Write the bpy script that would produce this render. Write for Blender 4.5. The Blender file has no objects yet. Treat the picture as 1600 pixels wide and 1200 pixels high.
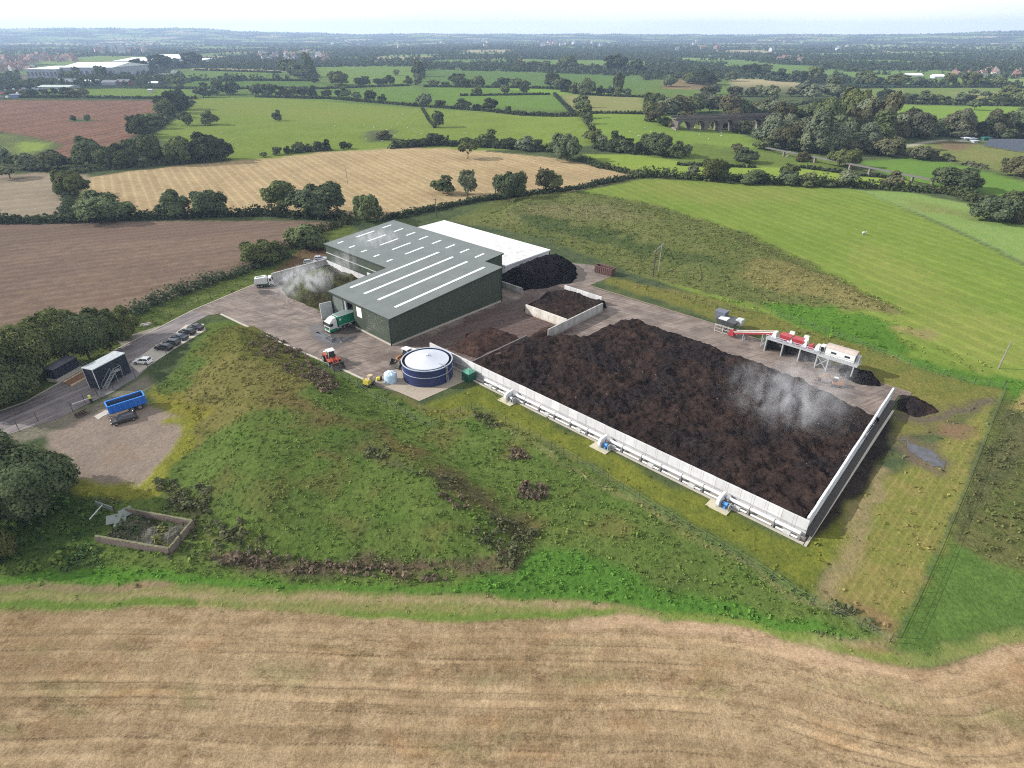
import bpy, math, random
import numpy as np
from mathutils import Vector, geometry
rnd = random.Random(7)
PI = math.pi
scn = bpy.context.scene
COL = scn.collection
# ------------------------------------------------------------------ camera model (also used to find where photo points lie on the ground)
F, V0, CAMH = 930.0, 53.0, 66.0
TH = math.atan((600 - V0) / F)
SN, CS = math.sin(TH), math.cos(TH)
cam = bpy.data.cameras.new("camera"); camo = bpy.data.objects.new("camera", cam); COL.objects.link(camo)
camo.location = (0, 0, CAMH); camo.rotation_euler = (PI / 2 - TH, 0, 0)
cam.sensor_width = 36; cam.lens = 36 * F / 1600; cam.clip_start = 1; cam.clip_end = 40000
scn.camera = camo

# ------------------------------------------------------------------ noise
def _hash(ix, iy, seed):
    n = (ix.astype(np.int64) * 374761393 + iy.astype(np.int64) * 668265263 + seed * 1274126177) & 0x7fffffff
    n = ((n ^ (n >> 13)) * 1274126177) & 0x7fffffff
    return ((n ^ (n >> 16)) & 0xffff) / 65535.0
def vnoise(x, y, seed=0):
    x = np.asarray(x, float); y = np.asarray(y, float)
    ix = np.floor(x); iy = np.floor(y); fx = x - ix; fy = y - iy
    fx = fx * fx * (3 - 2 * fx); fy = fy * fy * (3 - 2 * fy)
    a = _hash(ix, iy, seed); b = _hash(ix + 1, iy, seed); c = _hash(ix, iy + 1, seed); d = _hash(ix + 1, iy + 1, seed)
    return a + (b - a) * fx + (c - a) * fy + (a - b - c + d) * fx * fy
def fbm(x, y, seed=0, oct=4):
    s = 0; a = .5; t = 0
    for i in range(oct):
        s = s + a * vnoise(np.asarray(x) * 2 ** i + 17.3 * i, np.asarray(y) * 2 ** i - 9.1 * i, seed + i); t += a; a *= .5
    return s / t
def sstep(a, b, x):
    t = np.clip((np.asarray(x, float) - a) / (b - a), 0, 1); return t * t * (3 - 2 * t)
def sdist(px, py, poly):
    """signed distance to a polygon, positive inside"""
    n = len(poly); d2 = np.full(px.shape, 1e18); ins = np.zeros(px.shape, bool)
    for i in range(n):
        x0, y0 = poly[i]; x1, y1 = poly[(i + 1) % n]
        dx, dy = x1 - x0, y1 - y0; L = dx * dx + dy * dy + 1e-12
        t = np.clip(((px - x0) * dx + (py - y0) * dy) / L, 0, 1)
        d2 = np.minimum(d2, (px - x0 - t * dx) ** 2 + (py - y0 - t * dy) ** 2)
        if y0 != y1:
            c = ((y0 > py) != (y1 > py)) & (px < (x1 - x0) * (py - y0) / (y1 - y0) + x0); ins ^= c
    return np.where(ins, 1, -1) * np.sqrt(d2)
def ldist(px, py, line):
    d2 = np.full(px.shape, 1e18)
    for (x0, y0), (x1, y1) in zip(line, line[1:]):
        dx, dy = x1 - x0, y1 - y0; L = dx * dx + dy * dy + 1e-12
        t = np.clip(((px - x0) * dx + (py - y0) * dy) / L, 0, 1)
        d2 = np.minimum(d2, (px - x0 - t * dx) ** 2 + (py - y0 - t * dy) ** 2)
    return np.sqrt(d2)

# ------------------------------------------------------------------ terrain
def flat(u, v, z=0.0):
    X = (u - 800) / F; Y = -(v - 600) / F
    d = (X, CS + Y * SN, -SN + Y * CS); t = (z - CAMH) / d[2]
    return (X * t, d[1] * t)
def FP(pts): return [flat(*p) for p in pts]
BUND_A = FP([(352, 505), (400, 508), (470, 545), (560, 592), (640, 655), (700, 690), (770, 735), (860, 830), (800, 885), (700, 898), (500, 885), (340, 872), (300, 800), (250, 770), (300, 705), (300, 655), (255, 640), (300, 565)])
BUND_B = FP([(745, 345), (800, 312), (900, 302), (1010, 322), (1170, 372), (1300, 432), (1402, 484), (1380, 492), (1250, 465), (1100, 440), (1000, 405), (900, 372)])
HILL_C = flat(985, 205)
def hgt(x, y):
    x = np.asarray(x, float); y = np.asarray(y, float); r = np.hypot(x, y); az = np.arctan2(x, y)
    h = 3.2 * sstep(0, 13, sdist(x, y, BUND_A)) * (.75 + .5 * vnoise(x / 14, y / 14, 3))
    h = h + 3.0 * sstep(0, 12, sdist(x, y, BUND_B)) * (.75 + .5 * vnoise(x / 18, y / 18, 4))
    h = h + 5.0 * sstep(330, 700, r) * (fbm(x / 210, y / 210, 5, 2) - .5)
    h = h + 9.0 * np.exp(-((x - HILL_C[0]) / 75) ** 2 - ((y - HILL_C[1]) / 90) ** 2)
    hh = 50 + 72 * np.exp(-((az + .52) / .26) ** 2) + 30 * np.exp(-((az + .9) / .2) ** 2) + 40 * np.exp(-((az - .62) / .16) ** 2) + 30 * (vnoise(az * 9, az * 0, 8) - .5) + 14 * (vnoise(az * 40, az * 0, 9) - .5)
    h = h + hh * sstep(5500, 9500, r) + 16 * sstep(1500, 3500, r) * (fbm(x / 900, y / 900, 12, 2) - .5)
    return h
def at(u, v):
    x, y = flat(u, v)
    for _ in range(14):
        z = float(hgt(x, y)); x2, y2 = flat(u, v, z); x, y = .5 * (x + x2), .5 * (y + y2)
    return Vector((x, y, float(hgt(x, y))))
def AP(pts): return [tuple(at(*p)[:2]) for p in pts]

# site frame: origin at the shed's near corner, a along its long wall, b along its front
A0 = flat(613, 541); AL = math.radians(46.9); E1 = (math.cos(AL), math.sin(AL)); E2 = (-E1[1], E1[0]); S = 1.1
def L(a, b, z=0.0): return Vector((A0[0] + S * (a * E1[0] + b * E2[0]), A0[1] + S * (a * E1[1] + b * E2[1]), S * z))

# ------------------------------------------------------------------ colour
def lin(c): c /= 255; return c / 12.92 if c <= .04045 else ((c + .055) / 1.055) ** 2.4
ALB = .59
def G(r, g, b, k=1.0):
    m = .3 * r + .59 * g + .11 * b; r, g, b = [c + (m - c) * .09 for c in (r, g, b)]
    return np.array([lin(r) * ALB * k, lin(g) * ALB * k, lin(b) * ALB * k])   # how the sunlit ground looks -> its albedo

# ------------------------------------------------------------------ node helper
class N:
    def __init__(s, name):
        s.m = bpy.data.materials.new(name); s.m.use_nodes = True; s.t = s.m.node_tree; s.t.nodes.clear()
        s.out = s.t.nodes.new("ShaderNodeOutputMaterial")
    def n(s, typ, ins=None, out=0, **props):
        nd = s.t.nodes.new(typ)
        for k, v in props.items(): setattr(nd, k, v)
        for k, v in (ins or {}).items():
            i = nd.inputs[k]
            if isinstance(v, bpy.types.NodeSocket): s.t.links.new(v, i)
            elif isinstance(v, (tuple, list, np.ndarray)) and len(v) == 3 and i.type == 'RGBA': i.default_value = (*v, 1)
            else: i.default_value = v
        return nd.outputs[out]
    def math(s, op, a, b=0.0, c=0.0, clamp=False):
        return s.n("ShaderNodeMath", {0: a, 1: b, 2: c}, operation=op, use_clamp=clamp)
    def noise(s, scale, detail=4, rough=.55, vec=None, dist=0.0):
        d = {"Scale": scale, "Detail": detail, "Roughness": rough, "Distortion": dist}
        if vec is not None: d["Vector"] = vec
        return s.n("ShaderNodeTexNoise", d)
    def mix(s, f, a, b, bt='MIX'):
        nd = s.t.nodes.new("ShaderNodeMix"); nd.data_type = 'RGBA'; nd.blend_type = bt
        for i, v in ((0, f), (6, a), (7, b)):
            if isinstance(v, bpy.types.NodeSocket): s.t.links.new(v, nd.inputs[i])
            elif i: nd.inputs[i].default_value = (*v[:3], 1)
            else: nd.inputs[i].default_value = v
        return nd.outputs[2]
    def attr(s, name, out=2): return s.n("ShaderNodeAttribute", out=out, attribute_name=name)
    def step(s, x, a, b): return s.n("ShaderNodeMapRange", {"Value": x, "From Min": a, "From Max": b, "To Min": 0.0, "To Max": 1.0}, interpolation_type='SMOOTHSTEP')
    def pos(s): return s.n("ShaderNodeNewGeometry", out=0)
    def bump(s, h, strength=1.0, dist=1.0): return s.n("ShaderNodeBump", {"Strength": strength, "Distance": dist, "Height": h})
    def bsdf(s, color, rough=.8, spec=.3, metal=0.0, normal=None, **k):
        d = {"Base Color": color, "Roughness": rough, "Specular IOR Level": spec, "Metallic": metal}; d.update(k)
        if normal is not None: d["Normal"] = normal
        o = s.n("ShaderNodeBsdfPrincipled", d); s.t.links.new(o, s.out.inputs[0]); return s.m
    def diffuse(s, color, normal=None):
        d = {"Color": color, "Roughness": .3}
        if normal is not None: d["Normal"] = normal
        o = s.n("ShaderNodeBsdfDiffuse", d); s.t.links.new(o, s.out.inputs[0]); return s.m
_mats = {}
def paint(name, rgb, rough=.5, spec=.4, metal=0.0, var=.12, scale=1.2, dirt=None, dirtamt=.35):
    """painted / plain surface with uneven tone and dirt"""
    if name in _mats: return _mats[name]
    q = N(name); p = q.n("ShaderNodeTexCoord", out=3); c = np.array(rgb, float)
    n1 = q.noise(scale, 5, .6, p); n2 = q.noise(scale * 6, 3, .6, p)
    col = q.mix(q.step(n1, .3, .7), c * (1 - var), np.minimum(c * (1 + var), 1))
    if dirt is not None: col = q.mix(q.math('MULTIPLY', q.step(q.math('ADD', q.math('MULTIPLY', n1, .6), q.math('MULTIPLY', n2, .4)), .48, .72), dirtamt), col, dirt)
    _mats[name] = q.bsdf(col, rough, spec, metal); return _mats[name]

# ------------------------------------------------------------------ mesh helpers
def raw_mesh(name, V, Fc, smooth=False):
    """V (n,3) array, Fc (m,k) array with one k"""
    V = np.asarray(V, np.float32); Fc = np.asarray(Fc, np.int32); me = bpy.data.meshes.new(name)
    me.vertices.add(len(V)); me.vertices.foreach_set("co", V.ravel())
    k = Fc.shape[1]; me.loops.add(Fc.size); me.loops.foreach_set("vertex_index", Fc.ravel())
    me.polygons.add(len(Fc)); me.polygons.foreach_set("loop_start", np.arange(0, Fc.size, k, dtype=np.int32))
    me.polygons.foreach_set("use_smooth", np.full(len(Fc), smooth)); me.update(calc_edges=True); return me
def fattr(me, name, data, typ='FLOAT', dom='POINT'):
    a = me.attributes.new(name, typ, dom)
    if typ == 'FLOAT_COLOR': d = np.ones((len(data), 4), np.float32); d[:, :3] = data; a.data.foreach_set("color", d.ravel())
    else: a.data.foreach_set("value", np.asarray(data, np.float32).ravel())
def link(name, me, mat, parent=None, loc=None):
    o = bpy.data.objects.new(name, me); COL.objects.link(o)
    for m in (mat if isinstance(mat, (list, tuple)) else [mat]):
        if m is not None and len(me.materials) < 8 and m.name not in [x.name for x in me.materials if x]: me.materials.append(m)
    if parent is not None: o.parent = parent
    if loc is not None: o.location = loc
    return o
def tag(o, label=None, cat=None, group=None, kind=None):
    for k, v in (("label", label), ("category", cat), ("group", group), ("kind", kind)):
        if v: o[k] = v
    return o
def thing(name, label, cat, loc=(0, 0, 0), rz=0.0, group=None):
    o = bpy.data.objects.new(name, None); COL.objects.link(o); o.location = loc; o.rotation_euler = (0, 0, rz); o.empty_display_size = .5
    return tag(o, label, cat, group)
KIDS = {}
def dup(root, loc, rz, label=None, group=None, scale=None):
    """a copy of a thing with copies of its parts and sub-parts (mesh data shared)"""
    def kids(o): return [c for c in COL.objects if c.parent == o] if o.name not in KIDS else KIDS[o.name]
    if root.name not in KIDS:
        KIDS[root.name] = kids(root)
        for c in KIDS[root.name]: KIDS[c.name] = [g for g in COL.objects if g.parent == c]
    r = root.copy(); COL.objects.link(r); r.location = loc; r.rotation_euler = (0, 0, rz)
    if scale is not None: r.scale = scale
    if label: r["label"] = label
    if group: r["group"] = group
    for ch in KIDS[root.name]:
        c = ch.copy(); COL.objects.link(c); c.parent = r
        for g in KIDS.get(ch.name, []):
            d = g.copy(); COL.objects.link(d); d.parent = c
    return r
class MB:
    def __init__(s): s.v = []; s.f = []
    def add(s, V, Fs):
        o = len(s.v); s.v += [tuple(p) for p in V]; s.f += [tuple(i + o for i in f) for f in Fs]; return s
    def hexa(s, b, t): return s.add(list(b) + list(t), [(3, 2, 1, 0), (4, 5, 6, 7), (0, 1, 5, 4), (1, 2, 6, 5), (2, 3, 7, 6), (3, 0, 4, 7)])
    def box(s, x0, x1, y0, y1, z0, z1, inset=(0, 0, 0, 0)):
        a, b, c, d = inset
        return s.hexa([(x0, y0, z0), (x1, y0, z0), (x1, y1, z0), (x0, y1, z0)], [(x0 + a, y0 + c, z1), (x1 - b, y0 + c, z1), (x1 - b, y1 - d, z1), (x0 + a, y1 - d, z1)])
    def bar(s, p, q, w, h=None, up=(0, 0, 1)):
        """square bar from p to q"""
        p = Vector(p); q = Vector(q); h = w if h is None else h; d = (q - p).normalized(); u = Vector(up)
        if abs(d.dot(u)) > .98: u = Vector((1, 0, 0))
        r = d.cross(u).normalized() * w / 2; u = r.cross(d).normalized() * h / 2
        return s.hexa([p - r - u, p + r - u, p + r + u, p - r + u], [q - r - u, q + r - u, q + r + u, q - r + u])
    def cyl(s, p, q, r0, r1=None, n=12, cap=True):
        p = Vector(p); q = Vector(q); r1 = r0 if r1 is None else r1; d = (q - p).normalized()
        u = Vector((0, 0, 1)) if abs(d.z) < .9 else Vector((1, 0, 0)); a = d.cross(u).normalized(); b = d.cross(a)
        V = [p + (a * math.cos(t) + b * math.sin(t)) * r0 for t in [2 * PI * i / n for i in range(n)]] + [q + (a * math.cos(t) + b * math.sin(t)) * r1 for t in [2 * PI * i / n for i in range(n)]]
        Fs = [(i, (i + 1) % n, n + (i + 1) % n, n + i) for i in range(n)]
        if cap: Fs += [tuple(range(n - 1, -1, -1)), tuple(range(n, 2 * n))]
        return s.add(V, Fs)
    def lathe(s, prof, c=(0, 0), n=40, close=False):
        o = [(c[0] + r * math.cos(2 * PI * i / n), c[1] + r * math.sin(2 * PI * i / n), z) for r, z in prof for i in range(n)]
        Fs = [(k * n + i, k * n + (i + 1) % n, (k + 1) * n + (i + 1) % n, (k + 1) * n + i) for k in range(len(prof) - 1) for i in range(n)]
        return s.add(o, Fs)
    def tube(s, pts, r, n=8):
        for p, q in zip(pts, pts[1:]): s.cyl(p, q, r, r, n)
        return s
    def prism(s, poly, z0, z1, cap=True):
        n = len(poly); f0 = z0 if callable(z0) else (lambda x, y: z0); f1 = z1 if callable(z1) else (lambda x, y: z1)
        V = [(x, y, f0(x, y)) for x, y in poly] + [(x, y, f1(x, y)) for x, y in poly]
        Fs = [(i, (i + 1) % n, n + (i + 1) % n, n + i) for i in range(n)]
        if cap:
            for tri in geometry.tessellate_polygon([[Vector((x, y, 0)) for x, y in poly]]):
                Fs.append(tuple(n + i for i in tri)); Fs.append(tuple(reversed(tri)))
        return s.add(V, Fs)
    def extrude(s, prof, y0, y1):
        """side profile in x,z pushed from y0 to y1"""
        n = len(prof); V = [(x, y0, z) for x, z in prof] + [(x, y1, z) for x, z in prof]
        Fs = [(i, (i + 1) % n, n + (i + 1) % n, n + i) for i in range(n)]
        for tri in geometry.tessellate_polygon([[Vector((x, z, 0)) for x, z in prof]]):
            Fs.append(tuple(tri)); Fs.append(tuple(n + i for i in reversed(tri)))
        return s.add(V, Fs)
    def ball(s, c, r, seg=10, rings=6, sc=(1, 1, 1)):
        V = [(c[0], c[1], c[2] + r * sc[2])]
        for k in range(1, rings):
            t = PI * k / rings
            V += [(c[0] + r * sc[0] * math.sin(t) * math.cos(2 * PI * i / seg), c[1] + r * sc[1] * math.sin(t) * math.sin(2 * PI * i / seg), c[2] + r * sc[2] * math.cos(t)) for i in range(seg)]
        V.append((c[0], c[1], c[2] - r * sc[2])); e = len(V) - 1
        Fs = [(0, 1 + i, 1 + (i + 1) % seg) for i in range(seg)]
        for k in range(rings - 2): Fs += [(1 + k * seg + i, 1 + (k + 1) * seg + i, 1 + (k + 1) * seg + (i + 1) % seg, 1 + k * seg + (i + 1) % seg) for i in range(seg)]
        Fs += [(e, 1 + (rings - 2) * seg + (i + 1) % seg, 1 + (rings - 2) * seg + i) for i in range(seg)]
        return s.add(V, Fs)
    def build(s, name, mat, parent=None, loc=None, smooth=False):
        me = bpy.data.meshes.new(name); me.from_pydata(s.v, [], s.f); me.update()
        import bmesh
        b = bmesh.new(); b.from_mesh(me); bmesh.ops.recalc_face_normals(b, faces=b.faces); b.to_mesh(me); b.free()
        if smooth:
            me.polygons.foreach_set("use_smooth", np.ones(len(me.polygons), bool)); me.set_sharp_from_angle(angle=math.radians(40))
        return link(name, me, mat, parent, loc)
# ------------------------------------------------------------------ light, sky, air
SUN_EL, SUN_AZ = math.radians(29), math.radians(4)          # azimuth measured from -x towards +y
sd = Vector((-math.cos(SUN_EL) * math.cos(SUN_AZ), math.cos(SUN_EL) * math.sin(SUN_AZ), math.sin(SUN_EL)))
sl = bpy.data.lights.new("sun", 'SUN'); sl.energy = 4.2; sl.angle = math.radians(.6); sl.color = (1, .965, .91)
so = bpy.data.objects.new("sun", sl); COL.objects.link(so); so.rotation_euler = (-sd).to_track_quat('-Z', 'Y').to_euler(); so.location = (-200, 0, 200)
W = bpy.data.worlds.new("World"); scn.world = W; W.use_nodes = True; wt = W.node_tree; wt.nodes.clear()
def wn(t, **k):
    n = wt.nodes.new(t)
    for a, b in k.items(): setattr(n, a, b)
    return n
sky = wn("ShaderNodeTexSky", sky_type='NISHITA', sun_disc=False, sun_elevation=SUN_EL, sun_rotation=math.radians(-86), air_density=1.0, dust_density=2.0, ozone_density=1.0, altitude=60)
geo = wn("ShaderNodeTexCoord"); mp = wn("ShaderNodeMapping"); mp.inputs["Scale"].default_value = (1.2, 1.2, 9)
cn = wn("ShaderNodeTexNoise"); cn.inputs["Scale"].default_value = 2.2; cn.inputs["Detail"].default_value = 7; cn.inputs["Roughness"].default_value = .55
cr = wn("ShaderNodeMapRange"); cr.inputs["From Min"].default_value = .32; cr.inputs["From Max"].default_value = .62; cr.inputs["To Min"].default_value = .72; cr.inputs["To Max"].default_value = .95
mx = wn("ShaderNodeMix"); mx.data_type = 'RGBA'; mx.inputs[7].default_value = (11.2, 11.2, 11.3, 1)
bg = wn("ShaderNodeBackground"); bg.inputs["Strength"].default_value = .12; wo = wn("ShaderNodeOutputWorld")
lk = wt.links.new
sx_ = wn("ShaderNodeSeparateXYZ"); lk(geo.outputs["Generated"], sx_.inputs[0]); hr = wn("ShaderNodeMapRange", interpolation_type='SMOOTHSTEP'); lk(sx_.outputs[2], hr.inputs["Value"]); hr.inputs["From Min"].default_value = .0; hr.inputs["From Max"].default_value = .16; hr.inputs["To Min"].default_value = 1.25; hr.inputs["To Max"].default_value = 1.0
vm = wn("ShaderNodeVectorMath", operation='SCALE'); vm.inputs[0].default_value = (6.0, 6.05, 6.15); lk(hr.outputs[0], vm.inputs[3]); lk(vm.outputs[0], mx.inputs[7])
lk(geo.outputs["Generated"], mp.inputs["Vector"]); lk(mp.outputs[0], cn.inputs["Vector"]); lk(cn.outputs[0], cr.inputs["Value"]); lk(cr.outputs[0], mx.inputs[0])
lk(sky.outputs[0], mx.inputs[6]); lk(mx.outputs[2], bg.inputs["Color"]); lk(bg.outputs[0], wo.inputs["Surface"])
vs = scn.view_settings; vs.view_transform = 'Standard'; vs.look = 'None'; vs.gamma = 1; vs.use_curve_mapping = False; vs.exposure = .81
cy = scn.cycles; cy.use_denoising = False; cy.pixel_filter_type = 'BLACKMAN_HARRIS'; cy.filter_width = 1.1; cy.use_adaptive_sampling = False; cy.max_bounces = 4; cy.diffuse_bounces = 2; cy.glossy_bounces = 2; cy.transmission_bounces = 2; cy.volume_bounces = 0; cy.transparent_max_bounces = 8
cy.caustics_reflective = False; cy.caustics_refractive = False; cy.sample_clamp_indirect = 4

HAZE = 1.0
def make_haze():
    q = N("haze_air"); v = q.n("ShaderNodeVolumePrincipled", {"Color": (.54, .72, 1.0), "Density": 1.15e-4, "Anisotropy": .2})
    q.t.links.new(v, q.out.inputs["Volume"]); q.m.cycles.homogeneous_volume = True; q.m.cycles.volume_sampling = 'DISTANCE'
    o = MB().box(-11800, 11800, -300, 11800, -60, 230).build("haze", q.m); tag(o, kind="stuff"); return o
make_haze()

# ------------------------------------------------------------------ ground: one sheet, tones kept as vertex attributes
rr = np.concatenate([np.arange(3, 26, 1.0), 26 * 1.0072 ** np.arange(0, 385), ])
r2 = rr[-1] * 1.016 ** np.arange(1, 300); rr = np.concatenate([rr, r2[r2 < 11600]])
aa = np.radians(np.concatenate([np.arange(-88, -62, 1.0), np.arange(-62, 62, .36), np.arange(62, 88.1, 1.0)]))
RR, AA = np.meshgrid(rr, aa, indexing='ij'); nR, nA_ = RR.shape
GX = (RR * np.sin(AA)).ravel(); GY = (RR * np.cos(AA)).ravel(); GZ = hgt(GX, GY); GR = RR.ravel()
nv = len(GX)
ca = np.tile(G(74, 88, 60), (nv, 1)); cb = np.tile(G(96, 108, 66), (nv, 1))
row = np.zeros(nv); amp = np.zeros(nv); veg = np.full(nv, .6); lab = np.zeros(nv, np.int32)
LABS = ["ground"]
wx = 1.8 * (fbm(GX / 5, GY / 5, 21, 3) - .5) * 2; wy = 1.8 * (fbm(GX / 5, GY / 5, 31, 3) - .5) * 2
def zone(pts, a, b, feather=1.5, warp=1.0, veg_=None, rows=None, rowamp=0.0, obj=None, line=None, width=2.0, opacity=1.0):
    """tint a patch of ground; pts in photo points, rows=(direction vector, period in m)"""
    P_ = np.array(AP(pts)); far = max(1.0, np.hypot(*P_.mean(0)) / 160.0)
    fe = feather * (far if feather else 1); mg = fe * 3 + 6 * warp + (width * 2 if line else 0)
    sel = (GX > P_[:, 0].min() - mg) & (GX < P_[:, 0].max() + mg) & (GY > P_[:, 1].min() - mg) & (GY < P_[:, 1].max() + mg)
    i = np.nonzero(sel)[0]
    if not len(i): return
    x = GX[i] + wx[i] * warp; y = GY[i] + wy[i] * warp
    s = (width - ldist(x, y, P_)) if line else sdist(x, y, P_)
    m = sstep(-fe, fe, s) * opacity; mm = m[:, None]
    ca[i] = ca[i] * (1 - mm) + np.asarray(a) * mm; cb[i] = cb[i] * (1 - mm) + np.asarray(b) * mm
    if veg_ is not None: veg[i] = veg[i] * (1 - m) + veg_ * m
    if rows is not None:
        d, per = rows; d = np.array(d) / np.hypot(*d); j = i[m > .02]; row[j] = (-(GX[j]) * d[1] + GY[j] * d[0]) / per
        amp[i] = amp[i] * (1 - m) + rowamp * m
    else: amp[i] = amp[i] * (1 - m)
    if obj:
        if obj not in LABS: LABS.append(obj)
        lab[i[s > 0]] = LABS.index(obj)
def vpdir(u, v=V0 + .5):                     # world direction of lines that run to photo point (u, horizon)
    x, y = flat(u, v); return (x, y)

# far country: a patchwork of paddocks beyond 1.1 km
cw = 230.0; qx = GX + 60 * (fbm(GX / 400, GY / 400, 51, 2) - .5); qy = GY + 60 * (fbm(GX / 400, GY / 400, 52, 2) - .5)
cellr = _hash(np.floor(qx / cw), np.floor(qy / (cw * 1.25)), 77); cellb = _hash(np.floor(qx / cw), np.floor(qy / (cw * 1.25)), 78)
far = sstep(900, 1200, GR)[:, None]; opn = (cellr > .62)
gA = np.where(opn[:, None], np.where((cellb > .8)[:, None], G(170, 158, 120), np.where((cellb > .35)[:, None], G(126, 148, 84), G(108, 134, 76))), G(50, 62, 50))
ca = ca * (1 - far) + gA * far; cb = cb * (1 - far) + gA * 1.15 * far
GRS = (G(116, 138, 60), G(98, 122, 50))
def pasture(pts, a=(112, 136, 58), b=(130, 146, 70), **k): zone(pts, G(*a), G(*b), **{**dict(feather=.8, warp=.8, veg_=.35), **k})
# --- upper fields
pasture([(270, 108), (1010, 92), (1140, 110), (1150, 175), (660, 180), (270, 150)], (98, 122, 58), (110, 132, 68))
zone([(300, 106.5), (400, 107), (446, 110.5), (440, 112), (380, 111), (300, 109.5)], G(182, 168, 120), G(170, 160, 110), feather=.5, obj="stubble_strip")
pasture([(288, 112), (400, 112), (500, 122), (290, 124)], (104, 130, 58), (112, 138, 64), obj="pasture")
pasture([(286, 127), (480, 126), (500, 137), (290, 138)], (92, 122, 56), (100, 128, 60), obj="pasture")
pasture([(490, 104), (648, 103), (652, 120), (640, 132), (540, 132), (500, 118)], (112, 138, 64), (122, 146, 70), obj="pasture")
pasture([(662, 108), (830, 107), (1015, 119), (1000, 136), (800, 136), (664, 130)], (94, 124, 62), (104, 130, 66), obj="pasture")
pasture([(500, 146), (640, 135), (690, 158), (480, 157)], (104, 134, 60), (112, 140, 64), obj="pasture")
pasture([(664, 137), (790, 136), (876, 152), (880, 172), (700, 164)], (104, 136, 58), (114, 142, 62), obj="pasture")
pasture([(760, 136), (880, 141), (1000, 148), (1010, 151), (880, 150)], (122, 158, 58), (128, 160, 62))
zone([(876, 147), (1000, 151), (1012, 178), (895, 176)], G(150, 148, 92), G(138, 142, 84), feather=.8, veg_=.3, obj="pasture")
zone([(1036, 121), (1122, 124), (1118, 140), (1034, 139)], G(128, 106, 84), G(146, 132, 86), feather=.6, rows=((1, .1), 24), rowamp=.12, obj="ploughed_field")
pasture([(820, 92), (1010, 96), (1010, 106), (820, 104)], (110, 138, 64), (118, 146, 70), obj="pasture")
pasture([(1140, 97), (1280, 103), (1280, 110), (1140, 108)], (104, 132, 66), (112, 138, 70), obj="pasture")
pasture([(1320, 113), (1410, 114), (1530, 124), (1530, 134), (1330, 130)], (108, 136, 68), (118, 144, 74), obj="pasture")
pasture([(1326, 139), (1700, 136), (1700, 160), (1326, 157)], (108, 130, 66), (124, 136, 78), obj="pasture")
zone([(1480, 144), (1700, 144), (1700, 156), (1520, 156)], G(146, 142, 88), G(134, 140, 84), feather=.8)
pasture([(1180, 178), (1290, 160), (1420, 164), (1700, 168), (1700, 196), (1400, 193), (1300, 186), (1200, 187)], (116, 148, 56), (126, 152, 62), obj="pasture")
pasture([(60, 140), (290, 138), (310, 152), (290, 155), (60, 150)], (122, 146, 66), (112, 136, 62), obj="pasture")
zone([(-60, 118), (45, 116), (45, 126), (-60, 128)], G(140, 134, 110), G(120, 124, 90), feather=.6)
# --- middle
zone([(-80, 157), (300, 157), (282, 170), (250, 186), (205, 215), (132, 246), (60, 248), (100, 226), (60, 216), (10, 207), (-80, 190)], G(148, 112, 92), G(128, 98, 82), feather=.6, warp=.6, veg_=.5, rows=(vpdir(900), 9), rowamp=.16, obj="bare_field")
zone([(110, 186), (145, 186), (146, 190), (110, 190)], G(86, 108, 64), G(86, 108, 64), feather=.5, warp=.3)
zone([(-80, 208), (20, 210), (96, 226), (60, 240), (20, 246), (-80, 250)], G(128, 138, 76), G(104, 112, 74), feather=1, warp=1.5)
zone([(30, 222), (80, 224), (60, 236), (30, 240)], G(146, 168, 72), G(138, 156, 76), feather=1, warp=1)
pasture([(300, 155), (410, 151), (660, 170), (780, 176), (905, 182), (935, 225), (880, 232), (700, 236), (640, 230), (400, 250), (340, 252), (300, 232), (240, 214), (280, 182)], (120, 140, 58), (132, 150, 66), feather=.8, veg_=.4, obj="pasture")
zone([(410, 160), (620, 172), (660, 190), (480, 190), (380, 176)], G(146, 150, 74), G(128, 144, 64), feather=14, warp=8, opacity=.7)
zone([(300, 156), (420, 160), (400, 178), (300, 172)], G(142, 146, 72), G(130, 146, 66), feather=10, warp=6, opacity=.6)
zone([(570, 205), (612, 203), (612, 221), (575, 222)], G(92, 98, 76), G(112, 122, 78), feather=2.2, warp=3, veg_=1.0)
pasture([(918, 177), (1040, 180), (1070, 188), (1132, 201), (1240, 236), (1200, 240), (1100, 226), (1000, 226), (930, 224)], (118, 144, 60), (130, 152, 66), feather=.8, obj="pasture")
pasture([(940, 232), (1100, 226), (1270, 240), (1340, 262), (1180, 262), (1060, 252)], (104, 120, 56), (112, 132, 60), feather=1.0)
pasture([(908, 241), (1000, 241), (1080, 256), (1250, 263), (1420, 281), (1440, 292), (1330, 292), (1150, 282), (1050, 276), (965, 262)], (134, 156, 62), (142, 162, 66), feather=.6, obj="pasture")
pasture([(1340, 252), (1440, 246), (1520, 262), (1640, 296), (1640, 316), (1480, 294), (1400, 280)], (98, 134, 56), (108, 140, 58), feather=.7, obj="pasture")
zone([(1405, 226), (1520, 224), (1700, 250), (1700, 300), (1560, 268), (1450, 246), (1400, 240)], G(134, 134, 78), G(116, 128, 70), feather=1.2, warp=1.5, veg_=.7, obj="rough_grass")
zone([(1466, 222), (1525, 224), (1500, 236), (1470, 232)], G(132, 112, 86), G(120, 104, 78), feather=1, warp=1)
zone([(1528, 219), (1700, 220), (1700, 244), (1590, 236)], G(120, 124, 96), G(112, 120, 84), feather=.6)
zone([(1405, 231), (1430, 226), (1452, 221), (1480, 219), (1520, 220)], G(190, 184, 166), G(180, 174, 156), feather=.5, line=True, width=2.5, obj="track")
zone([(-80, 276), (60, 270), (112, 268), (140, 276), (128, 290), (104, 310), (96, 336), (-80, 342)], G(168, 152, 128), G(156, 142, 120), feather=.6, rows=(vpdir(3000), 11), rowamp=.08, veg_=.3, obj="stubble_field")
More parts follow.
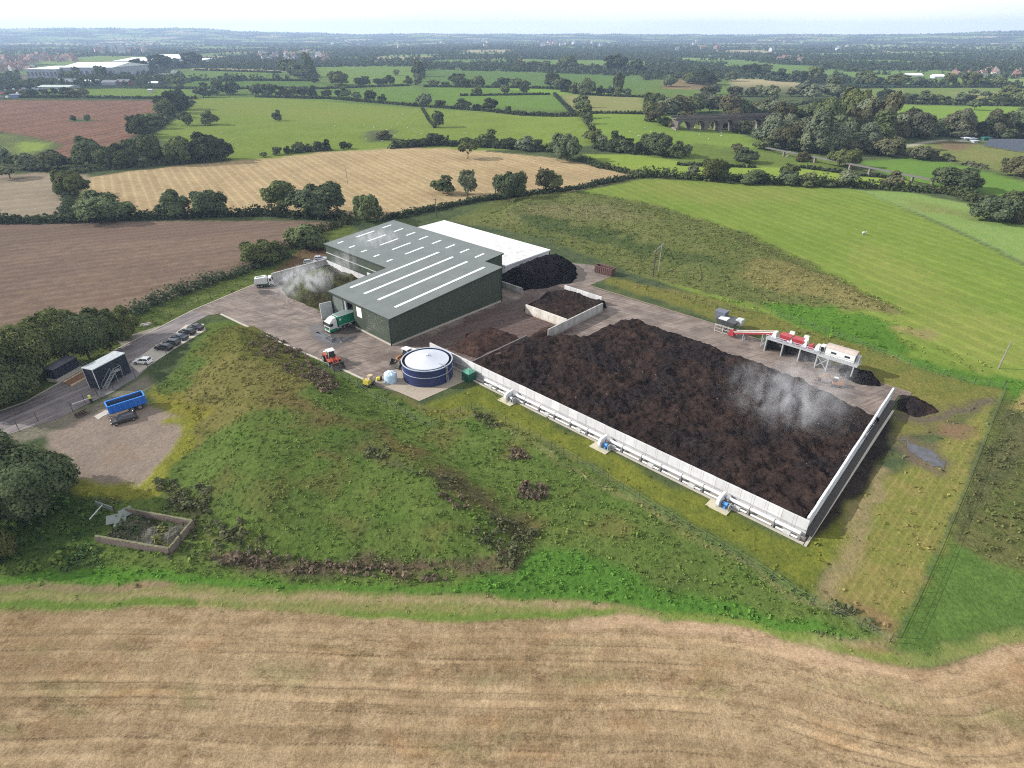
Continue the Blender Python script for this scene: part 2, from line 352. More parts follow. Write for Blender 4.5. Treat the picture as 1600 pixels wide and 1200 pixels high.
zone([(96, 336), (112, 300), (128, 290), (128, 334)], G(150, 142, 84), G(110, 122, 70), feather=.8, warp=.5)
zone([(140, 277), (200, 268), (300, 257), (400, 250), (500, 238), (640, 230), (720, 233), (860, 246), (940, 262), (1000, 276), (895, 300), (760, 312), (690, 326), (600, 342), (530, 336), (400, 336), (250, 332), (128, 338), (128, 300)], G(196, 172, 128), G(178, 154, 114), feather=.5, warp=.6, rows=(vpdir(130), 4.2), rowamp=.12, veg_=.3, obj="harvested_field")
zone([(760, 260), (950, 264), (985, 275), (860, 290), (700, 300)], G(178, 152, 112), G(162, 142, 102), feather=8, warp=5, opacity=.7, rows=(vpdir(130), 4.2), rowamp=.08)
zone([(-200, 345), (0, 348), (300, 345), (470, 345), (545, 349), (458, 378), (390, 420), (250, 470), (130, 505), (50, 525), (-200, 560)], G(142, 120, 102), G(126, 106, 92), feather=.4, warp=.4, rows=(vpdir(3200), 4.6), rowamp=.1, veg_=.25, obj="ploughed_field")
zone([(-100, 356), (470, 352), (500, 352), (300, 372), (-100, 378)], G(120, 98, 88), G(130, 110, 96), feather=5, warp=2, opacity=.6, rows=(vpdir(3200), 4.6), rowamp=.1)
zone([(160, 470), (300, 438), (400, 405), (440, 380)], G(118, 94, 80), G(120, 98, 84), feather=1.2, line=True, width=1.2, opacity=.7, warp=.5)
# --- between hedge and access road
zone([(545, 346), (460, 380), (395, 420), (250, 474), (130, 510), (40, 560), (-60, 600), (-60, 660), (40, 640), (140, 580), (230, 530), (330, 485), (430, 440), (515, 396), (560, 365)], G(112, 124, 60), G(88, 104, 50), feather=1, warp=1, veg_=.9)
zone([(470, 390), (515, 378), (515, 402), (440, 428), (420, 430)], G(128, 92, 74), G(120, 104, 72), feather=1, warp=1)
# --- east side
pasture([(890, 302), (1010, 279), (1130, 284), (1250, 291), (1340, 296), (1480, 356), (1600, 414), (1800, 500), (1800, 680), (1560, 612), (1410, 566), (1150, 480), (1000, 430), (880, 380)], (128, 146, 62), (114, 138, 54), feather=.7, veg_=.35, rows=(vpdir(420), 5.5), rowamp=.085, obj="pasture")
zone([(1010, 282), (1140, 288), (1250, 296), (1250, 312), (1120, 318), (1000, 300)], G(148, 140, 78), G(134, 144, 66), feather=9, warp=6, opacity=.55, rows=(vpdir(420), 5.5), rowamp=.075)
zone([(1340, 380), (1600, 520), (1700, 600), (1560, 600), (1420, 500)], G(150, 150, 78), G(130, 142, 64), feather=10, warp=6, opacity=.6, rows=(vpdir(420), 5.5), rowamp=.1)
pasture([(1340, 297), (1420, 300), (1520, 320), (1640, 350), (1640, 430), (1480, 352)], (122, 152, 74), (136, 158, 84), feather=.7, veg_=.6, obj="pasture")
zone([(1400, 308), (1500, 330), (1540, 345), (1440, 330)], G(148, 146, 88), G(120, 134, 66), feather=3, warp=4, veg_=.9, opacity=.8)
zone([(700, 345), (800, 305), (900, 298), (1010, 316), (1170, 366), (1300, 428), (1410, 486), (1200, 480), (1000, 432), (900, 392), (860, 372)], G(120, 124, 70), G(98, 110, 58), feather=1.4, warp=2, veg_=1.0, obj="rough_grass")
zone([(820, 320), (960, 318), (1020, 340), (900, 345), (800, 338)], G(140, 134, 92), G(122, 122, 76), feather=5, warp=4, veg_=1, opacity=.8)
zone([(800, 328), (880, 345), (960, 362), (1060, 392), (1150, 412), (1140, 424), (1040, 405), (930, 382), (830, 348)], G(78, 94, 52), G(92, 104, 60), feather=2, warp=3, veg_=1.3)
zone([(1180, 402), (1300, 432), (1404, 486), (1380, 490), (1250, 462), (1150, 436)], G(142, 134, 82), G(128, 124, 72), feather=2, warp=2, veg_=1.2)
zone([(1195, 472), (1270, 476), (1400, 505), (1420, 560), (1600, 598), (1700, 628), (1700, 650), (1560, 614), (1430, 570), (1300, 528), (1215, 496)], G(96, 138, 48), G(86, 124, 44), feather=1.5, warp=1.5, veg_=.9)
zone([(940, 432), (1100, 462), (1200, 492), (1320, 532), (1430, 572), (1570, 612), (1550, 640), (1500, 645), (1420, 620), (1330, 585), (1180, 522), (1060, 478), (950, 445)], G(132, 126, 66), G(112, 118, 56), feather=1.2, warp=1.2, veg_=.8)
zone([(1395, 508), (1450, 512), (1470, 528), (1430, 525)], G(160, 150, 90), G(140, 130, 84), feather=2, warp=2)
# --- south of the yard
zone([(230, 640), (330, 500), (420, 505), (600, 610), (690, 660), (745, 645), (800, 668), (1000, 770), (1170, 860), (1300, 930), (1405, 985), (1560, 610), (1640, 640), (1800, 700), (1800, 980), (1600, 965), (1400, 1012), (1250, 990), (1000, 945), (700, 926), (400, 916), (0, 912), (-500, 915), (-500, 860), (100, 800), (240, 770), (200, 700)], G(108, 128, 60), G(92, 114, 52), feather=1, warp=1, veg_=.9)
zone([(-500, 905), (0, 905), (150, 890), (400, 905), (700, 920), (860, 880), (1000, 905), (1200, 960), (1395, 1012), (1250, 988), (1100, 962), (900, 938), (700, 928), (400, 917), (150, 914), (-500, 914)], G(94, 142, 48), G(84, 130, 44), feather=1, warp=.8, veg_=.8)
zone([(830, 850), (1000, 895), (1180, 955), (1300, 985), (1100, 960), (900, 935), (720, 922)], G(90, 134, 50), G(80, 122, 46), feather=1.5, warp=1, veg_=.9)
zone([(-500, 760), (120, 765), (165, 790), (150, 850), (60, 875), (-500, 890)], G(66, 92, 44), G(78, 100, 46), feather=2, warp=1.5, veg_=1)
zone([(250, 640), (330, 565), (395, 520), (470, 570), (500, 600), (440, 640), (360, 660), (300, 700)], G(132, 124, 70), G(118, 116, 62), feather=2.5, warp=2.5, veg_=.8)
zone([(300, 560), (340, 510), (420, 510), (500, 570), (470, 590), (400, 560)], G(118, 116, 58), G(96, 104, 50), feather=2, warp=2, veg_=1.1)
zone([(230, 600), (330, 640), (290, 700), (250, 680)], G(134, 124, 56), G(138, 140, 52), feather=1.5, warp=2)
zone([(430, 615), (480, 640), (560, 668), (640, 700), (690, 738), (760, 790), (830, 830)], G(108, 108, 62), G(120, 106, 64), feather=2.0, warp=2, line=True, width=2.2, veg_=1.1)
zone([(560, 700), (660, 735), (700, 745), (770, 790), (830, 850)], G(86, 88, 62), G(96, 92, 66), feather=1.5, warp=2, line=True, width=1.2, veg_=1.3, opacity=.8)
zone([(330, 860), (500, 872), (700, 886), (800, 850), (835, 830), (830, 850), (800, 893), (690, 905), (500, 893), (340, 885)], G(118, 98, 80), G(92, 92, 64), feather=1.2, warp=1.5, veg_=1.4)
zone([(240, 745), (320, 760), (330, 800), (300, 830), (260, 790)], G(88, 84, 56), G(74, 84, 48), feather=1.5, warp=2, veg_=1.3)
zone([(590, 600), (655, 640), (745, 600), (860, 658), (1000, 732), (1150, 805), (1255, 858), (1385, 700), (1330, 860), (1270, 920), (1170, 860), (1000, 770), (880, 705), (800, 668), (745, 645), (690, 660)], G(130, 134, 52), G(106, 116, 46), feather=1, warp=1, veg_=.7)
zone([(700, 655), (760, 648), (830, 690), (900, 735), (980, 775), (1080, 840), (1180, 880), (1230, 930), (1330, 960), (1390, 1000)], G(160, 146, 104), G(132, 128, 78), feather=.8, warp=1, line=True, width=.5, veg_=.9, opacity=.6)
zone([(1300, 925), (1380, 760), (1540, 640), (1562, 615), (1490, 820), (1405, 985), (1330, 960)], G(126, 130, 62), G(146, 134, 76), feather=1, warp=.8, veg_=.6, rows=(vpdir(1900), 1.1), rowamp=.1, obj="rough_grass")
zone([(1385, 735), (1340, 810), (1310, 900), (1290, 930)], G(166, 146, 106), G(150, 136, 94), feather=1, warp=1, line=True, width=1.2, opacity=.8)
zone([(1300, 925), (1350, 965), (1395, 1000), (1405, 975), (1380, 950)], G(150, 124, 84), G(130, 116, 74), feather=1.2, warp=1)
zone([(1400, 640), (1480, 630), (1560, 618), (1530, 650), (1440, 680), (1400, 690)], G(124, 122, 64), G(112, 104, 74), feather=1.2, warp=1.5)
zone([(1405, 650), (1450, 652), (1510, 645), (1555, 625)], G(104, 92, 84), G(112, 104, 88), feather=.8, warp=1.2, line=True, width=1.1, opacity=.85)
zone([(1470, 660), (1520, 665), (1515, 690), (1460, 680)], G(138, 112, 84), G(122, 110, 78), feather=1, warp=1.2)
zone([(1565, 622), (1640, 640), (1800, 690), (1800, 930), (1640, 905), (1540, 875), (1480, 865), (1520, 740)], G(112, 112, 66), G(92, 104, 54), feather=1.2, warp=1.2, veg_=1.2, obj="rough_grass")
zone([(1580, 640), (1640, 660), (1640, 690), (1560, 760), (1500, 850), (1520, 740)], G(86, 94, 58), G(108, 108, 70), feather=1.5, warp=1.5, veg_=1.3)
zone([(1600, 612), (1700, 640), (1700, 660), (1580, 640)], G(168, 150, 96), G(150, 140, 80), feather=1, warp=1)
# --- gravel hard standing by the road
zone([(75, 675), (150, 640), (215, 632), (250, 640), (290, 655), (295, 680), (265, 715), (262, 735), (225, 772), (130, 765), (60, 745)], G(164, 146, 130), G(148, 132, 120), feather=.7, warp=.7, veg_=.45, obj="gravel_yard")
zone([(170, 690), (210, 690), (200, 720), (150, 720)], G(150, 130, 112), G(164, 146, 130), feather=2, warp=1.5, opacity=.7)
zone([(262, 655), (300, 660), (300, 690), (270, 720), (240, 770), (160, 770), (120, 768), (118, 758), (225, 765), (262, 720), (292, 682)], G(150, 150, 56), G(128, 130, 52), feather=.7, warp=.8, line=True, width=1.0, veg_=.9)
zone([(-60, 690), (60, 658), (150, 628), (230, 585), (240, 600), (200, 625), (130, 650), (70, 680), (-60, 720)], G(142, 134, 116), G(122, 120, 98), feather=.7, warp=.6)
# --- verge and foreground stubble
zone([(-900, 915), (0, 914), (200, 912), (400, 917), (700, 929), (900, 939), (1100, 962), (1250, 990), (1390, 1020), (1500, 1002), (1620, 968), (1900, 900), (2200, 1000), (1620, 1010), (1400, 1045), (1200, 1000), (1000, 975), (700, 975), (400, 958), (-900, 955)], G(150, 142, 88), G(126, 138, 72), feather=.5, warp=.5, veg_=.6)
zone([(-300, 921), (0, 920), (160, 918), (260, 917)], G(160, 136, 104), G(140, 128, 92), feather=.35, warp=.4, line=True, width=.55)
zone([(-300, 939), (0, 938), (200, 935), (420, 930), (700, 938), (950, 948)], G(176, 152, 118), G(160, 146, 100), feather=.5, warp=.5, line=True, width=.5, opacity=.8)
zone([(-300, 947), (0, 946), (130, 944), (300, 944)], G(112, 138, 58), G(106, 130, 56), feather=.4, warp=.4, line=True, width=.8)
zone([(540, 960), (640, 963), (800, 965), (960, 960)], G(118, 140, 62), G(112, 134, 60), feather=.4, warp=.4, line=True, width=.7)
zone([(1050, 958), (1250, 995), (1330, 1020), (1400, 1030)], G(124, 148, 62), G(118, 138, 60), feather=.5, warp=.5, line=True, width=.7, opacity=.8)
STUB = [(-1500, 975), (-400, 958), (0, 955), (150, 952), (300, 947), (420, 953), (560, 964), (700, 971), (850, 968), (1000, 966), (1100, 974), (1200, 990), (1300, 1022), (1380, 1042), (1440, 1044), (1500, 1032), (1600, 1004), (1750, 962), (2100, 880), (4000, 2200), (800, 5000), (-3500, 2200)]
zone(STUB, G(177, 152, 117), G(152, 128, 95), feather=.35, warp=.35, veg_=.5, obj="stubble_field.001")
zone([(900, 976), (1020, 972), (1120, 986), (1220, 1010), (1320, 1038), (1400, 1052), (1460, 1054), (1520, 1042), (1600, 1018), (1750, 975)], G(190, 160, 128), G(178, 152, 118), feather=.5, warp=.6, line=True, width=.9, veg_=.3)
for k_ in range(70):
    u_ = rnd.uniform(-50, 1650); v_ = rnd.uniform(985, 1190); w_ = rnd.uniform(12, 60); c_ = rnd.choice([((138, 138, 88), (126, 128, 80)), ((180, 140, 96), (166, 124, 84)), ((150, 122, 88), (140, 112, 78)), ((190, 166, 132), (178, 152, 116)), ((150, 142, 100), (138, 132, 90))])
    zone([(u_ - w_, v_), (u_, v_ - w_ * .12), (u_ + w_, v_), (u_, v_ + w_ * .15)], G(*c_[0]), G(*c_[1]), feather=1.4, warp=1.6, opacity=.55)
# mottled patches on the banks
for k_ in range(150):
    u_ = rnd.uniform(330, 1250); v_ = rnd.uniform(640, 900); w_ = rnd.uniform(8, 34)
    c_ = rnd.choice([((94, 122, 52), (84, 112, 46)), ((120, 124, 62), (106, 114, 56)), ((84, 98, 52), (90, 104, 54)), ((126, 118, 66), (112, 108, 60)), ((104, 132, 54), (94, 122, 50))])
    x_, y_ = flat(u_, v_)
    if float(sdist(np.array([x_]), np.array([y_]), FP([(400, 640), (800, 660), (1250, 920), (1150, 940), (860, 880), (700, 880), (340, 860), (320, 760)]))[0]) > 0:
        zone([(u_ - w_, v_), (u_, v_ - w_ * .6), (u_ + w_, v_), (u_, v_ + w_ * .6)], G(*c_[0]), G(*c_[1]), feather=1.6, warp=2, opacity=.6)
zone([(1384, 646), (1396, 665), (1390, 700), (1372, 735), (1340, 778), (1316, 808), (1270, 846), (1256, 849)], G(52, 46, 45), G(70, 62, 56), feather=.8, warp=1.0, veg_=.8)  # dark soil, darkened over the outline of the wall's cast shadow
zone([(1400, 1012), (1440, 930), (1482, 852), (1512, 862), (1560, 888), (1640, 905), (1750, 935), (1620, 967), (1500, 1003), (1440, 1016)], G(98, 128, 58), G(88, 116, 52), feather=1.2, warp=1.0, veg_=.8)
zone([(1398, 675), (1430, 680), (1470, 700), (1492, 728), (1470, 742), (1425, 725), (1402, 700)], G(118, 102, 86), G(106, 110, 70), feather=1.2, warp=1.6, opacity=.85)
# keep wet tyre ruts and a bare path
zone([(620, 612), (660, 640), (740, 645), (760, 655)], G(140, 130, 80), G(120, 116, 66), feather=.6, warp=.8, line=True, width=.6, opacity=.7)

# row coordinate of the foreground stubble = metres from its headland edge
edge = np.array(AP([(-3500, 1000), (-1500, 975), (-400, 962), (0, 960), (300, 955), (560, 966), (850, 970), (1000, 972), (1100, 980), (1200, 996), (1300, 1024), (1400, 1046), (1460, 1046), (1600, 1008), (2100, 880)]))
k_st = LABS.index("stubble_field.001"); i_ = np.nonzero((lab == k_st) | ((GR < 75) & (GY < 55)))[0]
rowS = np.zeros(nv); rowS[i_] = ldist(GX[i_], GY[i_], edge) + .5 * (vnoise(GX[i_] / 9, GY[i_] / 9, 61) - .5)

# smooth normals of the whole sheet, so its pieces shade as one
idx = np.arange(nv).reshape(nR, nA_)
q0 = idx[:-1, :-1].ravel(); q1 = idx[1:, :-1].ravel(); q2 = idx[1:, 1:].ravel(); q3 = idx[:-1, 1:].ravel()
quads = np.stack([q0, q3, q2, q1], 1)
PV = np.stack([GX, GY, GZ], 1)
fn = np.cross(PV[q2] - PV[q0], PV[q1] - PV[q3]); fn *= np.sign(fn[:, 2:3] + 1e-20); nrm = np.zeros((nv, 3))
for q in (q0, q1, q2, q3): np.add.at(nrm, q, fn)
nrm /= np.linalg.norm(nrm, axis=1, keepdims=True)

def ground_mat(name, kind):
    q = N(name); p = q.pos(); A_ = q.attr("ca", 0); B_ = q.attr("cb", 0); r_ = q.attr("row"); am = q.attr("amp"); ve = q.attr("veg")
    n1 = q.noise(.28, 7, .62, p); n2 = q.noise(.035, 3, .5, p); n3 = q.noise(1.5, 6, .65, p); n4 = q.noise(5.5, 3, .6, p)
    f = q.step(q.math('ADD', q.math('MULTIPLY', n1, .6), q.math('MULTIPLY', n2, .4)), .38, .62)
    col = q.mix(f, A_, B_)
    # clumps: tone varies leaf by leaf with the roughness of the growth
    t = q.math('MULTIPLY_ADD', q.math('ADD', q.math('MULTIPLY', q.math('SUBTRACT', n3, .5), 1.5), q.math('MULTIPLY', q.math('SUBTRACT', n4, .5), .8)), q.math('MULTIPLY_ADD', ve, .8, .28), 1.0)
    s = q.math('SINE', q.math('MULTIPLY_ADD', r_, 2 * PI, q.math('MULTIPLY', n1, 5)))
    s2 = q.math('SINE', q.math('MULTIPLY_ADD', r_, .62 * PI, q.math('MULTIPLY', n2, 6)))
    s = q.math('ADD', q.math('MULTIPLY', q.math('POWER', q.math('MULTIPLY_ADD', s, .5, .5), 5), 1.8), q.math('MULTIPLY', s2, .35))
    t = q.math('ADD', t, q.math('MULTIPLY', q.math('SUBTRACT', s, .4), am))
    if kind == 'stubble':
        rs = q.attr("rowS"); xs = q.n("ShaderNodeSeparateXYZ", {0: p}); 
        st = q.n("ShaderNodeTexNoise", {"Vector": q.n("ShaderNodeCombineXYZ", {0: q.math('MULTIPLY', xs, .05), 1: q.math('MULTIPLY', rs, 1.6), 2: 0.0}), "Scale": 1.0, "Detail": 4.0, "Roughness": .6})
        t = q.math('MULTIPLY', t, q.math('MULTIPLY_ADD', q.math('SUBTRACT', st, .5), .55, 1.0))
        rough = q.noise(.8, 8, .75, q.n("ShaderNodeMapping", {0: p, 3: (.6, 1.25, 1)}), .4); blot = q.step(q.noise(.16, 3, .55, q.n("ShaderNodeMapping", {0: p, 3: (.5, 1.3, 1)})), .42, .62); cl = q.math('MULTIPLY', q.math('SUBTRACT', 1.0, q.step(rough, .34, .60)), q.math('MULTIPLY_ADD', blot, .3, .1)); t = q.math('SUBTRACT', q.math('ADD', t, .1), cl); col = q.mix(q.math('MULTIPLY', cl, .7), col, G(152, 118, 74))
        brk = q.step(q.noise(.09, 2, .5, p), .34, .55); ch = q.math('GREATER_THAN', q.math('SINE', q.math('ADD', q.math('MULTIPLY', xs, 12.0), q.math('MULTIPLY', rs, 8.0))), 0.0)
        for d0, w0, k0, c0 in ((2.2, .5, .16, 0), (3.4, .16, -.2, 1), (3.9, .5, .12, 0), (5.5, .18, -.24, 1), (5.95, .3, .14, 0), (7.6, .9, -.10, 0), (9.3, .5, .22, 0), (9.9, .12, -.22, 0), (11.1, .55, .26, 0), (11.7, .12, -.2, 0), (12.6, .2, -.18, 1), (13.9, .5, .12, 0), (15.2, 1.0, -.1, 0), (16.2, .2, -.24, 1), (16.7, .4, .14, 0), (18.4, .5, .2, 0), (20.2, .2, -.2, 1), (21.5, .5, .16, 0), (24, .2, -.2, 1)):
            g_ = q.math('MULTIPLY', q.math('SUBTRACT', 1.0, q.step(q.math('ABSOLUTE', q.math('SUBTRACT', rs, d0)), w0 * .3, w0)), k0 * 1.1)
            t = q.math('MULTIPLY_ADD', g_, q.math('MULTIPLY', brk, q.math('MULTIPLY_ADD', ch, .9, .35)) if c0 else q.math('MULTIPLY_ADD', brk, .6, .4), t)
        t = q.math('MULTIPLY_ADD', q.math('SUBTRACT', q.noise(4.2, 4, .8, q.n("ShaderNodeMapping", {0: p, 3: (.75, 1.3, 1)})), .5), 1.9, t)
    t = q.math('MAXIMUM', t, .12)
    col = q.mix(1.0, col, q.n("ShaderNodeCombineXYZ", {0: t, 1: t, 2: t}), 'MULTIPLY')
    h = q.math('ADD', q.math('MULTIPLY', n3, q.math('MULTIPLY', ve, .55)), q.math('MULTIPLY', n1, q.math('MULTIPLY', ve, 1.1)))
    h = q.math('ADD', h, q.math('MULTIPLY', n4, .05))
    return q.diffuse(col, q.bump(h, .75, 1.0))
GM = ground_mat("ground_cover", 'plain'); SM_ = ground_mat("stubble", 'stubble')
flab = np.max(np.stack([lab[q0], lab[q2]], 1), 1)
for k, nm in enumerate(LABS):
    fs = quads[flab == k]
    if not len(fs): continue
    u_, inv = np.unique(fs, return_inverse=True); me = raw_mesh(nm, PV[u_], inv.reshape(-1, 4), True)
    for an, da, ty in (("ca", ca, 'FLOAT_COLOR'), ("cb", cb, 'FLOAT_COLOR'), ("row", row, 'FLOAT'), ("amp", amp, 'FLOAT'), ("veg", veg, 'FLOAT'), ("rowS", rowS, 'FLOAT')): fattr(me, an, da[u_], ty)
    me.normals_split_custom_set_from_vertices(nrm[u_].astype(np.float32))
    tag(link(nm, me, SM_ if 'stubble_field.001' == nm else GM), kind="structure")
def ground_color(x, y):
    """nearest ground tone at a place (for tufts growing there)"""
    ri = np.clip(np.searchsorted(rr, np.hypot(x, y)), 0, nR - 1); ai = np.clip(np.searchsorted(aa, np.arctan2(x, y)), 0, nA_ - 1)
    return ri * nA_ + ai
# ------------------------------------------------------------------ hard surfaces of the site
def sheet(name, pts, z, mat, step=2.0, attrs=None, local=False, kind="structure", label=None):
    P_ = [tuple(L(*p)[:2]) for p in pts] if local else FP(pts)
    n = len(P_); B = []
    for i in range(n):
        x0, y0 = P_[i]; x1, y1 = P_[(i + 1) % n]; m = max(1, int(math.hypot(x1 - x0, y1 - y0) / step))
        B += [(x0 + (x1 - x0) * k / m, y0 + (y1 - y0) * k / m) for k in range(m)]
    nb = len(B); Ba = np.array(B); xs, ys = np.meshgrid(np.arange(Ba[:, 0].min(), Ba[:, 0].max(), step), np.arange(Ba[:, 1].min(), Ba[:, 1].max(), step)); xs = xs.ravel(); ys = ys.ravel()
    ok = sdist(xs, ys, B) > step * .5; pts2 = [Vector(b) for b in B] + [Vector((a, b)) for a, b in zip(xs[ok], ys[ok])]
    V, E_, Fs, *_ = geometry.delaunay_2d_cdt(pts2, [(i, (i + 1) % nb) for i in range(nb)], [], 1, 1e-5)
    me = bpy.data.meshes.new(name); V3 = [(v.x, v.y, float(z)) for v in V]; me.from_pydata(V3, [], [tuple(f) for f in Fs]); me.update()
    if me.polygons[0].normal.z < 0: me.flip_normals()
    x = np.array([v[0] for v in V3]); y = np.array([v[1] for v in V3])
    for k, fn_ in (attrs or {}).items(): fattr(me, k, fn_(x, y))
    o = link(name, me, mat); return tag(o, label, kind=kind)
def inpoly(pts, feather):                       # soft membership of a photo polygon
    P_ = FP(pts); return lambda x, y: sstep(-feather, feather, sdist(x, y, P_))
def yard_mat():
    q = N("yard_concrete"); p = q.pos(); d = q.attr("dirt"); w = q.attr("wet")
    n1 = q.noise(.18, 6, .6, p); n2 = q.noise(1.1, 5, .65, p); n3 = q.noise(.05, 3, .5, p)
    rt = q.n("ShaderNodeMapping", {0: p, 2: (0, 0, -AL + .3)})
    sc = q.noise(1.0, 5, .6, q.n("ShaderNodeMapping", {0: rt, 3: (.10, 1.7, 1)}), .6); sc2 = q.noise(1.0, 5, .6, q.n("ShaderNodeMapping", {0: q.n("ShaderNodeMapping", {0: p, 2: (0, 0, .55)}), 3: (.08, 1.2, 1)}), 1.2)
    base = q.mix(q.step(n1, .35, .65), G(152, 137, 126), G(118, 105, 97))
    base = q.mix(q.math('MULTIPLY', q.step(sc, .46, .66), .7), base, G(104, 86, 76)); base = q.mix(q.math('MULTIPLY', q.step(sc2, .52, .7), .45), base, G(196, 176, 160))
    for cx_, cy_, pr_ in ((*flat(400, 480), 2.6), (*flat(470, 470), 3.4), (*flat(560, 560), 2.9)):
        dd = q.n("ShaderNodeVectorMath", {0: p, 1: (cx_, cy_, 0)}, operation='DISTANCE', out=1); ln_ = q.step(q.math('SINE', q.math('ADD', q.math('MULTIPLY', dd, 2 * PI / pr_), q.math('MULTIPLY', n1, 4))), .82, .97); base = q.mix(q.math('MULTIPLY', q.math('MULTIPLY', ln_, q.step(n3, .42, .6)), q.math('MULTIPLY', q.step(dd, 26, 12), .55)), base, G(92, 80, 74))
    dirt = q.mix(q.step(n2, .35, .65), G(104, 82, 74), G(74, 58, 54)); dirt = q.mix(q.math('MULTIPLY', q.step(sc, .45, .65), .6), dirt, G(128, 104, 94))
    f = q.step(q.math('ADD', q.math('ADD', d, q.math('MULTIPLY', q.math('SUBTRACT', n1, .5), .9)), q.math('MULTIPLY', q.math('SUBTRACT', n2, .5), .5)), .3, .75)
    col = q.mix(f, base, dirt); ww = q.step(q.math('ADD', w, q.math('MULTIPLY', q.math('SUBTRACT', n1, .5), .8)), .45, .6); col = q.mix(q.math('MULTIPLY', ww, .6), col, G(70, 66, 68))
    rough = q.math('MULTIPLY_ADD', ww, -.62, .85)
    return q.bsdf(col, rough, .35, normal=q.bump(q.math('MULTIPLY', n2, .12), .6))
YM = yard_mat()
def dirtfun(x, y):
    d = .27 + 0 * x
    for pts, f, k in (([(620, 545), (780, 476), (840, 455), (905, 520), (820, 545), (745, 570), (690, 545)], 4, .95), ([(800, 450), (900, 445), (930, 470), (830, 495)], 3, .6), ([(560, 540), (640, 540), (640, 610), (580, 590)], 4, .42),
                      ([(1180, 530), (1390, 600), (1390, 650), (1290, 620), (1120, 540)], 3, .35), ([(690, 590), (760, 590), (1262, 848), (1240, 850)], 2, .8), ([(1262, 850), (1250, 830), (1380, 640), (1395, 650)], 1, 1.0), ([(480, 500), (560, 500), (560, 535), (500, 540)], 4, .3)):
        d = np.maximum(d, k * inpoly(pts, f)(x, y))
    return d
YARD = [(300, 486), (360, 459), (397, 445), (428, 449), (520, 400), (660, 352), (860, 398), (892, 411), (926, 414), (956, 432), (919, 447), (960, 460), (1040, 484), (1117, 507), (1240, 550), (1359, 594), (1424, 615), (1420, 621), (1404, 618), (1385, 645), (1255, 851), (744, 590), (720, 585), (655, 622), (590, 604), (568, 593), (525, 573), (480, 554), (420, 527), (345, 490), (325, 493)]
sheet("yard", YARD, .05, YM, 2.0, {"dirt": dirtfun, "wet": lambda x, y: np.maximum(inpoly([(480, 508), (515, 500), (570, 515), (560, 530), (520, 545), (490, 530)], 1.5)(x, y), .75 * inpoly([(400, 455), (425, 452), (440, 460), (410, 465)], 1)(x, y))})
ROAD = [(-120, 700), (-120, 660), (0, 643), (40, 629), (90, 601), (130, 576), (185, 545), (250, 512), (300, 486), (325, 493), (313, 499), (297, 508), (322, 516), (275, 544), (236, 570), (214, 590), (178, 611), (134, 633), (89, 655), (0, 683)]
def road_mat():
    q = N("asphalt"); p = q.pos(); n1 = q.noise(.3, 6, .6, p); n2 = q.noise(3, 4, .6, p)
    rt = q.n("ShaderNodeMapping", {0: p, 2: (0, 0, math.radians(-58))}); tr = q.noise(1.0, 4, .6, q.n("ShaderNodeMapping", {0: rt, 3: (.04, 1.1, 1)}))
    col = q.mix(q.step(n1, .35, .65), G(136, 126, 126), G(112, 104, 106)); col = q.mix(q.math('MULTIPLY', q.step(tr, .45, .65), .7), col, G(166, 154, 148)); col = q.mix(q.math('MULTIPLY', q.step(tr, .42, .3), .6), col, G(84, 78, 82))
    return q.bsdf(q.mix(.25, col, q.n("ShaderNodeCombineXYZ", {0: n2, 1: n2, 2: n2}), 'OVERLAY'), .8, .3)
sheet("road", ROAD, .045, road_mat(), 3.0)
CONC = paint("pale_concrete", G(206, 198, 184), .85, .2, var=.12, scale=.8, dirt=G(150, 138, 122), dirtamt=.6)
sheet("parking_bay", [(203, 569), (236, 545), (268, 526), (290, 508), (318, 506), (322, 516), (275, 544), (236, 570), (218, 583), (212, 578)], .055, CONC, 3.0)
sheet("concrete_pad", [(584, 596), (655, 627), (742, 589), (700, 556), (640, 565)], .06, paint("pad_concrete", G(186, 172, 154), .85, .2, var=.14, scale=.6, dirt=G(120, 106, 94), dirtamt=.7), 3.0)
sheet("concrete_pad.001", [(172, 612), (206, 583), (214, 588), (180, 611), (160, 621), (150, 612)], .058, paint("grey_slab", G(132, 130, 134), .85, .2, var=.1, scale=.7), 3.0)
def kerb(name, pts, w, h, mat, local=False):
    m = MB(); P_ = [L(*p) for p in pts] if local else [Vector((*flat(*p), 0)) for p in pts]
    for a, b in zip(P_, P_[1:]): m.bar((a.x, a.y, h / 2), (b.x, b.y, h / 2), w, h)
    return tag(m.build(name, mat), kind="structure")
kerb("kerb", [(345, 491), (420, 527), (480, 554), (525, 573), (568, 593)], .5, .16, CONC)
kerb("kerb.001", [(1.75, -24), (1.75, -89.3)], .45, .2, CONC, True)
kerb("kerb.002", [(1.5, -89.6), (47, -88.9)], .4, .2, CONC, True)
kerb("kerb.003", [(919, 446), (1117, 506.5), (1359, 593.5), (1424, 614.5)], .4, .15, paint("dirty_kerb", G(150, 132, 116), .9, .2, dirt=G(90, 74, 66), dirtamt=.8))
kerb("kerb.004", [(0, 642), (40, 628), (90, 600), (185, 544.5), (250, 511.5), (300, 485.5), (397, 444.5)], .3, .12, CONC)
def water_mat(name, c):
    q = N(name); return q.bsdf(q.mix(q.step(q.noise(.8, 4, .6, q.pos()), .4, .6), c, np.array(c) * .6), .06, .6)
PUD = water_mat("puddle_water", G(92, 92, 98))
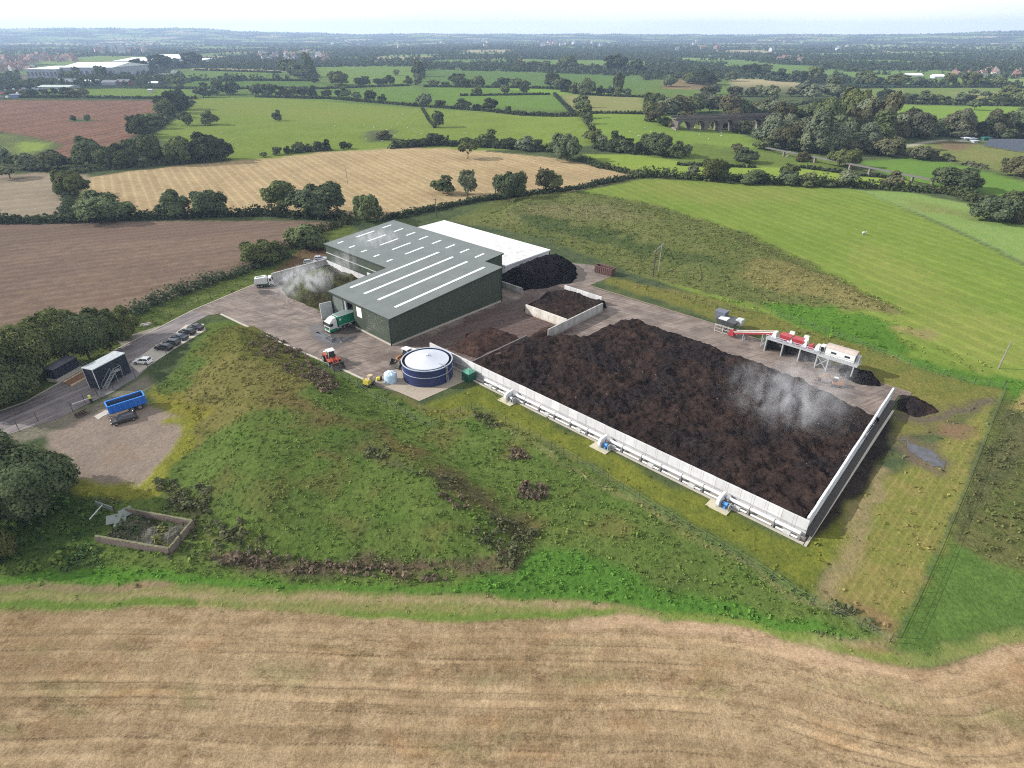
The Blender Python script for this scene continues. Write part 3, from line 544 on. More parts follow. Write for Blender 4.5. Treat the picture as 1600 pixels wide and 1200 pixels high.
def puddle(name, pts, label):
    P_ = FP(pts); c = np.mean(P_, 0); V = []
    Q = []
    for i in range(len(P_)):
        a = np.array(P_[i]); b = np.array(P_[(i + 1) % len(P_)])
        for k in range(6): t = k / 6; e = a + (b - a) * t; Q.append(e + (fbm(e[0] * .9, e[1] * .9, 5, 3) - .5) * 2.6)
    V = [(x, y, .064) for x, y in Q]; me = bpy.data.meshes.new(name); me.from_pydata(V, [], [tuple(range(len(V)))]); me.update()
    if me.polygons[0].normal.z < 0: me.flip_normals()
    return tag(link(name, me, PUD), label, kind="structure")
puddle("puddle", [(1408, 684), (1425, 688), (1450, 704), (1477, 720), (1476, 731), (1458, 728), (1432, 712), (1418, 700)], "grey puddle in the muddy grass east of the compost wall")
puddle("puddle.001", [(489, 516), (505, 524), (540, 528), (560, 524), (540, 534), (515, 539), (497, 530)], "wet patch of standing water in front of the green lorry")

# ------------------------------------------------------------------ heaps
def heap_mat(name, a, b, c=None, speck=.0, sp=1.4):
    q = N(name); p = q.pos(); n1 = q.noise(.35, 6, .65, p); n2 = q.noise(sp, 6, .7, p); n3 = q.noise(6, 3, .6, p)
    col = q.mix(q.step(n1, .35, .65), a, b); t = q.math('MULTIPLY_ADD', q.math('SUBTRACT', n2, .5), 3.2, 1.0); t = q.math('MAXIMUM', q.math('ADD', t, q.math('MULTIPLY', q.math('SUBTRACT', n3, .5), 1.2)), .15)
    if c is not None: col = q.mix(q.step(q.noise(.12, 3, .5, p), .48, .62), col, c)
    col = q.mix(1.0, col, q.n("ShaderNodeCombineXYZ", {0: t, 1: t, 2: t}), 'MULTIPLY')
    if speck:
        vo = q.n("ShaderNodeTexVoronoi", {"Vector": p, "Scale": 1.1}, feature='F1'); col = q.mix(q.math('MULTIPLY', q.math('LESS_THAN', vo, .10), q.math('GREATER_THAN', q.noise(.9, 2, .5, p), 1 - speck)), col, G(215, 210, 205))
    return q.diffuse(col, q.bump(q.math('ADD', q.math('MULTIPLY', n2, .9), q.math('MULTIPLY', n3, .22)), 1.0))
def heap(name, label, cat, poly, H, slope, mat, step=.35, rough=.35, local=True, clip=None, seed=1, ridge=0.0, group=None, z0=0.03, cell=3.0, lumps=0.0, billow=.22):
    P_ = [tuple(L(*p)[:2]) for p in poly] if local else FP(poly)
    Pa = np.array(P_); xs = np.arange(Pa[:, 0].min() - 1, Pa[:, 0].max() + 1, step); ys = np.arange(Pa[:, 1].min() - 1, Pa[:, 1].max() + 1, step)
    X, Y = np.meshgrid(xs, ys, indexing='ij'); x = X.ravel(); y = Y.ravel()
    jx = x + (fbm(x / 3, y / 3, seed + 5, 3) - .5) * 2.4; jy = y + (fbm(x / 3, y / 3, seed + 9, 3) - .5) * 2.4
    d = sdist(jx, jy, P_); t = np.clip(d / slope, 0, 1); env = 1 - (1 - t) ** 1.7
    z = H * env * (.82 + .36 * fbm(x / 7, y / 7, seed, 2)) + env * rough * ((fbm(x / cell, y / cell, seed + 2, 5) - .5) * 3.2 + (vnoise(x / .8, y / .8, seed + 3) - .5) * .6)
    bl = np.abs(fbm(x / 1.5, y / 1.5, seed + 30, 3) - .5) * 2 + .6 * np.abs(fbm(x / .6, y / .6, seed + 33, 2) - .5) * 2; z = z + env * billow * (bl - .35) * 1.6
    if lumps: z = z + env * lumps * np.abs(fbm(x / 4.5, y / 4.5, seed + 20, 3) - .5) * -4
    if ridge:
        a = (x - A0[0]) * E1[0] + (y - A0[1]) * E1[1]; z = z + env * ridge * np.sin(a * 1.15 + 2 * vnoise(x / 6, y / 6, seed))
    keep = d > -.35
    if clip is not None:
        C_ = [tuple(L(*p)[:2]) for p in clip]; keep &= sdist(x, y, C_) > 0
    z = np.where(d > 0, np.maximum(z, .02), -.05) + z0
    nx, ny = X.shape; I = np.arange(nx * ny).reshape(nx, ny); q = np.stack([I[:-1, :-1].ravel(), I[1:, :-1].ravel(), I[1:, 1:].ravel(), I[:-1, 1:].ravel()], 1)
    q = q[keep[q].all(1)]; u, inv = np.unique(q, return_inverse=True); V = np.stack([x, y, z], 1)[u]
    me = raw_mesh(name, V, inv.reshape(-1, 4), True); return tag(link(name, me, mat), label, cat, group)
HM = heap_mat("compost", G(82, 66, 59), G(60, 50, 47), G(60, 52, 52), .36); HB = heap_mat("black_compost", G(44, 40, 42), G(30, 28, 32), None, .34); HD = heap_mat("brown_fines", G(104, 80, 70), G(76, 60, 54), None, 0)
HG = heap_mat("green_waste", G(92, 96, 58), G(70, 62, 48), G(112, 122, 62), 0, 2.0)
heap("compost_heap", "vast dark brown compost bed filling the long white walled pad", "compost heap", [(-8, -19.3), (24, -19.3), (28, -23.5), (32, -28), (45, -29.5), (48.5, -32), (47.5, -50), (46.5, -66), (45, -78), (41.5, -87), (37, -98), (-8, -98)], 2.3, 4.0, HM, .24, .62, clip=[(3.55, -19), (60, -19), (60, -88.15), (3.55, -88.15)], seed=11, ridge=.12, lumps=.5, billow=.34)
heap("compost_heap.001", "black compost mound heaped against the white building's end wall", "compost heap", [(45, 12.9), (44.5, 4), (45, 1), (51, -2.5), (58, -4.6), (65, -2.5), (69.5, 3.5), (71, 9), (69, 13.2)], 4.0, 5.5, HB, .35, .5, seed=23)
heap("compost_heap.002", "brown compost pile inside the small three walled concrete bay", "compost heap", [(34, -8.5), (33.6, -30), (46, -30), (50.5, -26), (51, -9), (44, -6)], 2.5, 3.2, HM, .3, .45, clip=[(34.2, -5), (34.2, -22.55), (60, -22.55), (60, -5)], seed=31)
heap("compost_heap.003", "low scraped heap of brown fines between the shed and the pad wall", "compost heap", [(700, 548), (735, 520), (765, 512), (800, 522), (812, 532), (770, 548), (742, 560)], 1.5, 4.0, HD, .4, .4, local=False, seed=37)
heap("compost_heap.004", "narrow ridge of brown fines trailing from the concrete bay wall", "compost heap", [(28.5, -19), (32, -20.2), (33.2, -22.3), (26, -22.4), (16, -19.0), (9, -17.5), (8, -18.7), (18, -20), (25, -19.6)], .9, 1.4, HD, .3, .3, seed=41)
heap("green_waste_heap", "steaming green waste heap in the bay beside the green shed", "waste heap", [(-.6, 24.6), (-1, 34), (-.8, 44), (1.5, 53.3), (24, 60), (24, 20), (3, 20)], 2.3, 5.0, HG, .3, .5, clip=[(-4, 24.05), (17.3, 24.05), (17.3, 53.3), (-4, 53.3)], seed=51)
heap("mud_heap", "small dark mud heap past the far corner of the compost wall", "mud heap", [(1402, 617), (1425, 618), (1455, 634), (1468, 646), (1430, 651), (1408, 643)], 1.0, 2.5, HM, .35, .35, local=False, seed=57)

# ------------------------------------------------------------------ green shed
def cladding(name, rgb, step=.33, axis=0, rough=.45, spec=.45, dirt=None):
    q = N(name); p = q.n("ShaderNodeTexCoord", out=3); s = q.n("ShaderNodeSeparateXYZ", {0: p}); x = q.t.nodes[-1].outputs[0] if axis == 0 else q.t.nodes[-1].outputs[1]
    sx = [n for n in q.t.nodes if n.bl_idname == "ShaderNodeSeparateXYZ"][0]
    u = q.math('ADD', sx.outputs[0], sx.outputs[1]) if axis == 2 else sx.outputs[axis]
    w = q.math('SINE', q.math('MULTIPLY', u, 2 * PI / step)); n1 = q.noise(.25, 5, .6, p); n2 = q.noise(1.0, 5, .6, q.n("ShaderNodeMapping", {0: p, 3: (1.4, 1.4, .12)}))
    c = np.array(rgb); col = q.mix(q.step(n1, .3, .7), c * .9, c * 1.1); col = q.mix(q.math('MULTIPLY', q.step(n2, .5, .72), .3), col, dirt if dirt is not None else c * .7)
    return q.bsdf(col, rough, spec, normal=q.bump(q.math('MULTIPLY', w, .012), .6))
zr = lambda a: 6.75 + .0742 * a
WALL = cladding("green_cladding", np.array([.043, .055, .039]), .36, 2); ROOF = cladding("grey_green_roof", np.array([.098, .112, .106]), .5, 1, .5, .5); TRIM = paint("dark_trim", (.03, .036, .03), .5)
SKY = paint("skylight_sheet", (.66, .7, .7), .35, .5, var=.05); DARK = paint("dark_interior", (.012, .012, .013), .9, .1)
def site(name, label, cat, a=0, b=0, group=None, rz=0.0): return thing(name, label, cat, L(a, b), AL + rz, group)
def sc(p): return tuple(S * c for c in p)
class SB(MB):                                    # builder in site units
    def build(s, name, mat, parent=None, loc=None, smooth=False):
        s.v = [tuple(S * c for c in p) for p in s.v]; return MB.build(s, name, mat, parent, loc, smooth)
shed = site("farm_shed", "large dark green shed with grey green roof and rows of roof lights", "shed")
m = SB(); OUT = [(0, 0), (35, 0), (35, 6.4), (42, 6.4), (42, 53.5), (17.5, 53.5), (17.5, 23.6), (0, 23.6)]
top = lambda a: zr(a) - .12
def wallquad(m, p, q, z0a=0.0, z0b=None, t=None, th=.25):
    """wall panel between two plan points, from z0 up to the eaves, th thick inwards (left of p->q)"""
    z0b = z0a if z0b is None else z0b; d = Vector((q[0] - p[0], q[1] - p[1])).normalized(); n_ = Vector((-d.y, d.x)) * th
    za = top(p[0]) if t is None else t; zb = top(q[0]) if t is None else t
    m.hexa([(p[0], p[1], z0a), (q[0], q[1], z0b), (q[0] + n_.x, q[1] + n_.y, z0b), (p[0] + n_.x, p[1] + n_.y, z0a)], [(p[0], p[1], za), (q[0], q[1], zb), (q[0] + n_.x, q[1] + n_.y, zb), (p[0] + n_.x, p[1] + n_.y, za)])
wallquad(m, (0, 0), (35, 0)); wallquad(m, (35, .25), (35, 6.15)); wallquad(m, (35, 6.4), (42, 6.4)); wallquad(m, (42, 6.65), (42, 53.5)); wallquad(m, (41.75, 53.5), (17.5, 53.5)); wallquad(m, (17.5, 53.25), (17.5, 23.6)); wallquad(m, (17.25, 23.6), (0, 23.6))
wallquad(m, (0, 23.35), (0, 22.6)); wallquad(m, (0, 14.2), (0, .25))                     # front wall, left and right of the doorway
m.box(0, .25, 14.2, 22.6, 5.9, top(0))
m.build("wall", WALL, shed)
m = SB(); m.box(.3, .7, 17.6, 18.5, 0, 5.9); m.build("door_pillar", paint("galvanised", (.33, .34, .35), .5, .4, .3), shed)
m = SB(); m.box(.05, .3, 18.5, 22.6, 0.0, 5.7); o_ = m.build("roller_door", paint("door_green_grey", (.11, .125, .115), .5), shed)
m = SB(); m.box(-.06, -.005, 10.7, 12.6, 3.5, 5.9); m.build("sign_panel", paint("white_panel", (.72, .72, .69), .5), shed)
m = SB(); m.hexa([(-.1, 23.3, .1), (-3.0, 23.9, .1), (-3.0, 24.1, .1), (-.1, 23.5, .1)], [(-.1, 23.3, 4.2), (-3.0, 23.9, 4.2), (-3.0, 24.1, 4.2), (-.1, 23.5, 4.2)]); m.build("door_leaf", paint("grey_leaf", (.42, .43, .43), .6, dirt=(.25, .22, .2)), shed)
# roof: two slabs of one slope, eaves trim, roof lights
def slab(m, pts, dz0, dz1):
    b = [(a, b_, zr(a) + dz0) for a, b_ in pts]; t = [(a, b_, zr(a) + dz1) for a, b_ in pts]; m.hexa(b, t)
m = SB(); slab(m, [(-.3, -.3), (17.5, -.3), (17.5, 23.9), (-.3, 23.9)], -.12, 0); slab(m, [(17.5, -.3), (35.3, -.3), (35.3, 6.1), (17.5, 6.1)], -.12, 0); slab(m, [(17.5, 6.1), (42.3, 6.1), (42.3, 53.8), (17.5, 53.8)], -.12, 0); slab(m, [(17.2, 23.9), (17.5, 23.9), (17.5, 53.8), (17.2, 53.8)], -.12, 0)
roof = m.build("roof", ROOF, shed)
def rl(a0, a1, b, w=.62):
    m = SB(); slab(m, [(a0, b - w / 2), (a1, b - w / 2), (a1, b + w / 2), (a0, b + w / 2)], .005, .05); m.build("roof_light", SKY, roof)
for b in (3.4, 9.7, 15.2, 20.9): rl(4.2, 32.45, b, .78)
for i in range(5): rl(19.85, 21.65, 27.25 + i * 5.8); rl(26.15, 32.5, 27.4 + i * 5.73)
for i in range(8): rl(35.7, 38.9, 10.1 + i * 5.77)
m = SB()
for p, q in (((-.32, -.32), (35.32, -.32)), ((-.32, -.32), (-.32, 23.92)), ((-.32, 23.92), (17.2, 23.92)), ((17.18, 23.9), (17.18, 53.82)), ((17.2, 53.82), (42.3, 53.82)), ((35.32, -.32), (35.32, 6.08)), ((35.3, 6.08), (42.32, 6.08)), ((42.32, 6.1), (42.32, 53.8))):
    m.bar((p[0], p[1], zr(p[0]) - .16), (q[0], q[1], zr(q[0]) - .16), .1, .34)
m.build("eaves_trim", TRIM, roof)
m = SB(); m.box(17.3, 17.5, 23.95, 53.4, 5.45, 5.62); m.build("gutter", paint("gutter_grey", (.33, .35, .32), .5), shed)
m = SB(); m.bar((-.08, .2, 0), (-.08, .2, 6.6), .16); m.build("downpipe", TRIM, shed); SB().bar((-.08, 23.2, 0), (-.08, 23.2, 6.6), .16).build("downpipe", TRIM, shed); SB().bar((35.1, -.1, 0), (35.1, -.1, 9.1), .16).build("downpipe", TRIM, shed)
m = SB(); m.box(-.12, 0, .3, 14.0, 0, .45); m.box(0, 34.8, -.1, 0, 0, .5); m.build("plinth", CONC, shed)
m = SB(); m.box(.6, 16.9, 14.3, 22.5, .06, .1); m.build("shed_floor", DARK, shed)

# ------------------------------------------------------------------ white building behind
whz = 2.6; wb = site("store_building", "long low white roofed building behind the green shed", "building", 50.5, 13.3)
WHT = paint("white_wall", (.66, .67, .69), .6, .3, var=.06, dirt=(.4, .4, .4), dirtamt=.4)
def wroof():
    q = N("white_membrane"); p = q.n("ShaderNodeTexCoord", out=3); n = q.noise(1.0, 5, .65, q.n("ShaderNodeMapping", {0: p, 3: (.9, .12, 1)})); n2 = q.noise(.6, 6, .7, p); ln = q.math('SINE', q.math('MULTIPLY', q.n("ShaderNodeSeparateXYZ", {0: p}, out=1), 1.9))
    s_ = q.n("ShaderNodeSeparateXYZ", {0: p}, out=1); near = q.step(s_, 30, 0)
    c = q.mix(q.math('MULTIPLY', q.step(q.math('MULTIPLY', n2, q.math('MULTIPLY_ADD', n, .6, .7)), .5, .68), q.math('MULTIPLY_ADD', near, .55, .12)), (.47, .47, .467), (.27, .25, .23)); c = q.mix(q.math('MULTIPLY', q.math('GREATER_THAN', ln, .985), .25), c, (.6, .6, .6))
    return q.bsdf(c, .55, .3)
WX, WY = 19.4, 49.0
m = SB(); m.box(0, WX, 0, WY, 0, whz - .02); m.build("wall", WHT, wb)
m = SB(); m.box(-.2, WX + .2, -.2, WY + .2, whz, whz + .12); rf = m.build("roof", wroof(), wb)
m = SB(); m.box(-.32, WX + .32, -.32, -.21, whz - .22, whz + .2); m.box(WX + .21, WX + .32, -.21, WY + .2, whz - .22, whz + .2); m.box(-.32, -.21, -.2, WY + .2, whz - .2, whz + .2); m.build("parapet", WHT, rf)
m = SB(); m.bar((WX + .2, -.15, 0), (WX + .2, -.15, whz), .18); m.build("downpipe", TRIM, wb)
# ------------------------------------------------------------------ concrete walls
def cwall_mat(name, c, dirt, joint=1.2, amt=.6):
    q = N(name); p = q.n("ShaderNodeTexCoord", out=3); s = q.n("ShaderNodeSeparateXYZ", {0: p}); nd = [n for n in q.t.nodes if n.bl_idname == "ShaderNodeSeparateXYZ"][0]
    u = q.math('FRACT', q.math('DIVIDE', nd.outputs[0], joint)); idx_ = q.math('FLOOR', q.math('DIVIDE', nd.outputs[0], joint)); rn = q.n("ShaderNodeTexWhiteNoise", {"W": idx_}, noise_dimensions='1D', out=0)
    n1 = q.noise(.8, 5, .6, p); st = q.noise(1.0, 5, .65, q.n("ShaderNodeMapping", {0: p, 3: (2.2, 2.2, .25)}))
    c = np.array(c); col = q.mix(rn, c * .86, np.minimum(c * 1.1, .9)); col = q.mix(q.math('MULTIPLY', q.step(q.math('ADD', q.math('MULTIPLY', n1, .5), q.math('MULTIPLY', st, .5)), .46, .66), amt), col, dirt)
    low = q.step(nd.outputs[2], .9, .05); col = q.mix(q.math('MULTIPLY', low, .55), col, dirt)
    col = q.mix(q.math('MULTIPLY', q.math('LESS_THAN', u, .035), .7), col, np.array(dirt) * .6)
    return q.bsdf(col, .8, .25)
WW = cwall_mat("white_panel_wall", (.47, .468, .47), (.30, .28, .26), 2.2, .4); GW = cwall_mat("grey_panel_wall", (.36, .355, .34), (.20, .175, .155), 1.1, .7); BWm = cwall_mat("blue_grey_shade_wall", (.60, .62, .65), (.28, .27, .27), 2.2, .6)  # last one: bluish tint of the wall's shaded face put into its colour
def cwall(name, label, a0, b0, a1, b1, h, th, mat, cat="wall", taper=0.0, jag=0.0, group=None):
    """upright panel wall in its own frame, x along the wall"""
    p = L(a0, b0); q = L(a1, b1); d = q - p; ln = d.length; ro = thing(name, label, cat, p, math.atan2(d.y, d.x), group)
    m = MB(); n_ = max(1, round(ln / 2.2)); 
    for i in range(n_):
        x0 = ln * i / n_ + .012; x1 = ln * (i + 1) / n_ - .012; hh = S * h + (rnd.uniform(-jag, jag) if jag else 0); t = S * th / 2
        m.hexa([(x0, -t - taper, 0), (x1, -t - taper, 0), (x1, t, 0), (x0, t, 0)], [(x0, -t, hh), (x1, -t, hh), (x1, t, hh), (x0, t, hh)])
    m.build("wall_panel", mat, ro)
    return ro, ln
w1, ln1 = cwall("retaining_wall", "long white panelled wall along the front of the compost pad", 3.3, -9.3, 3.3, -88.9, 2.85, .3, WW, jag=.02)
m = MB(); m.box(.2, ln1 - .2, -S * .34, -S * .17, S * 1.25, S * 1.33); m.build("rail", paint("wall_rail", (.3, .3, .3), .5), w1)
m = MB(); m.box(-.15, ln1 + .3, -S * 1.0, -S * .2, .06, .25); m.build("wall_foot", paint("wall_foot", (.3, .27, .24), .9, dirt=(.12, .1, .09), dirtamt=.8), w1)
w2, ln2 = cwall("retaining_wall.001", "panelled wall in shade tinted blue grey closing the far end of the compost pad", 3.7, -88.5, 50.5, -87.3, 2.85, .3, BWm, jag=.16)
m = MB(); m.box(0, ln2, -S * 1.2, -S * .2, .06, .22); m.build("wall_foot", paint("dark_gap_strip", (.05, .045, .042), .9, dirt=(.03, .03, .03)), w2)  # shadow and dark soil of the kerb gap, coloured into one strip
cwall("retaining_wall.002", "grey concrete wall on the road side of the steaming bay", .2, 53.7, 17.3, 53.7, 3.6, .3, cwall_mat("bay_grey", (.44, .43, .42), (.22, .2, .19), 3, .5))
w4, _l = cwall("retaining_wall.003", "white concrete wall at the back of the steaming bay under the shed eaves", 17.05, 53.4, 17.05, 33, 3.3, .3, WW)
cwall("retaining_wall.004", "taller white concrete wall in the inner corner of the steaming bay", 17.05, 32.9, 17.05, 24.2, 4.6, .3, WW)
cwall("retaining_wall.005", "short concrete wall on the shed side of the small bay", 33.8, -9.6, 33.8, -22.5, 2.4, .3, cwall_mat("stained_wall", (.50, .48, .44), (.34, .26, .2), 1.1, .8))
cwall("retaining_wall.006", "long grey concrete wall between the small bay and the compost bed", 26.5, -22.9, 47.6, -22.9, 2.4, .3, GW)
cwall("retaining_wall.007", "short pale wall at the back of the small bay", 50.6, -8.4, 50.6, -20.5, 2.4, .3, WW)
cwall("retaining_wall.008", "low grey wall stub beside the black compost mound", 42.6, 7.5, 42.6, -.4, 1.7, .3, GW)
cwall("retaining_wall.009", "low dark kerb wall across the near end of the compost bed", 5, -18.7, 24, -18.7, .45, .3, paint("dark_kerb", (.12, .11, .11), .85))
# ------------------------------------------------------------------ air pipes and fans along the front wall
PW = paint("white_pipe", (.56, .57, .58), .35, .5, var=.05, dirt=(.4, .4, .4), dirtamt=.3); GREY = paint("steel_grey", (.34, .35, .36), .5, .4, .4)
pp = site("air_pipe", "pair of white air pipes running along the white compost wall", "pipe", 2.3, -27)
m = SB()
for i in range(17): m.cyl((0, -i * 3.62, 1.12), (0, -(i + 1) * 3.62 + .08, 1.12), .27, n=10)
m.build("main_pipe", PW, pp, smooth=True); m = SB()
for i in range(17): m.cyl((-.42, -i * 3.62 - .4, .5), (-.42, -(i + 1) * 3.62 + .2, .5), .15, n=8)
m.build("branch_pipe", PW, pp, smooth=True); m = SB()
for i in range(18): m = SB(); m.box(-.5, .2, -i * 3.62 - .1, -i * 3.62 + .1, 0.05, .9); m.cyl((0, -i * 3.62 - .06, 1.12), (0, -i * 3.62 + .06, 1.12), .31, n=10); m.build("pipe_bracket", paint("pipe_band", (.16, .165, .17), .5), pp)
for i in range(17):
    if i % 2 == 0: m = SB(); m.box(-.62, -.2, -i * 3.62 - 2.4, -i * 3.62 - 1.4, .3, .74); m.build("valve_box", paint("valve_grey", (.4, .41, .41), .6), pp)
BLUE = paint("motor_blue", (.05, .2, .5), .4)
def fan(b, label, blue=True):
    t = site("blower_fan", label, "fan", 0.75, b, "aeration fans along the compost wall")
    m = SB(); m.box(-1.0, .9, -1.7, 1.6, .05, .16); m.build("fan_base", paint("cream_slab", G(214, 206, 176), .85, .2, dirt=G(150, 136, 112), dirtamt=.6), t)
    m = SB(); m.cyl((.3, -.1, 1.05), (.3, .32, 1.05), .88, n=24); m.box(.3, 1.6, -.08, .3, 1.35, 1.9); m.build("fan_casing", paint("fan_white", (.6, .62, .64), .45), t, smooth=True)
    m = SB(); m.cyl((.3, -.42, .95), (.3, -1.15, .95), .3, n=12); m.box(-.05, .6, -.95, -.6, .2, .7); m.build("motor", BLUE if blue else GREY, t, smooth=True)
    m = SB(); m.box(-.1, .75, -1.5, -1.38, .16, 1.15); m.bar((0, .2, .16), (0, -1.4, .16), .16); m.bar((.6, .2, .16), (.6, -1.4, .16), .16); m.bar((0, -.3, .16), (.1, -.1, .9), .12); m.bar((.6, -.3, .16), (.5, -.1, .9), .12); m.build("fan_frame", GREY, t)
fan(-34.6, "grey aeration fan closest to the blue tank", False); fan(-56.2, "white aeration fan with blue motor midway along the compost wall"); fan(-77.4, "white aeration fan with blue motor towards the compost wall's near corner")
# ------------------------------------------------------------------ tanks
TC = (-17.1 * 1.1, 105.6 * 1.1)
tk = thing("storage_tank", "round dark blue storage tank with white conical roof", "tank", (*TC, 0)); R = 5.55; HT = 4.05
NAVY = cladding("navy_tank", np.array([.016, .024, .085]), 1.2, 2, .4, .5)
MB().lathe([(R, .06), (R, HT), (R - .06, HT), (R - .06, HT - .8)], n=64).build("shell", NAVY, tk, smooth=True)
MB().lathe([(R + .0, HT - .12), (R + .12, HT - .1), (R + .12, HT + .06), (R - .1, HT + .06), (R - .1, HT - .05)], n=64).build("rim", paint("rim_grey", (.32, .37, .45), .45), tk, smooth=True)
MB().lathe([(R + .01, HT * .56), (R + .08, HT * .56), (R + .08, HT * .56 + .12), (R + .01, HT * .56 + .12)], n=64).build("band", paint("rim_grey", (.32, .37, .45)), tk, smooth=True)
MB().lathe([(R - .05, HT - .35), (R - .7, HT - .35)], n=64).build("gutter_ring", DARK, tk)
MB().lathe([(R - .75, HT - .32), (R - .7, HT + .0), (R - 1.6, HT + .16), (1.4, HT + .72), (.55, HT + 1.0)], n=64).build("tank_roof", paint("tank_roof_white", (.42, .44, .5), .45, .4, var=.04), tk, smooth=True)
MB().cyl((0, 0, HT + .9), (0, 0, HT + 1.25), .5, .4, 16).build("vent_cap", PW, tk)
m = MB()
for s_ in (-.25, .25): m.bar((R * math.cos(-.62) + .25 + s_ * .5, R * math.sin(-.62) - .25 + s_, .06), (R * math.cos(-.62) + .15 + s_ * .5, R * math.sin(-.62) - .15 + s_, HT + .3), .1)
for k in range(12): m.bar((R * math.cos(-.62) + .12, R * math.sin(-.62) - .5, .3 + k * .33), (R * math.cos(-.62) + .38, R * math.sin(-.62), .3 + k * .33), .05)
m.build("ladder", GREY, tk); m = MB(); m.bar((R * .8, -R * .58, HT + .1), (R * .52, -R * .42, HT + .25), .12); m.bar((R * .72, -R * .45, HT + .1), (R * .8, -R * .3, HT + .9), .06); m.build("inlet_pipe", GREY, tk)
x, y = flat(609.5, 600.5); st = thing("water_tank", "small pale blue round water tank on the pad beside the navy tank", "tank", (x, y + 1.3, 0))
LB = paint("pale_blue_plastic", (.36, .47, .58), .45, .4, var=.06); MB().lathe([(1.42, .07), (1.42, 1.95), (1.3, 2.12), (.35, 2.4), (.3, 2.5), (0.01, 2.5)], n=32).build("tank_body", LB, st, smooth=True)
m = MB()
for k in range(6): t = k * PI / 3; m.bar((.3 * math.cos(t), .3 * math.sin(t), 2.44), (1.3 * math.cos(t), 1.3 * math.sin(t), 2.16), .22, .08)
m.build("lid_rib", paint("lid_white", (.6, .65, .7), .5), st)
kd = site("kiosk", "dark green equipment kiosk between the navy tank and the white wall", "kiosk", 1.45, -23.35); GK = paint("kiosk_green", (.012, .075, .05), .5)
SB().box(-1, 1, -1.05, 1.05, .06, 2.0).build("cabinet", GK, kd); SB().box(-1.1, 1.1, -1.15, 1.15, 2.0, 2.3, (.9, .9, .9, .9)).build("kiosk_roof", paint("kiosk_roof_green", (.06, .2, .14), .45), kd); SB().box(-1.03, -1.0, -.6, .2, .2, 1.8).build("door", paint("kiosk_door", (.01, .06, .04), .5), kd)
x, y = flat(633.5, 556); cb_ = thing("control_cabinet", "grey cabinet with pale top behind the navy tank", "cabinet", (x, y, 0), AL); MB().box(-.6, .6, -.5, .5, .06, 1.9).build("cabinet_body", GREY, cb_); MB().box(-.7, .7, -.6, .6, 1.9, 2.1).build("cabinet_lid", paint("cab_pink", (.7, .6, .58), .5), cb_)
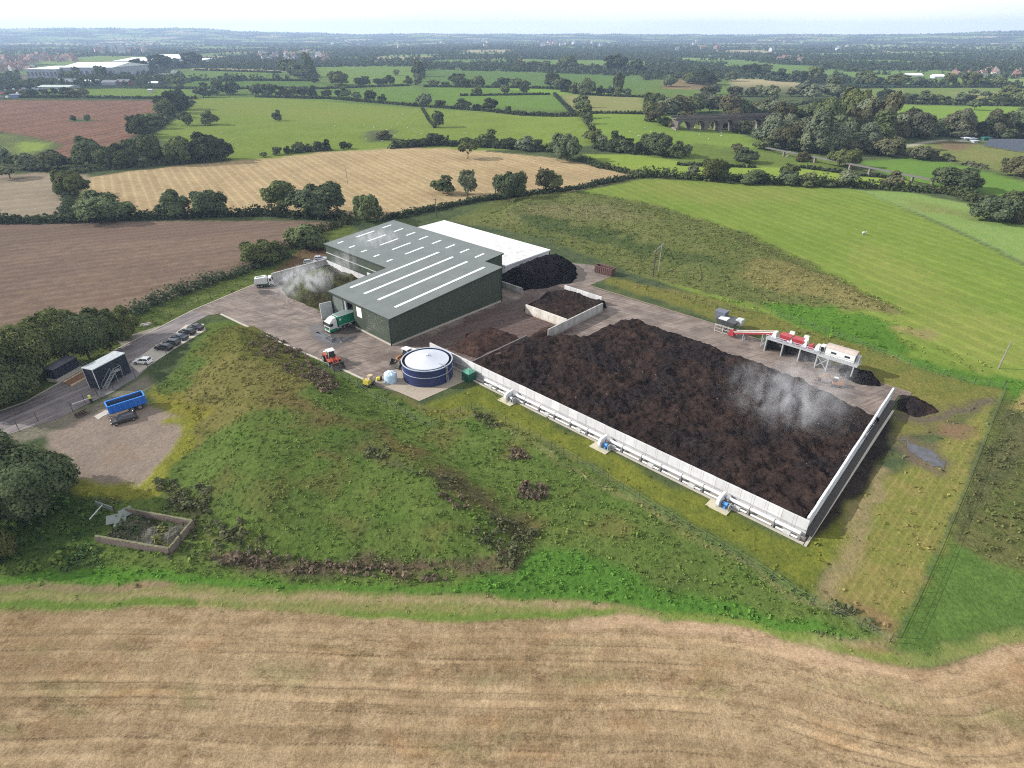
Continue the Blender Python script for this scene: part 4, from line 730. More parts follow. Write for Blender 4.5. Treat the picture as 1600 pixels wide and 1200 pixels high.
# ------------------------------------------------------------------ vehicles (x forward)
GLASS = paint("dark_glass", (.02, .025, .03), .12, .6, var=.02); TYRE = paint("tyre", (.018, .018, .018), .85, .2); RIM = paint("rim", (.3, .3, .31), .4, .5, .5); LAMP = paint("lamp_glass", (.6, .6, .58), .2, .6); RED = paint("tail_red", (.35, .02, .02), .3); BLK = paint("chassis_black", (.025, .025, .027), .7)
def wheel(par, x, y, r=.33, w=.22, z=None, n=16):
    z = r if z is None else z; s = 1 if y > 0 else -1
    o = MB().cyl((x, y - w / 2, z), (x, y + w / 2, z), r, n=n).build("wheel", TYRE, par, smooth=True)
    MB().cyl((x, y + s * w / 2, z), (x, y + s * (w / 2 + .02), z), r * .58, n=12).build("rim", RIM, o, smooth=True)
def carpaint(name, c): return paint(name, c, .22, .6, var=.03)
def make_car(label, col, pos, rz, L_=4.3, kind='hatch', group=None):
    t = thing("car", label, "car", pos, rz, group); h = L_ / 2; W_ = .88
    prof = {'hatch': [(-h, .35), (-h + .02, .8), (-h + .12, .95), (.35, .98), (h - .25, .82), (h - .02, .62), (h, .35)], 'saloon': [(-h, .38), (-h + .03, .85), (-h + .2, .97), (.5, .98), (h - .3, .82), (h - .03, .62), (h, .38)]}[kind]
    m = MB(); n = len(prof)
    def ring(y, sx, sz): return [(x * sx, y, .28 + (z - .28) * sz) for x, z in prof]
    rings = [(-W_, .96, .9), (-W_ + .06, 1, .99), (0, 1.01, 1.0), (W_ - .06, 1, .99), (W_, .96, .9)]
    V = []; Fs = []
    for y, sx, sz in rings: V += ring(y, sx, sz)
    for k in range(len(rings) - 1): Fs += [(k * n + i, k * n + (i + 1) % n, (k + 1) * n + (i + 1) % n, (k + 1) * n + i) for i in range(n)]
    Fs += [tuple(range(n)), tuple(range((len(rings) - 1) * n, len(rings) * n))]
    m.add(V, Fs); m.build("body", col, t, smooth=True)
    if kind == 'hatch': g0, g1, r0, r1 = -h + .12, h - 1.25, -h + .5, h - 2.05
    else: g0, g1, r0, r1 = -h + .55, h - 1.3, -h + 1.25, h - 2.0
    zt = 1.46 if kind == 'hatch' else 1.42
    MB().hexa([(g0, -W_ + .06, .93), (g1, -W_ + .06, .93), (g1, W_ - .06, .93), (g0, W_ - .06, .93)], [(r0, -W_ + .24, zt - .05), (r1, -W_ + .24, zt - .05), (r1, W_ - .24, zt - .05), (r0, W_ - .24, zt - .05)]).build("windows", GLASS, t)
    m = MB(); m.hexa([(r0 - .06, -W_ + .22, zt - .06), (r1 + .06, -W_ + .22, zt - .06), (r1 + .06, W_ - .22, zt - .06), (r0 - .06, W_ - .22, zt - .06)], [(r0 + .05, -W_ + .3, zt), (r1 - .05, -W_ + .3, zt), (r1 - .05, W_ - .3, zt), (r0 + .05, W_ - .3, zt)])
    for s in (-1, 1):
        m.bar((g1 - .05, s * (W_ - .07), .95), (r1, s * (W_ - .24), zt - .04), .07); m.bar((g0 + .03, s * (W_ - .07), .95), (r0, s * (W_ - .24), zt - .04), .1); m.bar(((g0 + g1) / 2 - .1, s * (W_ - .06), .95), ((r0 + r1) / 2 - .05, s * (W_ - .235), zt - .04), .07)
    m.build("car_roof", col, t)
    for s in (-1, 1):
        MB().box(h - .16, h + .005, s * .62 - .17, s * .62 + .17, .56, .7).build("headlight", LAMP, t); MB().box(-h - .005, -h + .1, s * .68 - .12, s * .68 + .12, .62, .82).build("tail_light", RED, t)
        wheel(t, h - .85, s * (W_ - .06)); wheel(t, -h + .8, s * (W_ - .06))
    return t
def cp(u, v): x, y = flat(u, v); return (x, y, .06)
PK = "cars in the parking bay by the road"
make_car("small white hatchback parked alone at the near end of the bay", carpaint("white_car", (.78, .78, .77)), cp(224, 567.5), math.radians(176), 4.1)
DKC = [("charcoal hatchback with black roof, nearest the white hatchback in the dark row", (.015, .017, .02), 257, 546, 'hatch'), ("dark grey hatchback second along the dark row from the white car", (.03, .036, .042), 269, 538.3, 'hatch'), ("slate blue saloon in the middle of the dark row of cars", (.045, .06, .085), 281.5, 530, 'saloon'),
       ("black estate car fourth along the dark row from the white car", (.02, .022, .028), 293.5, 521.6, 'hatch'), ("dark blue grey car at the far end of the row beside the bushes", (.035, .04, .05), 306.5, 514.3, 'saloon')]
for i, (lb, c, u, v, k) in enumerate(DKC): make_car(lb, carpaint("dark_car_%d" % i, c), cp(u, v), math.radians(168 - i), 4.25, k, PK)
x0, y0 = flat(174, 666); x1, y1 = flat(212, 655); make_car("glossy black estate car parked on the gravel beside the blue trailer", carpaint("gloss_black", (.02, .019, .022)), ((x0 + x1) / 2, (y0 + y1) / 2 + .5, .03), math.atan2(y1 - y0, x1 - x0) + PI, 4.6, 'hatch')
make_car("silver car behind the grey bay wall, partly veiled by steam", carpaint("silver_car", (.34, .36, .37)), cp(485, 412), math.radians(12), 4.2)
make_car("pale lilac car parked by the shed corner behind the bay wall", carpaint("lilac_car", (.45, .44, .52)), cp(501, 406.5), math.radians(10), 4.2)

# green articulated lorry backing into the shed
GL = paint("lorry_green", (.0, .17, .085), .4, .5, dirt=(.02, .1, .06), dirtamt=.3); WL = paint("lorry_white", (.55, .56, .55), .4, .5, dirt=(.3, .28, .25), dirtamt=.5)
lt = site("lorry", "green and white articulated lorry backing into the shed doorway", "lorry", -5.9, 16.75, rz=PI)
# lorry frame: x forward (away from the shed), origin under the front bumper
m = MB(); m.hexa([(-2.3, -1.23, .95), (0, -1.23, .95), (0, 1.23, .95), (-2.3, 1.23, .95)], [(-2.3, -1.2, 3.0), (-.12, -1.2, 2.75), (-.12, 1.2, 2.75), (-2.3, 1.2, 3.0)]); m.hexa([(-2.25, -1.18, 3.0), (-.2, -1.15, 2.76), (-.2, 1.15, 2.76), (-2.25, 1.18, 3.0)], [(-2.25, -1.0, 3.75), (-1.35, -.95, 3.6), (-1.35, .95, 3.6), (-2.25, 1.0, 3.75)]); m.build("cab", WL, lt)
MB().box(-2.2, .06, -1.26, 1.26, .35, 1.0).build("skirt", GL, lt); MB().hexa([(-.08, -1.1, 1.75), (.0, -1.1, 1.75), (.0, 1.1, 1.75), (-.08, 1.1, 1.75)], [(-.14, -1.1, 2.65), (-.06, -1.1, 2.65), (-.06, 1.1, 2.65), (-.14, 1.1, 2.65)]).build("windscreen", GLASS, lt)
for s in (-1, 1): MB().box(-1.15, -.3, s * 1.23 - .02, s * 1.23 + .02, 1.75, 2.5).build("side_window", GLASS, lt); MB().box(.04, .09, s * .9 - .2, s * .9 + .2, .55, .8).build("headlight", LAMP, lt); MB().box(-.15, .1, s * 1.4 - .08, s * 1.4 + .08, 1.9, 2.6).build("mirror", BLK, lt)
MB().box(.0, .08, -1.25, 1.25, .35, .5).build("bumper", WL, lt); MB().box(-.02, .05, -1.0, 1.0, 1.0, 1.5).build("grille", BLK, lt)
tr_ = MB().box(-13.6, -2.75, -1.25, 1.25, 1.25, 3.75).build("trailer_body", GL, lt); MB().box(-13.5, -2.85, -1.15, 1.15, 3.72, 3.85).build("trailer_sheet", paint("grey_green_tarp", (.12, .16, .15), .6), tr_); m = MB()
for s in (-1.27, 1.27): m.bar((-13.6, s, 3.76), (-2.75, s, 3.76), .1); m.bar((-13.6, s, 1.27), (-2.75, s, 1.27), .12)
m.bar((-2.74, -1.25, 3.8), (-2.74, 1.25, 3.8), .12); m.build("trailer_rail", paint("rail_pale", (.45, .5, .48), .5), tr_)
MB().box(-3.6, -3.0, 1.26, 1.29, 2.6, 3.2).build("door_mark", WL, tr_); MB().box(-13.4, -2.6, -.5, .5, .75, 1.1).build("chassis", BLK, lt)
for s in (-1, 1):
    for x in (-1.1, -4.2, -5.5, -10.5, -11.8): wheel(lt, x, s * 1.08, .5, .3)
MB().box(-3.3, -2.0, -1.2, -.6, .45, 1.0).cyl((-3.4, .95, .7), (-2.1, .95, .7), .3).build("fuel_tank", RIM, lt)

# white tanker lorry at the end of the grey bay wall
x, y = flat(398, 450.5); x1, y1 = flat(428, 447.5); rz = math.atan2(y1 - y, x1 - x); LN = math.hypot(x1 - x, y1 - y)
tt = thing("lorry", "white tanker lorry parked by the end of the grey bay wall", "lorry", (x, y + .8, .05), rz); k = LN / 7.6
def X(v): return v * k
MB().extrude([(X(0), 1.2), (X(-.05), 2.1), (X(.35), 2.9), (X(4.6), 3.15), (X(5.2), 2.8), (X(5.2), 1.2)], -1.15, 1.15).build("tank_body", WL, tt); MB().extrude([(X(5.6), .7), (X(5.6), 2.9), (X(6.9), 3.0), (X(7.45), 2.0), (X(7.6), 1.7), (X(7.6), .6)], -1.15, 1.15).build("cab", WL, tt)
MB().hexa([(X(7.0), -1.0, 2.0), (X(7.5), -1.0, 2.0), (X(7.5), 1.0, 2.0), (X(7.0), 1.0, 2.0)], [(X(6.6), -1.0, 2.85), (X(7.05), -1, 2.85), (X(7.05), 1, 2.85), (X(6.6), 1, 2.85)]).build("windscreen", GLASS, tt)
for s in (-1, 1):
    MB().box(X(6.0), X(6.8), s * 1.16 - .015, s * 1.16 + .015, 1.9, 2.6).build("side_window", GLASS, tt)
    for xx in (1.3, 2.5, 6.5): wheel(tt, X(xx), s * 1.0, .5, .32)
MB().box(X(.1), X(7.3), -.5, .5, .7, 1.2).build("chassis", BLK, tt); MB().box(X(2.7), X(5.4), -1.17, 1.17, .7, 1.2).build("side_locker", paint("locker_green", (.05, .09, .075), .6), tt); MB().box(X(1), X(4.2), -.25, .25, 3.0, 3.2).cyl((X(2.4), 0, 3.0), (X(2.4), 0, 3.35), .35).build("walkway", GREY, tt)

# wheel loaders
def make_loader(label, c, pos, rz, bucket_z=.05, boom=0.0):
    cm = paint("loader_" + label[:6].strip(), c, .45, .5, dirt=(.12, .08, .06), dirtamt=.5); t = thing("wheel_loader", label, "loader", pos, rz)
    m = MB(); m.hexa([(-3.0, -1.0, .75), (-.4, -1.05, .75), (-.4, 1.05, .75), (-3.0, 1.0, .75)], [(-2.75, -.85, 1.95), (-.4, -.95, 2.15), (-.4, .95, 2.15), (-2.75, .85, 1.95)]); m.box(-3.2, -3.0, -1.0, 1.0, .7, 1.3); m.build("engine_hood", cm, t)
    MB().box(-2.9, -2.2, -.8, .8, 1.98, 2.08).build("hood_grille", WL, t)
    MB().hexa([(-.7, -.8, 1.6), (.9, -.8, 1.6), (.9, .8, 1.6), (-.7, .8, 1.6)], [(-.6, -.7, 3.25), (.6, -.7, 3.25), (.6, .7, 3.25), (-.6, .7, 3.25)]).build("cab_glass", GLASS, t)
    m = MB(); m.box(-.8, .85, -.85, .85, 3.25, 3.4)
    for sx, sy in ((-.65, -.76), (-.65, .76), (.75, -.76), (.75, .76)): m.bar((sx, sy, 1.6), (sx * .85, sy * .92, 3.26), .1)
    m.build("cab_roof", WL, t); m = MB(); m.box(.5, 2.1, -.6, .6, .7, 1.7); 
    for s in (-1, 1): m.box(.9, 2.5, s * 1.15 - .32, s * 1.15 + .32, 1.5, 1.68)
    m.build("front_frame", cm, t)
    m = MB()
    for s in (-.55, .55): m.bar((1.2, s, 1.9 + boom * .3), (2.6, s, 1.5 + boom), .26, .38); m.bar((2.6, s, 1.5 + boom), (3.5, s, .55 + boom * 1.8), .24, .36)
    m.bar((1.4, 0, 1.5), (3.1, 0, 1.25 + boom * 1.4), .2); m.build("lift_arm", cm, t)
    z = bucket_z + boom * 1.6; bk = MB(); bk.extrude([(3.4, z), (4.75, z), (4.75, z + .06), (3.5, z + .14), (3.3, z + .55), (3.45, z + 1.15), (3.75, z + 1.5), (3.65, z + 1.55), (3.3, z + 1.25), (3.15, z + .55)], -1.45, 1.45)
    for s in (-1.45, 1.42): bk.extrude([(3.3, z), (4.7, z), (3.75, z + 1.5), (3.3, z + 1.2)], s, s + .04)
    bk.build("bucket", paint("bucket_steel_" + label[:6].strip(), (.10, .095, .085) if c[1] > .04 else (.09, .02, .02), .6, .4, .3, dirt=(.07, .05, .04), dirtamt=.6), t)
    for s in (-1, 1):
        wheel(t, 1.7, s * 1.15, .78, .6, n=20); wheel(t, -1.7, s * 1.15, .78, .6, n=20)
    return t
x, y = flat(519, 567); x1, y1 = flat(537, 574); make_loader("orange red wheel loader with raised cab and open bucket by the grass bank", (.32, .055, .025), (x, y, .06), math.atan2(y1 - y, x1 - x) - .35)
x, y = flat(634, 566.5); x1, y1 = flat(606, 583); make_loader("rusty brown wheel loader half hidden behind the navy tank", (.25, .11, .035), (x + .4, y + .6, .06), math.atan2(y1 - y, x1 - x), boom=.35)
# small machines
YEL = paint("machine_yellow", (.42, .34, .05), .5, .4, dirt=(.15, .12, .08), dirtamt=.5); TAN = paint("machine_tan", (.36, .28, .18), .6)
x, y = flat(577, 602); mt = thing("water_pump", "yellow mobile pump unit with tan housing on the yard edge", "pump", (x, y, .02), AL + .3)
MB().box(-1.3, 1.2, -.8, .8, .45, .75).build("skid", BLK, mt); MB().box(-1.2, .0, -.75, .75, .75, 1.7, (.1, .1, .1, .1)).build("engine_cover", YEL, mt); MB().cyl((.65, 0, .75), (.65, 0, 2.2), .62, .58, 14).build("housing", TAN, mt, smooth=True); MB().bar((-.9, .4, 1.6), (-.9, .4, 2.3), .14).bar((-.6, -.4, 1.5), (.2, -.2, 2.0), .16).build("exhaust_pipe", GREY, mt)
for s in (-1, 1): wheel(mt, -.7, s * .8, .38, .2); wheel(mt, .7, s * .8, .38, .2)
x, y = flat(592, 594.5); ct = thing("fuel_can", "small yellow and black barrel beside the pale blue tank", "barrel", (x, y, .06), .4); MB().cyl((-.5, 0, .45), (.25, 0, .45), .42, n=14).build("barrel_body", paint("bright_yellow", (.6, .52, .06), .5), ct, smooth=True); MB().cyl((.26, 0, .45), (.75, 0, .45), .4, n=14).build("barrel_end", BLK, ct, smooth=True)
x, y = flat(505.5, 488.5); fk = thing("forklift", "small pinkish white forklift beside the steaming bay", "forklift", (x, y, .06), AL + 2.4); MB().box(-1.2, .6, -.6, .6, .35, 1.25, (.15, .05, .05, .05)).build("truck_body", paint("pinkish_white", (.6, .5, .44), .5), fk)
m = MB()
for sx, sy in ((-.7, -.5), (-.7, .5), (.45, -.5), (.45, .5)): m.bar((sx, sy, 1.2), (sx * .9, sy, 2.1), .07)
m.box(-.8, .55, -.55, .55, 2.1, 2.18); m.build("overhead_guard", BLK, fk); MB().bar((.7, -.35, .1), (.7, -.35, 2.2), .1).bar((.7, .35, .1), (.7, .35, 2.2), .1).bar((.7, -.3, .12), (1.7, -.3, .12), .12, .05).bar((.7, .3, .12), (1.7, .3, .12), .12, .05).build("fork_mast", BLK, fk)
for s in (-1, 1): wheel(fk, -.8, s * .52, .28, .18); wheel(fk, .35, s * .52, .32, .2)
# blue tipping trailer
x0, y0 = flat(172, 652); x1, y1 = flat(226, 634.5); rz = math.atan2(y1 - y0, x1 - x0); LN = math.hypot(x1 - x0, y1 - y0)
BT = paint("trailer_blue", (.012, .11, .48), .4, .5, var=.1, dirt=(.03, .1, .3), dirtamt=.4); BI = paint("trailer_inside", (.03, .06, .13), .6, dirt=(.1, .08, .06), dirtamt=.6)
bt = thing("tipping_trailer", "bright blue open topped tipping trailer on the gravel", "trailer", (x0, y0 + .3, .03), rz)
l0, l1, w, z0, z1 = -.1, LN + .35, 1.22, 1.05, 2.75; m = MB()
m.box(l0, l1, -w, w, z0, z0 + .1); m.box(l0, l1, -w, -w + .1, z0 + .1, z1); m.box(l0, l1, w - .1, w, z0 + .1, z1); m.box(l0, l0 + .12, -w + .1, w - .1, z0 + .1, z1); m.box(l1 - .12, l1, -w + .1, w - .1, z0 + .1, z1); bd = m.build("trailer_body", BT, bt)
m = MB(); m.box(l0 + .13, l1 - .13, -w + .11, -w + .13, z0 + .12, z1 - .05); m.box(l0 + .13, l1 - .13, w - .13, w - .11, z0 + .12, z1 - .05); m.box(l0 + .13, l1 - .13, -w + .14, w - .14, z0 + .11, z0 + .16); m.build("load_floor", BI, bd)
m = MB()
for k in range(8):
    xx = l0 + .25 + (l1 - l0 - .5) * k / 7
    for s in (-1, 1): m.box(xx - .06, xx + .06, s * (w + .05) - .05, s * (w + .05) + .05, z0, z1)
for s in (-1, 1): m.bar((l0, s * (w + .03), z1 + .05), (l1, s * (w + .03), z1 + .05), .2, .14)
m.bar((l0 + .05, -w, z1 + .05), (l0 + .05, w, z1 + .05), .2, .14); m.bar((l1 - .05, -w, z1 + .05), (l1 - .05, w, z1 + .05), .2, .14); m.build("side_rib", paint("trailer_blue_light", (.03, .2, .6), .4), bd)
MB().box(l0 + .3, l1 - .2, -.45, .45, .6, 1.04).build("chassis", BLK, bt); MB().bar((l0 - 1.2, 0, .55), (l0 + .5, 0, .8), .18).bar((l0 - .2, .3, .03), (l0 - .2, .3, .8), .12).build("drawbar", paint("drawbar_pale", (.4, .4, .38), .6), bt)
for s in (-1, 1): wheel(bt, l1 - 2.9, s * 1.0, .58, .42, n=18); wheel(bt, l1 - 1.45, s * 1.0, .58, .42, n=18)
# toothed bucket attachment, barrier, concrete strip
x, y = flat(129, 648.5); bk = thing("loader_bucket", "brown toothed bucket attachment lying on the gravel by the fence", "bucket", (x, y, .04), math.radians(-25)); RST = paint("rusty_brown", (.085, .06, .045), .8, .2, dirt=(.16, .1, .06))
m = MB(); m.extrude([(-.6, 0), (.65, 0), (.65, .08), (-.4, .15), (-.5, .6), (.1, .95), (0, 1.02), (-.65, .7)], -1.1, 1.1); m.build("bucket_shell", RST, bk)
for k in range(5): MB().hexa([(.1, -1.0 + k * .47, .9), (.7, -.97 + k * .47, .72), (.7, -.87 + k * .47, .72), (.1, -.84 + k * .47, .9)], [(.1, -1.0 + k * .47, 1.05), (.7, -.97 + k * .47, .8), (.7, -.87 + k * .47, .8), (.1, -.84 + k * .47, 1.05)]).build("tooth", RST, bk)
bx, by = flat(143.5, 629.5); ex, ey = flat(119, 637); br = thing("barrier", "road barrier with white boom and yellow topped cabinet at the gate", "barrier", (bx, by, .05), math.atan2(ey - by, ex - bx)); bl = math.hypot(ex - bx, ey - by)
MB().box(-.25, .25, -.25, .25, 0, 1.1).build("cabinet", BLK, br); MB().box(-.28, .28, -.28, .28, 1.1, 1.75, (.06, .06, .06, .06)).build("cabinet_top", paint("hi_vis", (.62, .6, .12), .5), br); MB().bar((.2, .0, 1.15), (bl + .4, 0, .95), .13).build("boom", WL, br)
sheet("concrete_strip", [(147, 651), (165, 641), (172, 643), (154, 656)], .06, CONC, 2.0)

# ------------------------------------------------------------------ cabins by the road
NV = cladding("navy_cabin", np.array([.014, .018, .034]), .3, 2, .5, .4)
def frame_of(near, right, left):
    N_ = Vector(flat(*near)); R_ = Vector(flat(*right)); d = (R_ - N_); L_ = d.length; d.normalize(); n_ = Vector((-d.y, d.x)); w_ = abs((Vector(flat(*left)) - N_).dot(n_)); return N_, math.atan2(d.y, d.x), L_, max(w_, 1.5)
N_, rz, LN, wd = frame_of((157, 609), (205.6, 582), (140, 607.5)); HC = 4.75
oc = thing("site_office", "two storey navy cabin with pale roof and outside steel stair", "cabin", (N_.x, N_.y, .06), rz); wd = 2.9
MB().box(0, LN, 0, wd, 0, HC).build("wall", NV, oc); m = MB(); m.box(-.12, LN + .12, -.12, wd + .12, HC, HC + .14); rfo = m.build("roof", paint("pale_ribbed_roof", (.33, .36, .38), .5, .4, dirt=(.3, .32, .33)), oc); m = MB()
for k in range(18): xx = LN * (k + .5) / 18; m.box(xx - .04, xx + .04, -.1, wd + .1, HC + .14, HC + .2)
m.build("roof_rib", paint("pale_rib", (.4, .43, .45), .5), rfo)
SG = paint("stair_galv", (.36, .39, .4), .45, .4, .5); st_ = bpy.data.objects.new("stair", None); COL.objects.link(st_); st_.parent = oc
sx = LN * .44; m = MB(); m.box(sx, sx + 1.7, -1.15, -.02, 2.38, 2.46); m.build("landing", SG, st_); m = MB()
for k in range(12): t = k / 11; xx = sx - 2.9 * (1 - t); m.box(xx - .12, xx + .14, -1.1, -.12, 2.38 * t, 2.38 * t + .05)
m.build("tread", SG, st_); m = MB()
for yy in (-1.14, -.1): m.bar((sx - 3.0, yy, .02), (sx, yy, 2.4), .08, .2); m.bar((sx - 3.0, yy, 1.0), (sx, yy, 3.4), .07); m.bar((sx - 3.0, yy, .0), (sx - 3.0, yy, 1.0), .07); m.bar((sx, yy, 2.4), (sx, yy, 3.45), .07)
m.bar((sx, -1.14, 3.42), (sx + 1.7, -1.14, 3.42), .07); m.bar((sx, -1.14, 2.95), (sx + 1.7, -1.14, 2.95), .05); m.bar((sx + 1.7, -1.14, 2.4), (sx + 1.7, -1.14, 3.45), .07); m.bar((sx + 1.7, -1.14, 3.42), (sx + 1.7, 0, 3.42), .07); m.build("handrail", SG, st_)
m = MB()
for xx in (sx + .1, sx + 1.6): m.bar((xx, -1.05, 0), (xx, -1.05, 2.4), .1)
m.build("landing_leg", SG, st_)
MB().box(sx + .5, sx + 1.4, -.05, -.005, 2.5, 4.5).build("door", paint("door_dark", (.03, .035, .05), .4), oc); MB().box(sx - 2.6, sx - 1.4, -.05, -.005, 3.0, 4.0).build("window", GLASS, oc); MB().box(sx + 1.9, sx + 2.9, -.05, -.005, .2, 2.0).build("door", paint("door_dark", (.03, .035, .05), .4), oc); MB().box(-.05, -.005, .4, wd - .4, 1.0, 2.0).build("window", GLASS, oc)
MB().bar((-.1, .0, 0.1), (-.1, .0, HC), .1).bar((-.1, wd, 0.1), (-.1, wd, HC), .1).build("downpipe", paint("pipe_pale", (.5, .5, .5), .5), oc)
N_, rz, LN, wd = frame_of((91, 598.5), (128, 577.5), (74, 591))
wc = thing("weighbridge_cabin", "small navy cabin on a pale concrete plinth beside the weighbridge", "cabin", (N_.x, N_.y, .05), rz); wd = 2.7
MB().box(0, LN, 0, wd, 0, .85).build("plinth", CONC, wc); MB().box(.05, LN - .05, .08, wd - .05, .85, 3.2).build("wall", NV, wc); MB().box(-.1, LN + .1, -.1, wd + .1, 3.2, 3.32).build("roof", paint("dull_roof", (.11, .11, .13), .6, dirt=(.2, .2, .2)), wc)
MB().box(.9, 2.0, .02, .075, 1.7, 2.6).build("window", GLASS, wc); MB().box(-.01, .045, .9, 1.8, .9, 2.9).build("door", paint("door_dark", (.03, .035, .05), .4), wc); m = MB(); 
for a, b in (((LN + .1, 0, 1), (LN + 1.6, 0, 1)), ((LN + .1, 0, .5), (LN + 1.6, 0, .5)), ((LN + 1.6, 0, 0), (LN + 1.6, 0, 1)), ((LN + .1, 1.2, 1), (LN + 1.6, 1.2, 1)), ((LN + .1, 0, 0), (LN + .1, 0, 1)), ((LN + 1.6, 1.2, 0), (LN + 1.6, 1.2, 1)), ((LN + 1.6, 0, 1), (LN + 1.6, 1.2, 1))): m.bar(a, b, .08)
m.build("guard_rail", SG, wc)
wbp = [flat(100, 598.5), flat(132, 580.5), flat(138, 590), flat(112, 604)]; m = MB(); m.prism([(p[0], p[1]) for p in wbp], .05, .2); wbo = thing("weighbridge", "rust brown weighbridge plate with pale edge between the two cabins", "weighbridge", (*wbp[0], 0)); pl = m.build("deck_plate", paint("rust_plate", (.17, .09, .055), .7, .3, dirt=(.1, .07, .06)), wbo); pl.location = (-wbp[0][0], -wbp[0][1], 0)
m = MB(); a = Vector((*wbp[3], .2)); b = Vector((*wbp[2], .2)); m.bar(a, b, .35, .3); m.bar((*wbp[0], .2), (*wbp[1], .2), .25, .3); e_ = m.build("edge_beam", paint("edge_tan", (.5, .4, .25), .7), wbo); e_.location = (-wbp[0][0], -wbp[0][1], 0)

# ------------------------------------------------------------------ skip and sorting line on the far side
N_, rz, LN, wd = frame_of((955, 432.5), (928.5, 425.5), (956, 430)); skp = thing("skip", "rust red open topped skip at the edge of the yard", "skip", (N_.x, N_.y, .06), rz)
SK = paint("skip_red", (.085, .042, .036), .7, .3, dirt=(.07, .04, .035)); wd = -2.3; m = MB(); h_ = 2.3
m.box(0, LN, -2.3, 0, .2, .3); m.box(0, LN, -.1, 0, .3, h_); m.box(0, LN, -2.3, -2.2, .3, h_); m.box(0, .1, -2.2, -.1, .3, h_); m.box(LN - .1, LN, -2.2, -.1, .3, h_); m.build("skip_body", SK, skp); m = MB()
for k in range(9):
    xx = LN * (k + .5) / 9
    for yy in (.06, -2.36): m.box(xx - .07, xx + .07, yy - .06, yy + .06, .2, h_)
m.bar((0, .03, h_), (LN, .03, h_), .18); m.bar((0, -2.33, h_), (LN, -2.33, h_), .18); m.bar((0, -2.3, h_), (0, 0, h_), .18); m.bar((LN, -2.3, h_), (LN, 0, h_), .18); m.build("skip_rib", paint("skip_rib_red", (.11, .06, .052), .7), skp); MB().box(.2, LN - .2, -2.1, -.2, .3, 1.7).build("load", HB, skp)
RD = paint("conveyor_red", (.3, .028, .035), .45, .5, dirt=(.25, .1, .1), dirtamt=.4); LGY = paint("plant_pale_grey", (.30, .31, .32), .55, dirt=(.25, .22, .2)); DGY = paint("plant_dark", (.05, .055, .06), .6, dirt=(.12, .1, .09))
# all machines sit along b (site frame), x = a, y = b
sm = site("screening_machine", "dark screening machine with grey frame at the head of the red conveyor", "machine", 56.8, -50.5)
m = SB(); m.hexa([(-.2, -2.2, 2.0), (2.4, -2.2, 2.0), (2.4, 1.4, 2.0), (-.2, 1.4, 2.0)], [(-.7, -2.8, 3.3), (3.0, -2.8, 3.3), (3.0, 1.9, 3.3), (-.7, 1.9, 3.3)]); m.build("screen_box", DGY, sm); m = SB(); m.hexa([(1.2, .8, 2.2), (3, .8, 2.2), (3, 2.8, 2.2), (1.2, 2.8, 2.2)], [(.9, .6, 4.4), (3.2, .6, 4.4), (3.2, 3.2, 4.4), (.9, 3.2, 4.4)]); m.build("feed_hopper", paint("hopper_blue_grey", (.10, .11, .14), .6), sm)
SB().box(-.4, 1.4, -.6, 1.4, 3.3, 3.5).build("white_cover", WL, sm); SB().box(1.2, 2.9, -3.4, -2.0, 2.3, 3.6).build("engine_housing", paint("housing_grey", (.36, .38, .38), .5), sm); m = SB()
for a in (-.6, 2.6):
    for b in (-2.5, -.2, 1.7): m.bar((a, b, 0), (a, b, 2.1), .2)
for b in (-2.5, -.2, 1.7): m.bar((-.6, b, 1.1), (2.6, b, 1.1), .14)
m.bar((-.6, -2.5, .3), (-.6, 1.7, .3), .16); m.bar((-.6, -2.5, 1.9), (-.6, 1.7, 1.9), .2); m.bar((-.6, -2.5, 1.1), (-.6, 1.7, 1.1), .12); m.build("frame", paint("frame_tan_grey", (.3, .29, .27), .6), sm)
cv = site("conveyor", "long red inclined conveyor feeding the sorting platform", "conveyor", 56.2, -53.2)
m = SB(); m.bar((0, 0, 1.1), (.0, -9.4, 4.0), .95, .35); m.build("conveyor_beam", RD, cv); m = SB(); m.bar((0, .2, 1.35), (0, -9.6, 4.25), .7, .08); m.build("belt", DGY, cv); m = SB()
for s in (-.55, .55): m.bar((s, 0, 1.5), (s, -9.4, 4.35), .06, .22)
m.build("side_guard", paint("guard_pale", (.5, .44, .4), .5), cv); m = SB()
for b, z in ((-2.6, 1.8), (-6.8, 3.1)):
    for s in (-.5, .5): m.bar((s, b, 0), (s, b, z), .16)
    m.bar((-.5, b, z * .5), (.5, b, z * .5), .1)
m.bar((-.5, -6.8, .2), (-.5, -8.6, 3.3), .12); m.build("leg", GREY, cv); SB().box(-.7, .7, -.5, .9, .5, 1.7, (.0, .0, .3, .3)).build("tail_hopper", RD, cv)
sp_ = site("sorting_platform", "raised grey sorting platform with red hoppers over dark bays", "platform", 54.3, -61.2); Z = 2.9
SB().box(0, 3.2, -11.2, 0, Z, Z + .3).build("deck", LGY, sp_); m = SB()
for b in (-.2, -3.8, -7.4, -11.0):
    for a in (.1, 3.0): m.bar((a, b, 0), (a, b, Z), .22)
m.build("leg", LGY, sp_); m = SB()
for b in (-.2, -3.8, -7.4, -11.0): m.box(.5, 3.2, b - .12, b + .12, 0, 2.3)
m.box(3.0, 3.2, -11, -.2, 0, 2.5); m.build("bay_wall", paint("bay_dark", (.07, .065, .065), .8, dirt=(.03, .03, .03)), sp_); m = SB()
m.bar((0, 0, Z + 1.1), (0, -11.2, Z + 1.1), .08); m.bar((0, 0, Z + .7), (0, -11.2, Z + .7), .06)
for k in range(10): m.bar((0, -11.2 * k / 9, Z + .2), (0, -11.2 * k / 9, Z + 1.1), .07)
